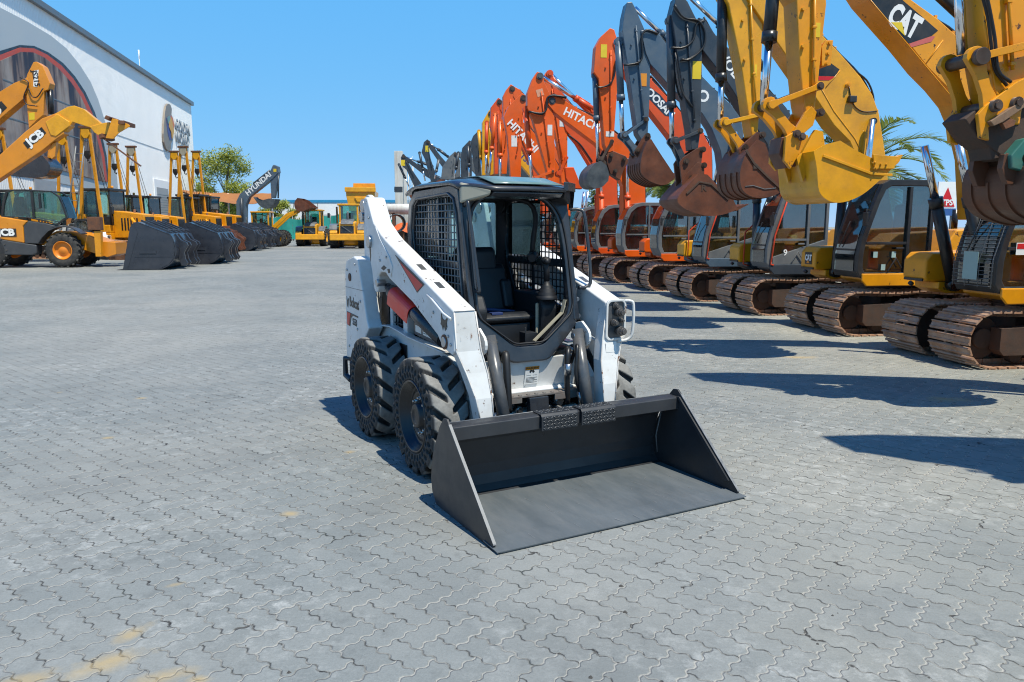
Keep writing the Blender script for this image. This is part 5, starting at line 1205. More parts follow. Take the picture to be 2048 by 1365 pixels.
b = MB(); b.strip(L('c', [(290, 930), (340, 1010), (420, 1090), (510, 1170)], .44), .442, .456, .035); b.build('stiffener', M_frame, r2, .003)
b = MB(); b.strip(L('c', [(280, 1155), (330, 1150), (400, 1172), (470, 1165)], .44), .442, .450, .012); b.build('worn_lip', M_edgemetal, r2)
for key_, par_, pts_ in (('c', r2, [(330, 1020), (355, 1050)]),):
    q_ = L('c', pts_, .44); b = MB(); b.box(min(q_[0][0], q_[1][0]), max(q_[0][0], q_[1][0]), .442, .452, min(q_[0][1], q_[1][1]), max(q_[0][1], q_[1][1])); b.build('maker_plate', M_frame, par_, .003)
# ---------------- E3: grey cab, red rails, slate boom
C_V = (M_yel2, M_dgr, M_lgr)
r3, tb, cab, L = excavator((1535, 632), 'slate grey excavator with red handrails and a rust brown bucket stamped with an R', C_V, 'v', rail=M_redrail)
bm_ = L('p', [(1398, 35), (1405, 100), (1455, 165), (1500, 235), (1535, 290), (1548, 350), (1555, 470), (1625, 470), (1615, 350), (1600, 280), (1580, 226), (1552, 195), (1522, 165), (1480, 118), (1436, 77), (1410, 40)], .19); bo = stick_part(r3, bm_, .38, M_dgr, 'boom')
pq = L('p', [(1440, 108), (1500, 185)], .19); lettering('boom_lettering', 'VOLVO', .26, text_dir(pq[0], pq[1], .193), M_wht, bo, .001, .006)
for y in (-.3, .3): cylinder_part(r3, 'boom_cylinder', (1.0, .92), L('p', [(1545, 300)], .3)[0], y, .075, M_dgr, .6)
cs = L('p', [(1375, -10), (1530, 150)], 0); cylinder_part(r3, 'stick_cylinder', (cs[1][0], cs[1][1]+.12), cs[0], 0, .065, M_dgr, .6, .045)
st = L('b', [(660, -20), (632, 90), (690, 480), (745, 800), (755, 930), (795, 930), (812, 800), (818, 500), (822, 300), (800, 150), (730, 10), (690, -30)], .16); so_ = stick_part(r3, st, .32, M_dgr)
sticker(so_, L('b', [(787, 437)], .16)[0], .17, .32, .162)
hose_on(so_, L('b', [(640, 40), (700, 110), (790, 140), (830, 200), (820, 300), (740, 370), (680, 375)], .16), (.19, .22), .018); hose_on(so_, L('b', [(620, 300), (700, 300), (760, 250), (780, 160), (830, 130)], .16), (.2,), .02)
hose_on(so_, L('b', [(650, 330), (690, 560), (740, 640), (760, 670)], .16), (.18, .0), .018)
cy = L('b', [(622, 130), (632, 860)], .0); cylinder_part(r3, 'bucket_cylinder', cy[0], cy[1], 0, .078, M_dgr, .73, .046)
lk = L('b', [(640, 882), (785, 822), (680, 1000), (802, 935), (700, 1008), (730, 1110), (808, 1032)], 0)
b = MB(); b.cyl((lk[0][0], -.19, lk[0][1]), (lk[0][0], .19, lk[0][1]), .055, 16); b.build('cross_pin', M_pin, r3)
for y in (-.18, .18): bar_part(r3, 'link_bar', lk[0], lk[1], y, .07, .05, M_dgr); bar_part(r3, 'tipping_link', lk[0], lk[4], y*.6, .12, .06, M_dgr)
cp = L('b', [(680, 1010), (700, 980), (790, 920), (825, 930), (815, 1010), (830, 1050), (750, 1140), (700, 1170), (690, 1100)], .17)
for y0_, y1_ in ((.13, .18), (-.18, -.13)): b = MB(); b.prism(cp, y0_, y1_); b.build('quick_coupler', M_rustb, r3, .005)
pins(r3, [lk[1], lk[3], lk[4], lk[5], lk[6]], .21, .055, M_pin)
bp_ = L('b', [(800, 1078), (735, 1145), (665, 1235), (700, 1290), (780, 1325), (870, 1342), (960, 1330), (1040, 1300), (1010, 1240), (960, 1200), (850, 1085)], .50)
bucket_parts(r3, bp_, 8, 1.0, M_rustb, 5, 0, tooth_len=.26, ears=L('b', [(690, 1130), (720, 1080), (790, 1010), (830, 1020), (830, 1080), (760, 1150), (700, 1200)], .17))
b = MB(); b.strip(L('b', [(720, 1200), (800, 1125), (880, 1140), (985, 1235)], .52), .522, .536, .035); b.build('stiffener', M_frame, r3, .003)
pq = L('b', [(800, 1170), (860, 1170)], .52); lettering('bucket_stamp', 'R', .17, text_dir(pq[0], pq[1], .523), M_frame, r3, .003, .004)
pq = [(.98, 1.18), (.70, 1.18)]; lettering('cab_number', '9', .16, text_dir(pq[0], pq[1], .845), M_wht, cab, .001, .003)

# ---------------- E4: blue-grey
r4, tb, cab, L = excavator((1409.5, 604), 'blue grey excavator with yellow tool box and red handrails, carrying a rusty toothed bucket', (M_yel2, M_bgr, M_lgr), 'v', rail=M_redrail)
bm_ = L('b', [(440, 190), (470, 330), (500, 400), (640, 560), (820, 705), (880, 800), (935, 940), (950, 1060), (960, 1350), (1090, 1350), (1085, 1000), (1075, 820), (1050, 720), (1000, 650), (900, 560), (820, 480), (640, 330), (560, 220), (500, 185)], .19); bo = stick_part(r4, bm_, .38, M_bgr, 'boom')
pq = L('b', [(790, 560), (860, 640)], .19); lettering('boom_lettering', 'O', .34, text_dir(pq[0], pq[1], .193), M_wht, bo, .001, .01)
for y in (-.3, .3): cylinder_part(r4, 'boom_cylinder', (1.0, .92), L('b', [(1030, 820)], .3)[0], y, .075, M_bgr, .6)
cs = L('b', [(400, 50), (720, 370)], 0); cylinder_part(r4, 'stick_cylinder', (cs[1][0], cs[1][1]+.06), cs[0], 0, .07, M_bgr, .5, .05)
st = L('b', [(355, 15), (335, 100), (325, 190), (370, 480), (420, 830), (450, 880), (482, 860), (495, 600), (500, 350), (470, 200), (405, 50), (385, 12)], .16); so_ = stick_part(r4, st, .32, M_bgr)
sticker(so_, L('b', [(455, 497)], .16)[0], .15, .27, .162, M_orange_dec)
hose_on(so_, L('b', [(540, 220), (470, 190), (440, 240), (445, 340), (420, 395), (330, 410)], .16), (.19, .23), .02)
cy = L('b', [(300, 260), (325, 825)], .0); cylinder_part(r4, 'bucket_cylinder', cy[0], cy[1], 0, .08, M_bgr, .63, .05)
lk = L('b', [(328, 845), (455, 752), (405, 940), (465, 850)], 0)
b = MB(); b.cyl((lk[0][0], -.19, lk[0][1]), (lk[0][0], .19, lk[0][1]), .06, 16); b.build('cross_pin', M_pin, r4)
for y in (-.18, .18): bar_part(r4, 'link_bar', lk[0], lk[1], y, .07, .05, M_bgr); bar_part(r4, 'tipping_link', lk[0], lk[2], y*.6, .13, .06, M_bgr)
pins(r4, [lk[1], lk[2], lk[3]], .22, .06, M_pin)
bp_ = L('b', [(480, 875), (445, 960), (435, 1060), (470, 1110), (540, 1145), (600, 1145), (640, 1110), (640, 1080), (560, 960), (500, 865)], .48)
bucket_parts(r4, bp_, 7, 1.0, M_rustb, 6, 6, tooth_len=.2, ears=L('b', [(395, 950), (440, 870), (470, 830), (500, 850), (470, 960), (420, 990)], .16))

# ---------------- E5: orange with navy lettered panel
C_O = (M_ora, M_ora, M_lgr)
r5, tb, cab, L = excavator((1320, 583), 'orange excavator with a navy lettered boom panel and a dark rounded bucket', C_O, 'h')
bm_ = L('p', [(1226, 85), (1240, 130), (1300, 222), (1340, 274), (1362, 312), (1366, 360), (1366, 450), (1426, 450), (1424, 300), (1408, 270), (1375, 240), (1346, 206), (1304, 161), (1258, 108), (1240, 80)], .19); bo = stick_part(r5, bm_, .38, M_ora2, 'boom')
deco('logo_panel', 'b', [(430, 470), (500, 545), (560, 590), (640, 690), (620, 725), (590, 720), (500, 625), (440, 560)], M_navy, L, bo, .1905)
pq = L('b', [(455, 535), (628, 715)], .19); lettering('boom_lettering', 'DOOSAN', .27, text_dir(pq[0], pq[1], .196), M_wht, bo, .001, .008, wid=1.0)
for y in (-.3, .3): cylinder_part(r5, 'boom_cylinder', (1.0, .92), L('p', [(1385, 300)], .3)[0], y, .08, M_ora2, .6)
hose_on(bo, L('b', [(500, 470), (560, 540), (620, 620), (700, 720)], .1), (.1, 0, -.1), .022)
st = L('b', [(250, 175), (195, 225), (160, 290), (148, 450), (178, 490), (200, 700), (215, 900), (235, 950), (268, 940), (280, 750), (298, 500), (290, 330), (290, 235), (275, 185)], .16); so_ = stick_part(r5, st, .32, M_ora)
sticker(so_, L('b', [(210, 318)], .16)[0], .16, .32, .162); sticker(so_, L('b', [(248, 833)], .16)[0], .22, .13, .162, M_decwht)
hose_on(so_, L('b', [(285, 370), (270, 470), (240, 530), (180, 545), (155, 530)], .16), (.19, .23), .02)
cy = L('b', [(155, 470), (175, 985)], .0); cylinder_part(r5, 'bucket_cylinder', cy[0], cy[1], 0, .075, M_bgr, .53, .048)
lk = L('b', [(185, 995), (248, 885), (245, 968), (325, 990), (270, 1065)], 0)
for y in (-.17, .17): bar_part(r5, 'link_bar', lk[0], lk[1], y, .08, .05, M_pin); bar_part(r5, 'tipping_link', lk[0], lk[4], y*.6, .11, .05, M_pin)
b = MB(); b.prism(L('b', [(225, 950), (270, 940), (345, 970), (370, 1000), (330, 1060), (310, 1120), (250, 1080), (230, 1020)], .14), -.15, .15); b.build('quick_coupler', M_rustb, r5, .01)
pins(r5, [lk[0], lk[2], lk[3], lk[4]], .2, .055, M_pin)
bp_ = L('b', [(190, 1000), (150, 1020), (110, 1070), (105, 1130), (135, 1165), (190, 1165), (235, 1125), (240, 1080), (225, 1030)], .42)
bucket_parts(r5, bp_, 7, .9, M_dkbkt, 0, 0)

# ---------------- E6, E7: lettered orange machines
r6, tb, cab, L = excavator((1248, 567), 'orange excavator with white letters along its boom and a black hose loop at the elbow', C_O, 'h')
bm_ = L('a', [(1440, 340), (1440, 410), (1500, 480), (1600, 560), (1880, 770), (2040, 960), (2120, 1150), (2130, 1500), (2330, 1500), (2320, 1050), (2250, 900), (2150, 740), (1880, 540), (1700, 440), (1580, 360), (1500, 330)], .19); bo = stick_part(r6, bm_, .38, M_ora, 'boom')
pq = L('a', [(1635, 490), (1875, 610)], .19); lettering('boom_lettering', 'HITACHI', .32, text_dir(pq[0], pq[1], .193), M_wht, bo, .001, .008, wid=.98)
cs = L('a', [(1375, 150), (1850, 470)], 0); cylinder_part(r6, 'stick_cylinder', (cs[1][0], cs[1][1]+.05), cs[0], 0, .085, M_ora2, .35, .06)
for y in (-.3, .3): cylinder_part(r6, 'boom_cylinder', (1.0, .92), L('a', [(2160, 900)], .3)[0], y, .08, M_ora2, .6)
st = L('a', [(1340, 108), (1300, 170), (1250, 300), (1250, 440), (1300, 540), (1380, 830), (1430, 1010), (1440, 1120), (1500, 1120), (1500, 800), (1490, 520), (1460, 400), (1450, 300), (1400, 190), (1385, 120)], .16); so_ = stick_part(r6, st, .32, M_ora)
pins(so_, L('a', [(1365, 150), (1475, 375)], .17), .2, .10, M_dkbkt)
sticker(so_, L('a', [(1455, 640)], .16)[0], .14, .3, .162, M_decwht); sticker(so_, L('a', [(1365, 300)], .16)[0], .2, .2, .162, mat('faded_print', (.62, .30, .18), .5, rust=.5, rscale=25, rcol=(.6, .12, .02)), .3)
hose_on(so_, L('a', [(1600, 350), (1480, 325), (1425, 360), (1420, 440), (1380, 495), (1260, 475)], .16), (.2, .24), .03)
cy = L('a', [(1235, 450), (1290, 1070)], .0); cylinder_part(r6, 'bucket_cylinder', cy[0], cy[1], 0, .08, M_ora2, .63, .05)
lk = L('a', [(1300, 1085), (1470, 1020), (1480, 1150)], 0)
for y in (-.18, .18): bar_part(r6, 'link_bar', lk[0], lk[1], y, .09, .05, M_ora)
pins(r6, [lk[0], lk[1]], .2, .06, M_pin)
r7, tb, cab, L = excavator((1196, 555.6), 'deep orange excavator whose arm folds just behind the lettered orange boom', (M_ora2, M_ora2, M_lgr), 'h')
bm_ = L('a', [(1440, 110), (1500, 330), (1600, 640), (1700, 760), (1820, 960), (1900, 1150), (1900, 1500), (2080, 1500), (2060, 1000), (1990, 800), (1850, 620), (1700, 470), (1560, 290), (1480, 150)], .19); bo = stick_part(r7, bm_, .38, M_ora2, 'boom')
cs = L('a', [(1460, 130), (1700, 370)], 0); cylinder_part(r7, 'stick_cylinder', L('a', [(1900, 560)], 0)[0], cs[0], 0, .085, M_ora2, .5, .06)
for y in (-.3, .3): cylinder_part(r7, 'boom_cylinder', (1.0, .92), L('a', [(1920, 900)], .3)[0], y, .08, M_ora2, .6)
st = L('a', [(1435, 95), (1405, 140), (1430, 400), (1500, 640), (1550, 900), (1560, 1120), (1615, 1140), (1615, 560), (1560, 300), (1490, 160), (1470, 100)], .16); so_ = stick_part(r7, st, .32, M_ora); pins(so_, L('a', [(1455, 125)], .17), .2, .11, M_ora2)
sticker(so_, L('a', [(1565, 565)], .16)[0], .16, .3, .162, M_decwht)
lk = L('a', [(1535, 1040), (1595, 900), (1660, 1130), (1620, 1010)], 0)
for y in (-.18, .18): bar_part(r7, 'link_bar', lk[0], lk[1], y, .09, .06, M_ora2); bar_part(r7, 'tipping_link', lk[0], lk[2], y*.7, .15, .06, M_ora2)
b = MB(); b.prism(L('a', [(1580, 980), (1660, 980), (1700, 1080), (1740, 1180), (1640, 1170), (1590, 1080)], 0), -.2, .2); b.build('quick_coupler', M_ora2, r7, .02)
hose_on(bo, L('a', [(1620, 680), (1720, 760), (1790, 850), (1840, 930)], .2), (.2, .1), .025)

# ---------------- farther machines, seen as arms above the loader and as bodies behind it
FAR = [
 ('orange excavator with white sticker on its arm and lettered boom behind', C_O, 'a', [(1200, 303), (1080, 420), (1035, 520), (1070, 700), (1100, 1100), (1190, 1100), (1200, 640), (1240, 400), (1230, 320)], [(1205, 560), (1190, 700), (1300, 960), (1500, 1250), (1500, 1420), (1640, 1420), (1650, 1180), (1500, 900), (1290, 640)], 'HITACHI', [(1120, 600), (1300, 790)]),
 ('weathered orange excavator, second tallest of the far orange arms', C_O, 'a', [(1100, 222), (1060, 270), (1030, 330), (1030, 480), (1000, 700), (990, 1040), (1060, 1040), (1100, 500), (1150, 330), (1140, 250)], [(1125, 240), (1120, 330), (1250, 560), (1400, 800), (1480, 1100), (1480, 1400), (1600, 1400), (1600, 1050), (1500, 780), (1300, 430), (1180, 270)], None, None),
 ('faded orange excavator just behind the yellow arm', (M_ora2, M_ora2, M_lgr), 'a', [(985, 345), (920, 430), (910, 600), (950, 760), (950, 1040), (1015, 1040), (1020, 600), (1030, 450), (1005, 358)], [(990, 360), (1000, 450), (1150, 700), (1300, 1000), (1330, 1400), (1440, 1400), (1430, 1000), (1250, 650), (1040, 380)], None, None),
 ('yellow excavator with blue letters on its boom among the orange arms', (M_yel2, M_yel2, M_lgr), 'a', [(905, 455), (840, 570), (838, 1050), (868, 1050), (880, 850), (915, 1060), (975, 1060), (960, 850), (925, 600), (922, 470)], [(905, 470), (940, 680), (1190, 960), (1330, 1120), (1330, 1400), (1440, 1400), (1430, 1110), (1400, 1000), (1190, 785), (950, 560)], 'KOMATSU', [(1060, 740), (1260, 930)]),
 ('slate grey excavator, tallest of the grey arms beside the yellow one', (M_dgr, M_dgr, M_lgr), 'a', [(812, 638), (760, 690), (735, 750), (775, 1000), (790, 1090), (840, 1090), (838, 800), (832, 655)], None, None, None),
 ('grey excavator with a pipe clipped along its bent arm', (M_dgr, M_bgr, M_lgr), 'a', [(722, 733), (660, 800), (645, 900), (650, 1090), (745, 1090), (745, 800), (742, 742)], None, None, None),
 ('pale grey excavator with the lowest folded arm over the loader roof', (M_lgr, M_lgr, M_lgr), 'a', [(592, 833), (540, 880), (480, 970), (465, 1090), (560, 1090), (640, 1060), (640, 920), (612, 850)], None, None, None),
 ('grey excavator with yellow sticker and its arm opened in an upturned V', (M_dgr, M_dgr, M_lgr), 'a', [(340, 722), (308, 750), (288, 840), (318, 900), (375, 1110), (440, 1110), (370, 900), (355, 820), (350, 738)], [(340, 728), (352, 790), (470, 960), (560, 1080), (600, 1350), (700, 1350), (680, 1100), (500, 930), (380, 780)], None, None),
 ('farthest grey excavator, its thin boom sloping down beside the white tower', (M_dgr, M_dgr, M_lgr), 'a', [(117, 855), (98, 890), (105, 960), (150, 1000), (225, 1160), (295, 1140), (200, 1000), (150, 900), (132, 862)], [(122, 862), (150, 920), (330, 1060), (480, 1150), (500, 1400), (620, 1400), (600, 1150), (430, 1060), (250, 950)], None, None),
]
for k, (lab, cols, key, sp, bp, txt, tp) in enumerate(FAR):
    D = 24.6+2.62*(k+1); X = 2.78-0.475*(k+1); ppx = (1024+CAM_F*X/D*1.0, 451+CAM_F*CAM_H/D)
    c, s = math.cos(CAM_PITCH), math.sin(CAM_PITCH); dd = D*c+CAM_H*s; vv = D*s-CAM_H*c; ppx = (1024+CAM_F*X/dd, 682.5-CAM_F*vv/dd)
    rt, tb, cab, L = excavator(ppx, lab, cols, 'h' if k < 3 else 'c')
    st = L(key, sp, .16); so_ = stick_part(rt, st, .34, cols[0])
    if bp is None:
        tx, tz = max(st, key=lambda q: q[1]); tz -= .25; tx -= .2
        lo = [(tx, tz), (tx*.62+.3, tz*.80), (1.0, tz*.58), (.75, tz*.40), (.75, 1.0)]; up = [(.15, 1.0), (.15, tz*.45), (.55, tz*.72), (tx*.6+.1, tz*.93), (tx-.1, tz+.18)]
        bpoly = lo+up
    else: bpoly = L(key, bp, .19)
    bo = stick_part(rt, bpoly, .38, cols[0], 'boom')
    if txt: q = L(key, tp, .19); lettering('boom_lettering', txt, .36, text_dir(q[0], q[1], .193), M_wht if txt[0] == 'H' else mat('blue_letters', (.02, .05, .2), .5), bo, .001, .01)
    top = max(st, key=lambda q: q[1]); bot = min(st, key=lambda q: q[1]); lft = max(st, key=lambda q: q[0])
    pins(so_, [(top[0]-.05, top[1]-.18)], .2, .11, M_pin)
    c0 = (lft[0]+.12, top[1]*.68+bot[1]*.32); c1 = (bot[0]+.35, bot[1]+.05); cylinder_part(rt, 'bucket_cylinder', c0, c1, 0, .075, cols[0], .6, .045)
    q = max(bpoly, key=lambda p: p[1]); mid = bpoly[len(bpoly)*2//3]; cylinder_part(rt, 'stick_cylinder', (q[0]*.45+mid[0]*.55, q[1]*.45+mid[1]*.55+.35), (top[0]-.05, top[1]-.15), 0, .075, cols[0], .5, .05)
    for y in (-.3, .3): cylinder_part(rt, 'boom_cylinder', (1.0, .92), (.75, 2.9), y, .08, cols[0], .6)
    if k == 7 or k == 8: sticker(so_, (top[0]+.0, top[1]-.55), .25, .35, .172)
    if k == 0: sticker(so_, L(key, [(1130, 740)], .16)[0], .2, .38, .172, M_decwht)
    # bucket tucked under the arm end
    bx_, bz_ = bot
    bucket_parts(rt, [(bx_+.05, bz_), (bx_+.30, bz_-.15), (bx_+.35, bz_-.5), (bx_+.1, bz_-.75), (bx_-.35, bz_-.7), (bx_-.6, bz_-.4), (bx_-.3, bz_-.3), (bx_-.2, bz_-.02)], 6, .9, M_dkbkt if k % 2 else M_rustb, 5, 0)
# ================================================================== left side of the yard and the background
M_jcb = mat('amber_machine_paint', (0.66, 0.24, 0.012), 0.35, var=0.1, vscale=1.2, dirt=(0.42, 0.16, 0.03), damt=0.4, dscale=2, coat=0.2)
M_bodyblk = mat('graphite_body_panel', (0.045, 0.048, 0.055), 0.45, var=0.15, dirt=(.1, .1, .1), damt=.4)
M_hub = mat('orange_wheel_hub', (0.70, 0.21, 0.01), 0.4, var=0.1, dirt=(0.3, 0.12, 0.03), damt=0.4)
M_tread = mat('black_tyre_rubber', (0.022, 0.022, 0.023), 0.8, var=0.3, dirt=(0.10, 0.09, 0.075), damt=0.8, dscale=5, bump=0.2)
M_wbkt = mat('new_black_bucket_paint', (0.022, 0.025, 0.034), 0.33, var=0.15, dirt=(0.07, 0.07, 0.08), damt=0.4, dscale=2, coat=0.3)
M_green = glass('green_tinted_glass', (0.58, 0.86, 0.82))
M_clad = mat('white_wall_cladding', (0.85, 0.845, 0.83), 0.55, var=0.03, vscale=0.3, dirt=(0.66, 0.66, 0.64), damt=0.3, dscale=0.4)
M_gclad = mat('grey_mural_vinyl', (0.42, 0.46, 0.48), 0.6, var=0.05, vscale=0.2)
M_shut = mat('grey_roller_shutter', (0.33, 0.34, 0.35), 0.5, var=0.1)
class Rig:
    """local frame of a thing standing at P and heading along angle hd; L() surveys pixels onto its vertical planes"""
    def __init__(s, P, hd): s.P = Vector(P); s.hd = hd; s.f = Vector((math.cos(hd), math.sin(hd), 0)); s.l = Vector((-math.sin(hd), math.cos(hd), 0))
    def L(s, key, pts, y=0.0):
        o = []
        for a, c in px(key, pts):
            q = in_plane(a, c, s.P+s.l*y, s.l)-s.P; o.append((q.dot(s.f), q.z))
        return o
CR['f'] = (0, 0, 400/1517); CR['g'] = (0, 340, 300/1861); CR['h'] = (220, 280, 420/2048); CR['i'] = (560, 340, 280/2048)
def prism_part(root, name, poly, y0, y1, m, bev=0.015, seg=2):
    b = MB(); b.prism(poly, y0, y1); return b.build(name, m, root, bev, seg)
def big_tyre(r, w, nl=18):
    b = MB(); b.lathe([(-w*.42, r*.52), (-w*.5, r*.62), (-w*.5, r*.86), (-w*.42, r*.94), (w*.42, r*.94), (w*.5, r*.86), (w*.5, r*.62), (w*.42, r*.52)], 40, 'y')
    for k in range(nl):
        for sy in (-1, 1):
            a = 2*PI*(k+(0.5 if sy > 0 else 0))/nl; M = Matrix.Rotation(a, 4, 'Y') @ Matrix.Translation((r*.965, sy*w*.25, 0)) @ Matrix.Rotation(sy*0.55, 4, 'X')
            b.box(-r*.05, r*.035, -w*.30, w*.30, -r*.055, r*.055, M)
    return b.mesh('tyre', M_tread)
def big_rim(r, w, m):
    b = MB(); b.lathe([(-w*.44, r*.54), (-w*.48, r*.52), (-w*.40, r*.48), (-w*.22, r*.44), (-w*.18, r*.30), (-w*.30, r*.20), (-w*.32, .001)], 32, 'y')
    b.lathe([(w*.44, r*.54), (w*.40, r*.48), (w*.22, r*.44), (w*.2, .001)], 24, 'y'); return b.mesh('rim', m)
def axle_wheel(root, me_t, me_r, loc, rz):
    e = sub_empty('wheel', root, loc); e.rotation_euler = (0, loc[0], rz)
    put('tyre', me_t, e); put('rim', me_r, e)
    return e
# ------------------------------------------------------------------ telehandler
g = ground_at(127, 536); RG = Rig((g.x, g.y, 0), R(6)); L = RG.L
TH = thing('telehandler', 'amber telehandler with raised lettered boom, forks and orange wheel hubs', 'telehandler', RG.P, RG.hd)
TT, TR = big_tyre(.69, .42), big_rim(.69, .42, M_hub)
for x, y, rz in ((0, .21, 0), (0, 2.0, PI), (-2.75, .21, 0), (-2.75, 2.0, PI)): axle_wheel(TH, TT, TR, (x, y, .69), rz)
prism_part(TH, 'chassis', L('g', [(-400, 900), (460, 930), (1060, 1000), (1330, 1085), (1440, 1050), (1430, 900), (1280, 890), (1000, 780), (700, 760), (450, 900), (-400, 830)], .5), .5, 1.7, M_jcb)
prism_part(TH, 'side_panel', L('g', [(-420, 560), (0, 578), (345, 635), (285, 700), (300, 910), (110, 880), (-60, 850), (-420, 850)], .02), .02, .5, M_jcb, .04, 3)
prism_part(TH, 'lower_skirt', L('g', [(-420, 850), (-60, 852), (110, 882), (300, 912), (450, 935), (455, 1040), (400, 1060), (-420, 1050)], .0), .0, .5, M_bodyblk, .04, 3)
prism_part(TH, 'front_cover', L('g', [(345, 637), (560, 665), (690, 700), (560, 780), (470, 920), (300, 912), (287, 700)], .0), .02, .5, M_bodyblk, .03, 3)
b = MB(); b.strip(L('g', [(530, 835), (600, 760), (700, 716), (800, 706), (900, 735), (1010, 800)], .0), -.02, .5, .04); b.build('mudguard', M_bodyblk, TH)
cab_o = L('g', [(10, 585), (25, 420), (70, 270), (130, 245), (480, 255), (640, 262), (740, 330), (800, 470), (840, 600), (710, 690), (600, 650), (350, 600)], .05); 
cab_i = [(a*.93+sum(q[0] for q in cab_o)/12*.07, c*.92+sum(q[1] for q in cab_o)/12*.08) for a, c in cab_o]
cE = sub_empty('cab', TH)
b = MB(); frame_plate(b, cab_o, cab_i, .04, .12); frame_plate(b, cab_o, cab_i, .85, .93); 
for i in (2, 3, 4, 5, 6):
    p, q = cab_o[i], cab_o[i+1]
    if i in (3, 4): b.strip([p, q], .12, .85, -.05)
b.box(L('g', [(400, 400)], .05)[0][0]-.05, L('g', [(400, 400)], .05)[0][0]+.05, .05, .1, L('g', [(400, 600)], .05)[0][1], L('g', [(400, 260)], .05)[0][1])
b.build('cab_frame', M_blk, cE, .01)
for y in (.09, .88): prism_part(cE, 'side_pane', cab_i, y, y+.006, M_green, 0)
b = MB(); b.strip([cab_o[9], cab_o[8], cab_o[7], cab_o[6]][::-1], .13, .84, .01); b.build('windscreen', M_green, cE)
q = L('g', [(200, 580), (180, 340), (250, 330), (330, 560)], .4); prism_part(cE, 'driver_seat', q, .3, .7, M_seat2, .05, 3)
b = MB(); q = L('g', [(500, 290), (510, 480)], .0); b.box(q[0][0]-.03, q[0][0]+.05, -.15, -.05, q[1][1], q[0][1]); b.build('mirror', M_blk, TH, .02)
bm_ = L('f', [(-350, 1560), (-300, 1290), (0, 1190), (210, 1000), (330, 905), (420, 870), (470, 870), (500, 1020), (440, 1060), (330, 1150), (0, 1370), (-200, 1500)], 1.0)
bo = prism_part(TH, 'boom', bm_, .85, 1.25, M_jcb, .03, 3)
nose = L('f', [(400, 880), (520, 815), (570, 805), (640, 830), (780, 945), (770, 985), (700, 975), (560, 930), (510, 1000), (420, 1020)], 1.0); prism_part(bo, 'boom_nose', nose, .90, 1.20, M_yel2, .02)
prism_part(bo, 'boom_collar', L('f', [(360, 930), (450, 870), (540, 930), (545, 960), (440, 1040), (400, 1030)], 1.0), .82, 1.28, M_yel2, .02)
lp_ = prism_part(bo, 'logo_panel', L('f', [(175, 1085), (315, 965), (350, 1010), (210, 1130)], .84), .838, .846, M_blk, 0)
q = L('f', [(195, 1102), (335, 992)], .83); lettering('boom_lettering', 'JCB', .42, Matrix(((math.cos(math.atan2(q[1][1]-q[0][1], q[1][0]-q[0][0])), -math.sin(math.atan2(q[1][1]-q[0][1], q[1][0]-q[0][0])), 0, (q[0][0]+q[1][0])/2), (0, 0, -1, .834), (math.sin(math.atan2(q[1][1]-q[0][1], q[1][0]-q[0][0])), math.cos(math.atan2(q[1][1]-q[0][1], q[1][0]-q[0][0])), 0, (q[0][1]+q[1][1])/2), (0, 0, 0, 1))), M_wht, bo, .003, .02, wid=1.15)
sM = Matrix(((1, 0, 0, L('g', [(85, 780)], .02)[0][0]), (0, 0, -1, .012), (0, 1, 0, L('g', [(85, 780)], .02)[0][1]), (0, 0, 0, 1)))
plate('logo_panel', [(-.42, -.16), (.36, -.16), (.36, .16), (-.42, .16)], sM, M_blk, TH, .004); lettering('side_lettering', 'JCB', .36, sM @ Matrix.Translation((-.02, 0, .006)), M_wht, TH, .002, .018, wid=1.1)
prism_part(bo, 'boom_head', L('f', [(690, 965), (780, 940), (840, 930), (850, 985), (830, 1050), (790, 1055), (725, 1010)], 1.0), .86, 1.24, M_yel2, .02)
fc = sub_empty('fork_carriage', TH)
for y in (.62, 1.02, 1.50): prism_part(fc, 'carriage_plate', L('f', [(800, 1050), (850, 900), (880, 905), (975, 945), (985, 960), (900, 1010), (860, 1055)], y), y, y+.05, M_yel, .01)
for pp in ([(835, 915), (850, 890), (880, 905), (865, 930)], [(940, 930), (985, 930), (985, 960), (940, 955)], [(795, 1035), (820, 1025), (830, 1055), (800, 1065)]): prism_part(fc, 'carriage_bar', L('f', pp, 1.1), .5, 1.7, M_rusty, .01)
for y in (.75, 1.40):
    b = MB(); b.strip(L('f', [(880, 905), (790, 1060), (1065, 1265)], y), y-.06, y+.06, .05); b.build('fork', M_rusty, TH)
prism_part(TH, 'boom_cylinder', L('f', [(430, 1080), (400, 1090), (370, 1180), (395, 1210), (420, 1190)], 1.0), .95, 1.15, M_jcb)
for y in (.15, 1.5):
    prism_part(TH, 'stabiliser_leg', L('g', [(1160, 760), (1245, 760), (1255, 1080), (1185, 1080)], y), y, y+.25, M_yel, .02)
    b = MB(); q = L('g', [(1080, 585), (1250, 750)], y); b.box(q[0][0], q[1][0], y-.05, y+.30, q[1][1], q[0][1]); b.build('foot_pad', M_rusty, TH, .02)
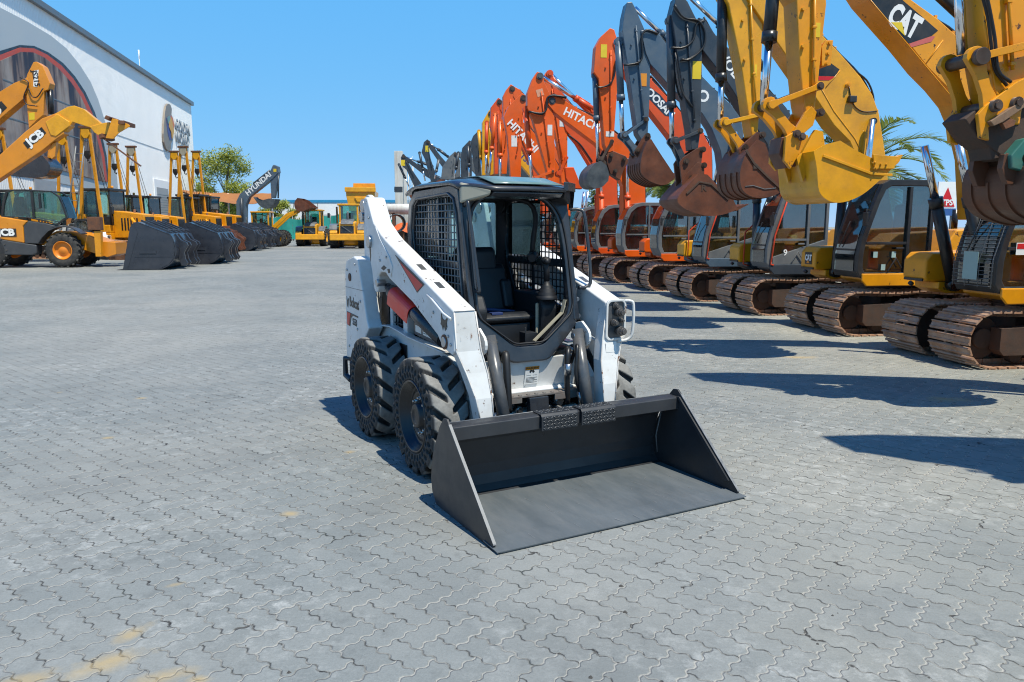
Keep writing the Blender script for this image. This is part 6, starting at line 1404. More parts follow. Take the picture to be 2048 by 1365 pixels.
# ------------------------------------------------------------------ second amber excavator behind it
P = at_depth(-170, 500, 34.5); P.z = 0; RG = Rig(P, R(5)); L = RG.L
JX = thing('excavator', 'amber excavator with model number on its arm, behind the raised telehandler boom', 'excavator', P, RG.hd)
excavator_body(JX, M_jcb, M_bodyblk, M_blk, 'c'); JX.scale = (1.2,)*3
RG.f, RG.l = RG.f/1.2, RG.l/1.2
def L2(key, pts, y=0.0): return [(a, c/1.2) for a, c in RG.L(key, pts, y)]
def sc(poly): return poly
st = L2('f', [(275, 480), (300, 478), (345, 510), (400, 640), (385, 690), (355, 700), (350, 880), (300, 920), (240, 980), (225, 800), (215, 620), (230, 570)]); prism_part(JX, 'stick', st, -.2, .2, M_jcb)
prism_part(JX, 'boom', L2('f', [(-700, 1500), (-600, 1150), (-100, 780), (130, 640), (230, 600), (245, 660), (200, 760), (0, 930), (-300, 1180), (-420, 1500)]), -.22, .22, M_jcb)
q = L2('f', [(0, 870), (70, 790)]); an = math.atan2(q[1][1]-q[0][1], q[1][0]-q[0][0])
def near_frame(p, an, y): return Matrix(((math.cos(an), -math.sin(an), 0, p[0]), (0, 0, -1, y), (math.sin(an), math.cos(an), 0, p[1]), (0, 0, 0, 1)))
prism_part(JX, 'logo_panel', L2('f', [(-200, 990), (35, 775), (80, 825), (-170, 1060)]), -.228, -.222, M_blk, 0)
lettering('boom_lettering', 'JCB', .62, near_frame(L2('f', [(-60, 905)])[0], an, -.232), M_wht, JX, .002, .03, wid=1.15)
prism_part(JX, 'number_panel', L2('f', [(280, 545), (315, 540), (305, 670), (275, 665)]), -.208, -.201, M_wht, 0)
lettering('arm_number', 'JS215', .26, near_frame(L2('f', [(294, 605)])[0], math.radians(-84), -.212), M_decblk, JX, .002, .006)
prism_part(JX, 'sticker', L2('f', [(240, 865), (285, 860), (285, 915), (245, 918)]), -.208, -.201, M_yeldec, 0)
b = MB(); q = L2('f', [(380, 680), (390, 870)]); b.cyl((q[0][0], 0, q[0][1]), (q[1][0], 0, q[1][1]), .10, 14); b.build('bucket_cylinder', M_blk, JX)
b = MB(); b.tube(bez([(a, -.26, c) for a, c in L2('f', [(180, 600), (245, 640), (210, 740), (230, 800), (310, 815)])], 4), .02, 6); b.build('hydraulic_hose', M_hose, JX)
b = MB(); b.tube(bez([(a, -.26, c) for a, c in L2('f', [(245, 680), (270, 740), (310, 745), (355, 680)])], 4), .02, 6); b.build('hydraulic_hose', M_hose, JX)
prism_part(JX, 'bucket_link', L2('f', [(380, 1080), (450, 1090), (410, 1210), (370, 1200)]), -.12, .12, M_jcb)
bucket_parts(JX, L2('f', [(370, 1190), (425, 1260), (420, 1310), (370, 1350), (250, 1355), (130, 1340), (160, 1300), (280, 1180)]), 6, .9, M_wbkt, 0, 0)
# ------------------------------------------------------------------ pipelayers: crawler tractors with A-frame side booms
def make_pipelayer(lab, P, hd):
    root = thing('pipelayer', lab, 'pipelayer', P, hd, 'pipelayers with A-frame side booms')
    for sy in (.9, -.9):
        t = put('crawler_track', TRK, root, (0, sy, 0)); t.scale = (1.15, .8, 1.3); put('track_frame', TFR, t)
    b = MB(); b.prism([(0.1, .8), (1.7, .8), (1.75, 1.0), (1.7, 1.75), (.1, 1.9)], -.45, .45); hd_ = b.build('hood', M_yel, root, .03, 3)
    b = MB()
    for k in range(6): b.box(.5+k*.16, .58+k*.16, -.456, -.45, 1.1, 1.6)
    b.box(1.72, 1.76, -.35, .35, 1.0, 1.65); b.build('radiator_grille', M_blk, hd_)
    b = MB(); b.cyl((.9, .1, 1.8), (.9, .1, 2.45), .06, 12); b.build('exhaust_pipe', M_rusty, root)
    b = MB(); b.box(-1.7, .1, -.85, .85, .8, 1.25); b.box(-1.7, -1.2, -.8, .8, 1.25, 2.2); b.box(-1.2, .1, -.85, .85, 1.25, 1.65); b.build('rear_body', M_yel, root, .03, 3)
    c = sub_empty('cab', root); c.scale = (1.1, 1.0, 1.28)
    hd_.scale = (1, 1.1, 1.25)
    b = MB()
    for x in (-1.2, -.55, .05):
        for y in (-.65, .65): b.box(x-.04, x+.04, y-.04, y+.04, 1.25, 2.62)
    b.box(-1.3, .15, -.72, .72, 2.62, 2.72); b.box(-1.24, .09, -.69, .69, 1.25, 1.62); b.build('cab_frame', M_blk, c, .02)
    b = MB(); b.box(-1.16, -.59, -.66, -.655, 1.62, 2.6); b.box(-.51, .01, -.66, -.655, 1.62, 2.6); b.box(.05, .056, -.6, .6, 1.62, 2.6); b.box(-1.2, -1.195, -.6, .6, 1.62, 2.6); b.build('cab_panes', M_green, c)
    b = MB(); b.cyl((-.3, .3, 2.72), (-.3, .3, 2.85), .06, 12); b.build('beacon', M_orange_dec, c)
    # A-frame boom on the near side, leaning outward
    fr = sub_empty('side_boom', root); tip = Vector((-.1, -1.9, 6.3))
    for x in (-.62, .62):
        b = MB(); p0 = Vector((x-.40, -1.55, .75)); p1 = tip+Vector((math.copysign(.17, x), 0, 0)); d = (p1-p0)
        M = frame_M(p0, d, (1, 0, 0)); b.box(0, d.length, -.07, .07, -.05, .05, M); b.build('boom_leg', M_yel, fr, .01)
    b = MB(); b.box(-.42, .22, -2.0, -1.8, 6.25, 6.36); b.build('head_plate', M_rusty, fr, .01)
    b = MB(); b.prism([(-.30, 6.25), (.10, 6.25), (.12, 5.95), (-.02, 5.78), (-.18, 5.78), (-.32, 5.95)], -1.98, -1.82); b.build('pulley_block', M_cream if 'white' in lab else M_yel2, fr, .02)
    b = MB(); b.prism([(-.22, 5.2), (.02, 5.2), (.05, 5.0), (-.05, 4.82), (-.15, 4.82), (-.25, 5.0)], -1.97, -1.83); b.tube([(-.1, -1.9, 4.85), (-.1, -1.9, 4.70), (-.02, -1.9, 4.62), (.02, -1.9, 4.70)], .035, 8); b.build('hook_block', M_blk, fr, .01)
    b = MB()
    for x in (-.22, -.15, -.05, .02): b.tube([(x, -1.9, 5.85), (x, -1.9, 5.15)], .012, 4)
    b.tube([(-.1, -1.85, 6.2), (-.4, .6, 1.5)], .015, 4); b.tube([(.0, -1.85, 6.2), (-.2, .6, 1.5)], .015, 4); b.build('cable', M_pin, fr)
    b = MB(); b.box(-.9, .7, .95, 1.35, 1.0, 1.8); b.build('counterweight', M_yel, root, .03)
    for y in (-.75, .75):
        b = MB(); b.cyl((1.2, y, 2.0), (2.3, y, .35), .07, 10); b.cyl((1.5, y, 1.55), (1.95, y, .85), .10, 10); b.build('push_arm', M_yel, root)
    b = MB(); b.tube([(.1, -.8, 2.7), (.35, -.95, 2.75), (.36, -.95, 2.5)], .02, 6); b.box(.33, .38, -1.05, -.85, 2.2, 2.55); b.build('mirror', M_blk, root, .01)
    b = MB(); b.cyl((1.85, -.6, 1.4), (1.3, -.6, .8), .05, 10); b.box(1.85, 1.98, -1.2, 1.2, .25, 1.0); b.build('dozer_frame', M_rusty, root, .02)
    return root
PL = [(148, 40.5, 'pipelayer between telehandler boom and tall A-frame, ladder on its side boom', 1.0),
      (197, 39.0, 'pipelayer with the tallest thin A-frame just left of the boom forks', 1.03),
      (25, 38.0, 'pipelayer whose A-frame shows beneath the amber excavator boom', 1.0),
      (246, 45.0, 'pipelayer with white topped rusty A-frame right under the forks', 1.0),
      (281, 46.5, 'pipelayer with yellow pulley block, its A-frame clear against the white wall', 1.0),
      (366, 53.0, 'pipelayer with slim A-frame, leftmost of three by the wall corner', 1.05),
      (386, 54.5, 'pipelayer with white pulley block, tallest of three by the wall corner', 1.12),
      (410, 56.5, 'pipelayer with A-frame against the tree, rightmost of three by the wall corner', 1.10)]
pl0 = None
for k, (x, D, lab, s) in enumerate(PL):
    P = at_depth(x, 500, D); P.z = 0; P.x += .1; P.y += 1.9
    if pl0 is None or 'white' in lab: o = make_pipelayer(lab, P, R(-4)); pl0 = pl0 or o
    else: o = copy_tree(pl0, loc=P, label=lab)
    o.scale = (s,)*3
# aluminium ladder leaning by the second A-frame
lo, hi = at_depth(127, 340, 38.2), at_depth(160, 292, 38.2); lo.z = 1.0
LD = thing('ladder', 'pale ladder leaning against a yellow A-frame', 'ladder', lo)
d = hi-lo
for s in (-.2, .2):
    b = MB(); b.cyl((s, 0, 0), d+Vector((s, 0, 0)), .035, 8); b.build('rail', M_lgr, LD)
for k in range(1, 12):
    b = MB(); p = d*(k/12); b.cyl(p+Vector((-.2, 0, 0)), p+Vector((.2, 0, 0)), .02, 6); b.build('rung', M_lgr, LD)
# ------------------------------------------------------------------ wheel loader buckets lying on the pavers
YL = Vector((-math.sin(R(9)), math.cos(R(9)), 0))
def loader_bucket(lab, tip_px, m, w=2.9, s=1.0):
    P = ground_at(*tip_px); root = thing('loader_bucket', lab, 'loader bucket', P, R(9), 'loader buckets lined up on the pavers'); root.scale = (s,)*3
    out = [(0.0, 0.0), (.95, 0.0), (1.18, .03), (1.52, .18), (1.72, .42), (1.78, .72), (1.72, 1.05), (1.62, 1.26)]
    e_b = MB(); e_b.strip([tuple((v.x, v.z)) for v in bez([Vector((a, 0, c)) for a, c in out[1:]], 3)], 0, w, -.03); e_b.build('shell', m, root)
    e_b = MB(); e_b.prism([(-.10, 0), (.98, 0), (.98, .035), (0, .04), (-.22, .015)], .0, w); e_b.build('cutting_edge', m, root)
    for y in (0, w-.03):
        e_b = MB(); e_b.prism([(0, .02), (.16, .02), (.58, 1.32), (.42, 1.62), (.34, 1.50)]+[][::-1], y-.012, y+.042); e_b.build('cutter_bar', m, root)
        e_b = MB(); e_b.prism([(.1, .02), (.95, .0), (1.18, .03), (1.52, .18), (1.72, .42), (1.78, .72), (1.72, 1.05), (1.62, 1.26), (.62, 1.66), (.42, 1.62)], y, y+.03); e_b.build('side_plate', m, root, .004)
        e_b = MB(); e_b.box(.42, 1.72, y-.01 if y == 0 else y+.03, y if y == 0 else y+.04, .46, .475); e_b.box(.60, 1.15, y-.02 if y == 0 else y+.03, y if y == 0 else y+.05, .58, .68); e_b.build('wear_rib', m, root)
    e_b = MB(); e_b.strip([(1.64, 1.24), (.60, 1.68), (.44, 1.66)], 0, w, .03); e_b.build('spill_guard', m, root)
    for k in range(5):
        y = .18+(w-.36)*k/4; e_b = MB(); e_b.prism([(.64, 1.70), (1.62, 1.29), (1.68, 1.33), (.68, 1.76)], y-.03, y+.03); e_b.cyl((1.50, y+.22, 1.36), (1.52, y+.22, 1.42), .06, 12); e_b.build('guard_bar', m, root, .004)
    for y in (.55, 1.0, w-1.0, w-.55):
        e_b = MB(); e_b.prism([(1.62, 1.22), (1.70, 1.28), (1.86, 1.05), (2.06, .95), (2.10, .84), (1.95, .60), (1.98, .36), (2.06, .22), (1.98, .10), (1.82, .12), (1.74, .40)], y-.05, y+.05); e_b.build('mounting_hook', m, root, .015)
    return root
b1 = loader_bucket('black loader bucket nearest the orange wheeled telehandler', (246, 541), M_wbkt, s=1.08)
LB = [((352, 530), 'black loader bucket tucked right behind the nearest black bucket'), ((452, 503), 'black loader bucket in front of the brown shade cloth, side rib showing'),
      ((478, 499), 'black loader bucket, middle of the farther row of three'), ((500, 495), 'black loader bucket at the right end of the farther row')]
for p, lab in LB: copy_tree(b1, loc=ground_at(*p), label=lab)
rb1 = loader_bucket('rust red loader bucket standing behind the second black bucket', (418, 505), M_rustb); rb1.scale = (.95,)*3
copy_tree(rb1, loc=ground_at(436, 502), label='rust red loader bucket just left of the farther black buckets')
rp = thing('rusty_winch', 'rust brown winch with white ram lying beside the nearest black bucket', 'winch', ground_at(246, 520))
b = MB(); b.cyl((-.5, 0, .45), (.6, .4, .45), .38, 18); b.box(-.6, .7, -.2, .5, 0, .2); b.build('drum', M_rustb, rp, .02)
b = MB(); b.cyl((-.6, -.2, .15), (-.75, -.2, 1.35), .10, 12); b.build('ram', M_wht, rp); b = MB(); b.box(-.2, .2, -.35, -.2, 0, .9); b.build('bracket', M_rusty, rp, .01)
# skid steer parked among them: same kind of machine, other colour of glass
s2 = copy_tree(SK, loc=(ground_at(190, 518).x, ground_at(190, 518).y, 0), rotz=R(-5), label='white skid steer loader parked behind the telehandler, seen from its right side')
# ------------------------------------------------------------------ slate excavator with lettered boom
P = ground_at(452, 489); P.z = 0; RG = Rig(P, R(-8)); L = RG.L
HX = thing('excavator', 'slate excavator with white lettering on its boom in front of the tree', 'excavator', P, RG.hd)
excavator_body(HX, M_yel, M_dgr, M_blk, 'c')
prism_part(HX, 'boom', L('h', [(1245, 900), (1245, 600), (1280, 530), (1390, 450), (1570, 320), (1600, 250), (1645, 262), (1655, 320), (1600, 380), (1370, 560), (1335, 640), (1335, 900)]), -.25, .25, M_bgr)
prism_part(HX, 'stick', L('h', [(1570, 330), (1605, 245), (1650, 265), (1650, 340), (1635, 440), (1612, 570), (1582, 570)]), -.2, .2, M_bgr)
q = L('h', [(1405, 480), (1515, 385)]); lettering('boom_lettering', 'HYUNDAI', .62, near_frame(((q[0][0]+q[1][0])/2, (q[0][1]+q[1][1])/2), math.atan2(q[1][1]-q[0][1], q[1][0]-q[0][0]), -.256), M_wht, HX, .003, .016, wid=1.05)
prism_part(HX, 'sticker', L('h', [(1607, 285), (1635, 285), (1635, 315), (1607, 315)]), -.262, -.25, M_yeldec, 0)
b = MB(); q = L('h', [(1645, 330), (1640, 570), (1560, 300), (1400, 440), (1300, 570), (1310, 800)])
b.cyl((q[0][0], 0, q[0][1]), (q[1][0], 0, q[1][1]), .07, 10); b.cyl((q[2][0], 0, q[2][1]), (q[3][0], 0, q[3][1]+.1), .09, 10); b.cyl((q[4][0], -.35, q[4][1]), (q[5][0], -.35, q[5][1]), .1, 12); b.build('boom_cylinder', M_dgr, HX)
bucket_parts(HX, L('h', [(1640, 580), (1610, 640), (1555, 672), (1490, 650), (1430, 575), (1500, 595), (1570, 575)]), 5, .9, M_dkbkt, 4, 0, tooth_len=.2)
# ------------------------------------------------------------------ wheel loaders
LT, LR = big_tyre(.72, .55, 20), big_rim(.72, .55, M_yel2)
def wheel_loader(lab, P, hd, raised=False, bucket_m=None, s=1.0):
    """x forward"""
    root = thing('wheel_loader', lab, 'wheel loader', P, hd, 'yellow wheel loaders', s)
    for x in (1.35, -1.35):
        for y, rz in ((-.95, 0), (.95, PI)): axle_wheel(root, LT, LR, (x, y, .72), rz)
    b = MB(); b.prism([(-2.3, .9), (-.5, .8), (-.5, 1.55), (-1.2, 1.85), (-2.25, 1.75)], -.55, .55); hd_ = b.build('engine_hood', M_yel2, root, .06, 3)
    b = MB(); b.prism([(-2.33, 1.0), (-2.30, 1.0), (-2.22, 1.62), (-2.25, 1.62)], -.45, .45); g_ = b.build('rear_grille', M_blk, hd_)
    b = MB(); b.box(-2.335, -2.32, -.42, .42, 1.10, 1.12); b.prism([(-.36, 1.05), (-.28, 1.05), (.36, 1.50), (.28, 1.50)], -2.335, -2.30, axis='x'); b.build('grille_badge', M_lgr, g_)
    b = MB(); b.prism([(-2.35, 1.64), (-2.1, 1.86), (-1.25, 2.0), (-1.2, 1.85), (-2.25, 1.62)], -.42, .42); b.cyl((-1.5, .0, 1.9), (-1.5, .0, 2.5), .07, 12); b.build('grey_top_cover', M_lgr, hd_, .03, 3)
    b = MB(); b.prism([(-2.55, .55), (-2.0, .55), (-2.0, .98), (-2.5, 1.0)], -1.15, 1.15); b.prism([(-2.5, 1.0), (-2.1, .98), (-2.05, 1.2), (-2.4, 1.22)], -1.15, -.65); b.prism([(-2.5, 1.0), (-2.1, .98), (-2.05, 1.2), (-2.4, 1.22)], .65, 1.15); b.build('counterweight', M_yel2, root, .06, 3)
    b = MB()
    for y in (-1, 1): b.strip([(-2.05, 1.25), (-1.9, 1.52), (-1.35, 1.62), (-.8, 1.5)], min(y*.68, y*1.2), max(y*.68, y*1.2), .05)
    b.build('mudguard', M_lgr, root)
    c = sub_empty('cab', root); b = MB()
    for x in (-.85, .55):
        for y in (-.6, .6): b.box(x-.06, x+.06, y-.06, y+.06, 1.5, 2.9)
    b.box(-.95, .68, -.75, .75, 2.9, 3.03); b.box(-.85, .55, -.6, .6, 1.2, 1.55); b.build('cab_frame', M_yel2, c, .03)
    b = MB(); b.box(-.86, -.855, -.54, .54, 1.56, 2.9); b.box(.55, .555, -.54, .54, 1.56, 2.9); b.box(-.79, .49, -.62, -.615, 1.56, 2.9); b.box(-.79, .49, .615, .62, 1.56, 2.9); b.build('cab_panes', M_green, c)
    b = MB(); b.prism([(-.3, 1.5), (.2, 1.5), (.15, 1.7), (-.1, 1.72), (-.15, 2.4), (-.3, 2.42)], -.25, .25); b.build('driver_seat', M_seat2, c, .05)
    b = MB(); b.box(-.95, -.35, .80, .84, 1.7, 2.8); b.build('open_door', M_green, c)
    b = MB(); 
    for z in (1.7, 2.25, 2.8): b.box(-.95, -.35, .79, .85, z-.025, z+.025)
    for x in (-.95, -.35): b.box(x-.025, x+.025, .79, .85, 1.7, 2.8)
    b.build('door_frame', M_blk, c)
    b = MB(); b.tube([(.5, -.7, 2.6), (.6, -1.05, 2.6)], .02, 6); b.box(.5, .56, -1.2, -1.0, 2.35, 2.75); b.build('mirror', M_blk, root, .02)
    b = MB(); b.prism([(-.5, .75), (.9, .7), (1.2, 1.4), (.6, 1.6), (-.4, 1.2)], -.45, .45); b.build('front_frame', M_yel2, root, .04)
    for y in (-.5, .5):
        b = MB()
        if raised: b.prism([(.75, 1.55), (.95, 1.45), (2.2, 2.55), (3.05, 2.95), (3.0, 3.15), (2.1, 2.85), (.8, 1.75)], y-.07, y+.07)
        else: b.prism([(.75, 1.55), (.95, 1.75), (2.0, 1.55), (2.6, .55), (2.45, .45), (1.8, 1.25), (.8, 1.4)], y-.07, y+.07)
        b.build('lift_arm', M_yel2, root, .02)
    bx, bz = (2.95, 3.0) if raised else (2.35, .15)
    out = [(bx+.35, bz+1.15), (bx+.1, bz+.85), (bx+.05, bz+.45), (bx+.2, bz+.12), (bx+.6, bz), (bx+1.55, bz+.35)] if raised else [(bx+.45, bz+1.15), (bx+.12, bz+.9), (bx+.02, bz+.5), (bx+.15, bz+.1), (bx+.5, bz-.1), (bx+1.4, bz-.12)]
    bucket_parts(root, out+[(bx+.75, bz+1.0)], 6, 2.5, bucket_m or M_yel2, 0, 0)
    return root
P = at_depth(631, 490, 64); P.z = 0; w1 = wheel_loader('yellow wheel loader seen from behind, parked clear in front of the teal fence', P, R(94), s=.98)
P = at_depth(702, 490, 58.5); P.z = 0; w2 = copy_tree(w1, loc=P, rotz=R(96), label='yellow wheel loader half hidden behind the white loader arm'); w2.scale = (1.08,)*3
P = at_depth(540, 490, 62); P.z = 0; P.x -= .4; wheel_loader('yellow wheel loader holding a rust red bucket high above the teal fence', P, R(2), True, M_rustb, .92)
# dump truck with high body behind the second loader
P = at_depth(729, 490, 70); P.z = 0; DT = thing('dump_truck', 'yellow dump truck with its high body rising behind the white loader arm', 'dump truck', P, R(96))
RG = Rig(P, R(0)); q = RG.L('i', [(1075, 208), (1395, 225), (1385, 290), (1080, 270)])
b = MB(); b.prism([(-1.0, 2.9), (1.0, 2.9), (1.22, 4.2), (1.25, 4.65), (-1.25, 4.65), (-1.22, 4.2)], -2.6, 1.8, axis='x'); b.build('dump_body', M_yel2, DT, .03)
b = MB(); b.prism([(-1.32, 4.55), (1.32, 4.55), (1.32, 4.95), (-1.32, 4.95)], -2.75, -2.5, axis='x'); b.build('body_rim', M_yel2, DT, .03)
b = MB(); b.prism([(-1.02, 4.95), (1.02, 4.95), (.98, 5.5), (-.98, 5.5)], 1.4, 1.9, axis='x'); b.build('headboard', M_yel, DT, .02)
b = MB(); b.prism([(-.5, 4.1), (.5, 4.1), (.3, 3.7), (-.3, 3.7)], -2.7, -2.6, axis='x'); b.build('tailgate', M_yel2, DT, .02)
b = MB(); b.box(-2.6, 3.6, -.5, .5, .9, 1.4); b.box(2.0, 3.6, -1.1, 1.1, 1.3, 3.2); b.prism([(-2.6, 1.4), (-2.0, 1.4), (-1.6, 2.9), (-2.4, 2.9)], -.9, .9); b.build('frame_and_cab', M_yel2, DT, .05)
b = MB(); b.box(3.6, 3.62, -.9, .9, 2.0, 3.0); b.box(2.1, 3.4, -1.12, -1.1, 2.1, 3.0); b.build('cab_panes', M_green, DT)
DTt, DTr = big_tyre(.85, .6, 20), big_rim(.85, .6, M_yel2)
for x in (2.6, -.6, -2.0):
    for y, rz in ((-1.05, 0), (1.05, PI)): axle_wheel(DT, DTt, DTr, (x, y, .85), rz)
# ------------------------------------------------------------------ big white hall on the left with mural and sign
WP = Vector((-32.9, 78, 0)); WD = Vector((.172, -.985, 0)).normalized(); WN = Vector((.985, .172, 0)).normalized()
WANG = math.atan2(WD.y, WD.x); HT = 14.4
HALL = thing('warehouse', 'huge white clad hall with circular mural and globe sign on its long wall', 'building', WP, WANG)
def wall_pt(x, y): q = in_plane(x, y, WP, WN)-WP; return (q.dot(WD), q.z)
def W(key, pts): return [wall_pt(a, c) for a, c in px(key, pts)]
b = MB(); b.box(-5, 66, -30, 0, 0, HT); b.build('wall', M_clad, HALL)
b = MB()
for k in range(354): b.box(-4.9+k*.2, -4.865+k*.2, .0, .012, 1.8, HT-.3)
b.build('cladding_rib', M_clad, HALL)
b = MB(); b.box(-5.3, 66, -.2, .25, HT-.25, HT+.12); b.build('eaves_trim', M_lgr, HALL, .02)
b = MB(); b.box(-5.2, 66.2, -30.2, -.2, HT+.0, HT+.1); b.build('roof', M_clad, HALL)
b = MB(); b.box(-5, 66, .012, .03, 1.75, 1.9); b.box(-5, 66, .012, .025, 8.35, 8.40); b.build('panel_seam', M_gclad, HALL)
def on_wall(name, poly, d, m, par=HALL, th=.02):
    b = MB(); b.prism([(a, c) for a, c in poly], d, d+th); return b.build(name, m, par)
def mural_mat():
    m = bpy.data.materials.new('mural_print'); m.use_nodes = True; nt = m.node_tree; nt.nodes.clear(); Lk = nt.links.new
    out = nd(nt, 'ShaderNodeOutputMaterial'); p = nd(nt, 'ShaderNodeBsdfPrincipled'); Lk(p.outputs[0], out.inputs[0]); p.inputs['Roughness'].default_value = .6
    tc = nd(nt, 'ShaderNodeTexCoord'); mp = nd(nt, 'ShaderNodeMapping'); mp.inputs['Scale'].default_value = (.55, 1, .09); Lk(tc.outputs['Object'], mp.inputs[0])
    n = nd(nt, 'ShaderNodeTexNoise', inp={'Scale': 1.6, 'Detail': 5.0, 'Roughness': .6}); Lk(mp.outputs[0], n.inputs['Vector'])
    r = nd(nt, 'ShaderNodeValToRGB'); Lk(n.outputs['Fac'], r.inputs[0]); e = r.color_ramp.elements
    e[0].position = .34; e[0].color = (.018, .016, .03, 1); e[1].position = .70; e[1].color = (.36, .31, .28, 1)
    for pos, c in ((.42, (.05, .035, .04, 1)), (.48, (.20, .13, .10, 1)), (.56, (.30, .24, .20, 1))):
        k = e.new(pos); k.color = c
    n2 = nd(nt, 'ShaderNodeTexNoise', inp={'Scale': .5, 'Detail': 3.0}); Lk(tc.outputs['Object'], n2.inputs['Vector'])
    mx = nd(nt, 'ShaderNodeMix', data_type='RGBA'); r2 = nd(nt, 'ShaderNodeMapRange', inp={1: .5, 2: .7, 3: 0, 4: .6}); Lk(n2.outputs['Fac'], r2.inputs[0]); Lk(r2.outputs[0], mx.inputs[0])
    Lk(r.outputs[0], mx.inputs[6]); mx.inputs[7].default_value = (.03, .025, .035, 1); Lk(mx.outputs[2], p.inputs['Base Color']); return m
grey = W('f', [(-900, -250), (-400, -160), (0, 62), (200, 165), (380, 272), (500, 370), (600, 495), (680, 620), (740, 760), (800, 950), (850, 1150), (885, 1365), (890, 1480), (-900, 1120)])
grey = [(a, max(2.0, c)) for a, c in grey]
MU = on_wall('mural', grey, .03, M_gclad)
def ring(key, pts): return W(key, pts)
outer = [(-420, 560), (-200, 440), (0, 385), (140, 343), (250, 350), (360, 400), (470, 480), (560, 580), (640, 700), (710, 850), (760, 1000), (800, 1180), (820, 1380)]
mid = [(-420, 600), (-200, 490), (0, 415), (140, 362), (245, 368), (345, 415), (455, 498), (545, 598), (622, 715), (690, 860), (740, 1010), (782, 1190), (805, 1380)]
inn = [(-420, 660), (-200, 545), (0, 455), (140, 395), (235, 398), (325, 440), (430, 522), (520, 620), (600, 735), (665, 875), (715, 1020), (760, 1200), (785, 1380)]
base_ = [(785, 1380), (700, 1360), (300, 1250), (-420, 1100)]
on_wall('mural_ring', W('f', outer+base_), .052, M_decblk, MU); on_wall('mural_ring', W('f', mid+base_), .074, mat('mural_red', (.50, .07, .04), .6), MU)
on_wall('mural_picture', W('f', inn+base_), .096, mural_mat(), MU)
for a in (255, 560, 890, 1200):
    pass
fr = MB(); 
for (x0, y0, x1, y1) in ((0, 600, 640, 830), (0, 880, 700, 1110)):
    p, q = W('f', [(x0, y0), (x1, y1)]); fr.box(min(p[0], q[0]), max(p[0], q[0]), .117, .13, p[1]-.03, p[1]+.03)
fr.build('mural_seam', M_lgr, MU)
# sign: emblem and letters stand proud of the wall
CR['s'] = (300, 180, 100/910)
EM = on_wall('sign_emblem', W('s', [(250, 300), (285, 250), (330, 270), (358, 350), (350, 450), (380, 520), (402, 640), (395, 780), (370, 920), (345, 980), (340, 1070), (300, 1120), (250, 1060), (215, 950), (205, 800), (215, 600), (230, 420)]), .06, mat('bronze_sign', (.24, .20, .16), .5, var=.2, vscale=2), HALL, .14)
on_wall('globe_disc', W('s', [(330, 470), (370, 520), (395, 640), (390, 780), (360, 910), (310, 910), (280, 800), (260, 650), (250, 520), (280, 480)]), .205, mat('sign_blue', (.06, .07, .22), .5), EM)
on_wall('globe_patch', W('s', [(330, 470), (370, 520), (395, 640), (390, 700), (370, 760), (350, 640), (320, 560)]), .23, mat('sign_orange', (.60, .16, .04), .5), EM)
on_wall('globe_patch', W('s', [(320, 500), (345, 540), (360, 640), (385, 740), (370, 850), (345, 900), (335, 780), (295, 680), (300, 580)]), .255, mat('sign_yellow', (.60, .32, .05), .5), EM)
on_wall('globe_patch', W('s', [(255, 500), (300, 470), (320, 500), (290, 600), (270, 620)]), .255, mat('sign_sea_green', (.16, .27, .24), .5), EM)
for key, txt, p, q, h in (('s', 'GOLDEN', (430, 640), (708, 755), 110), ('s', 'WORLD', (440, 850), (680, 950), 130)):
    a, c = wall_pt(*px(key, [p])[0]), wall_pt(*px(key, [q])[0]); wd = abs(a[0]-c[0]); zc = (a[1]+c[1])/2
    M = Matrix(((-1, 0, 0, (a[0]+c[0])/2), (0, 0, 1, .12), (0, 1, 0, zc), (0, 0, 0, 1)))
    lettering('sign_letters', txt, 1.55, M, mat('pale_sign_letters', (.34, .36, .38), .5), HALL, .05, .015, wid=wd/(1.55*.72*len(txt)))
for pts in ([(445, 462), (552, 485), (548, 548), (445, 540)],):
    p = W('h', pts); x0, x1 = min(q[0] for q in p), max(q[0] for q in p); z1 = max(q[1] for q in p)
    b = MB(); b.box(x0-.6, x1+.6, .02, .12, 0, z1+.7); dr_ = b.build('door_frame', M_clad, HALL, .02); b = MB(); b.box(x0, x1, .12, .14, 0, z1)
    for k in range(20): b.box(x0, x1, .14, .155, .2+k*.22, .3+k*.22)
    b.build('roller_shutter', M_shut, dr_)
p = W('g', [(410, 110), (680, 160)]); b = MB(); b.box(min(p[0][0], p[1][0]), max(p[0][0], p[1][0]), .02, .06, 2.2, max(p[0][1], p[1][1])); b.build('roller_shutter', M_shut, HALL)
AN = thing('roof_antenna', 'thin pale antenna mast standing on the roof edge of the white hall', 'antenna', WP+WD*10.5+Vector((-.6, 0, HT+.1)))
b = MB(); b.cyl((0, 0, 0), (0, 0, 1.9), .03, 8); b.cyl((0, 0, 1.2), (0, 0, 1.9), .055, 8); b.build('mast', M_clad, AN)
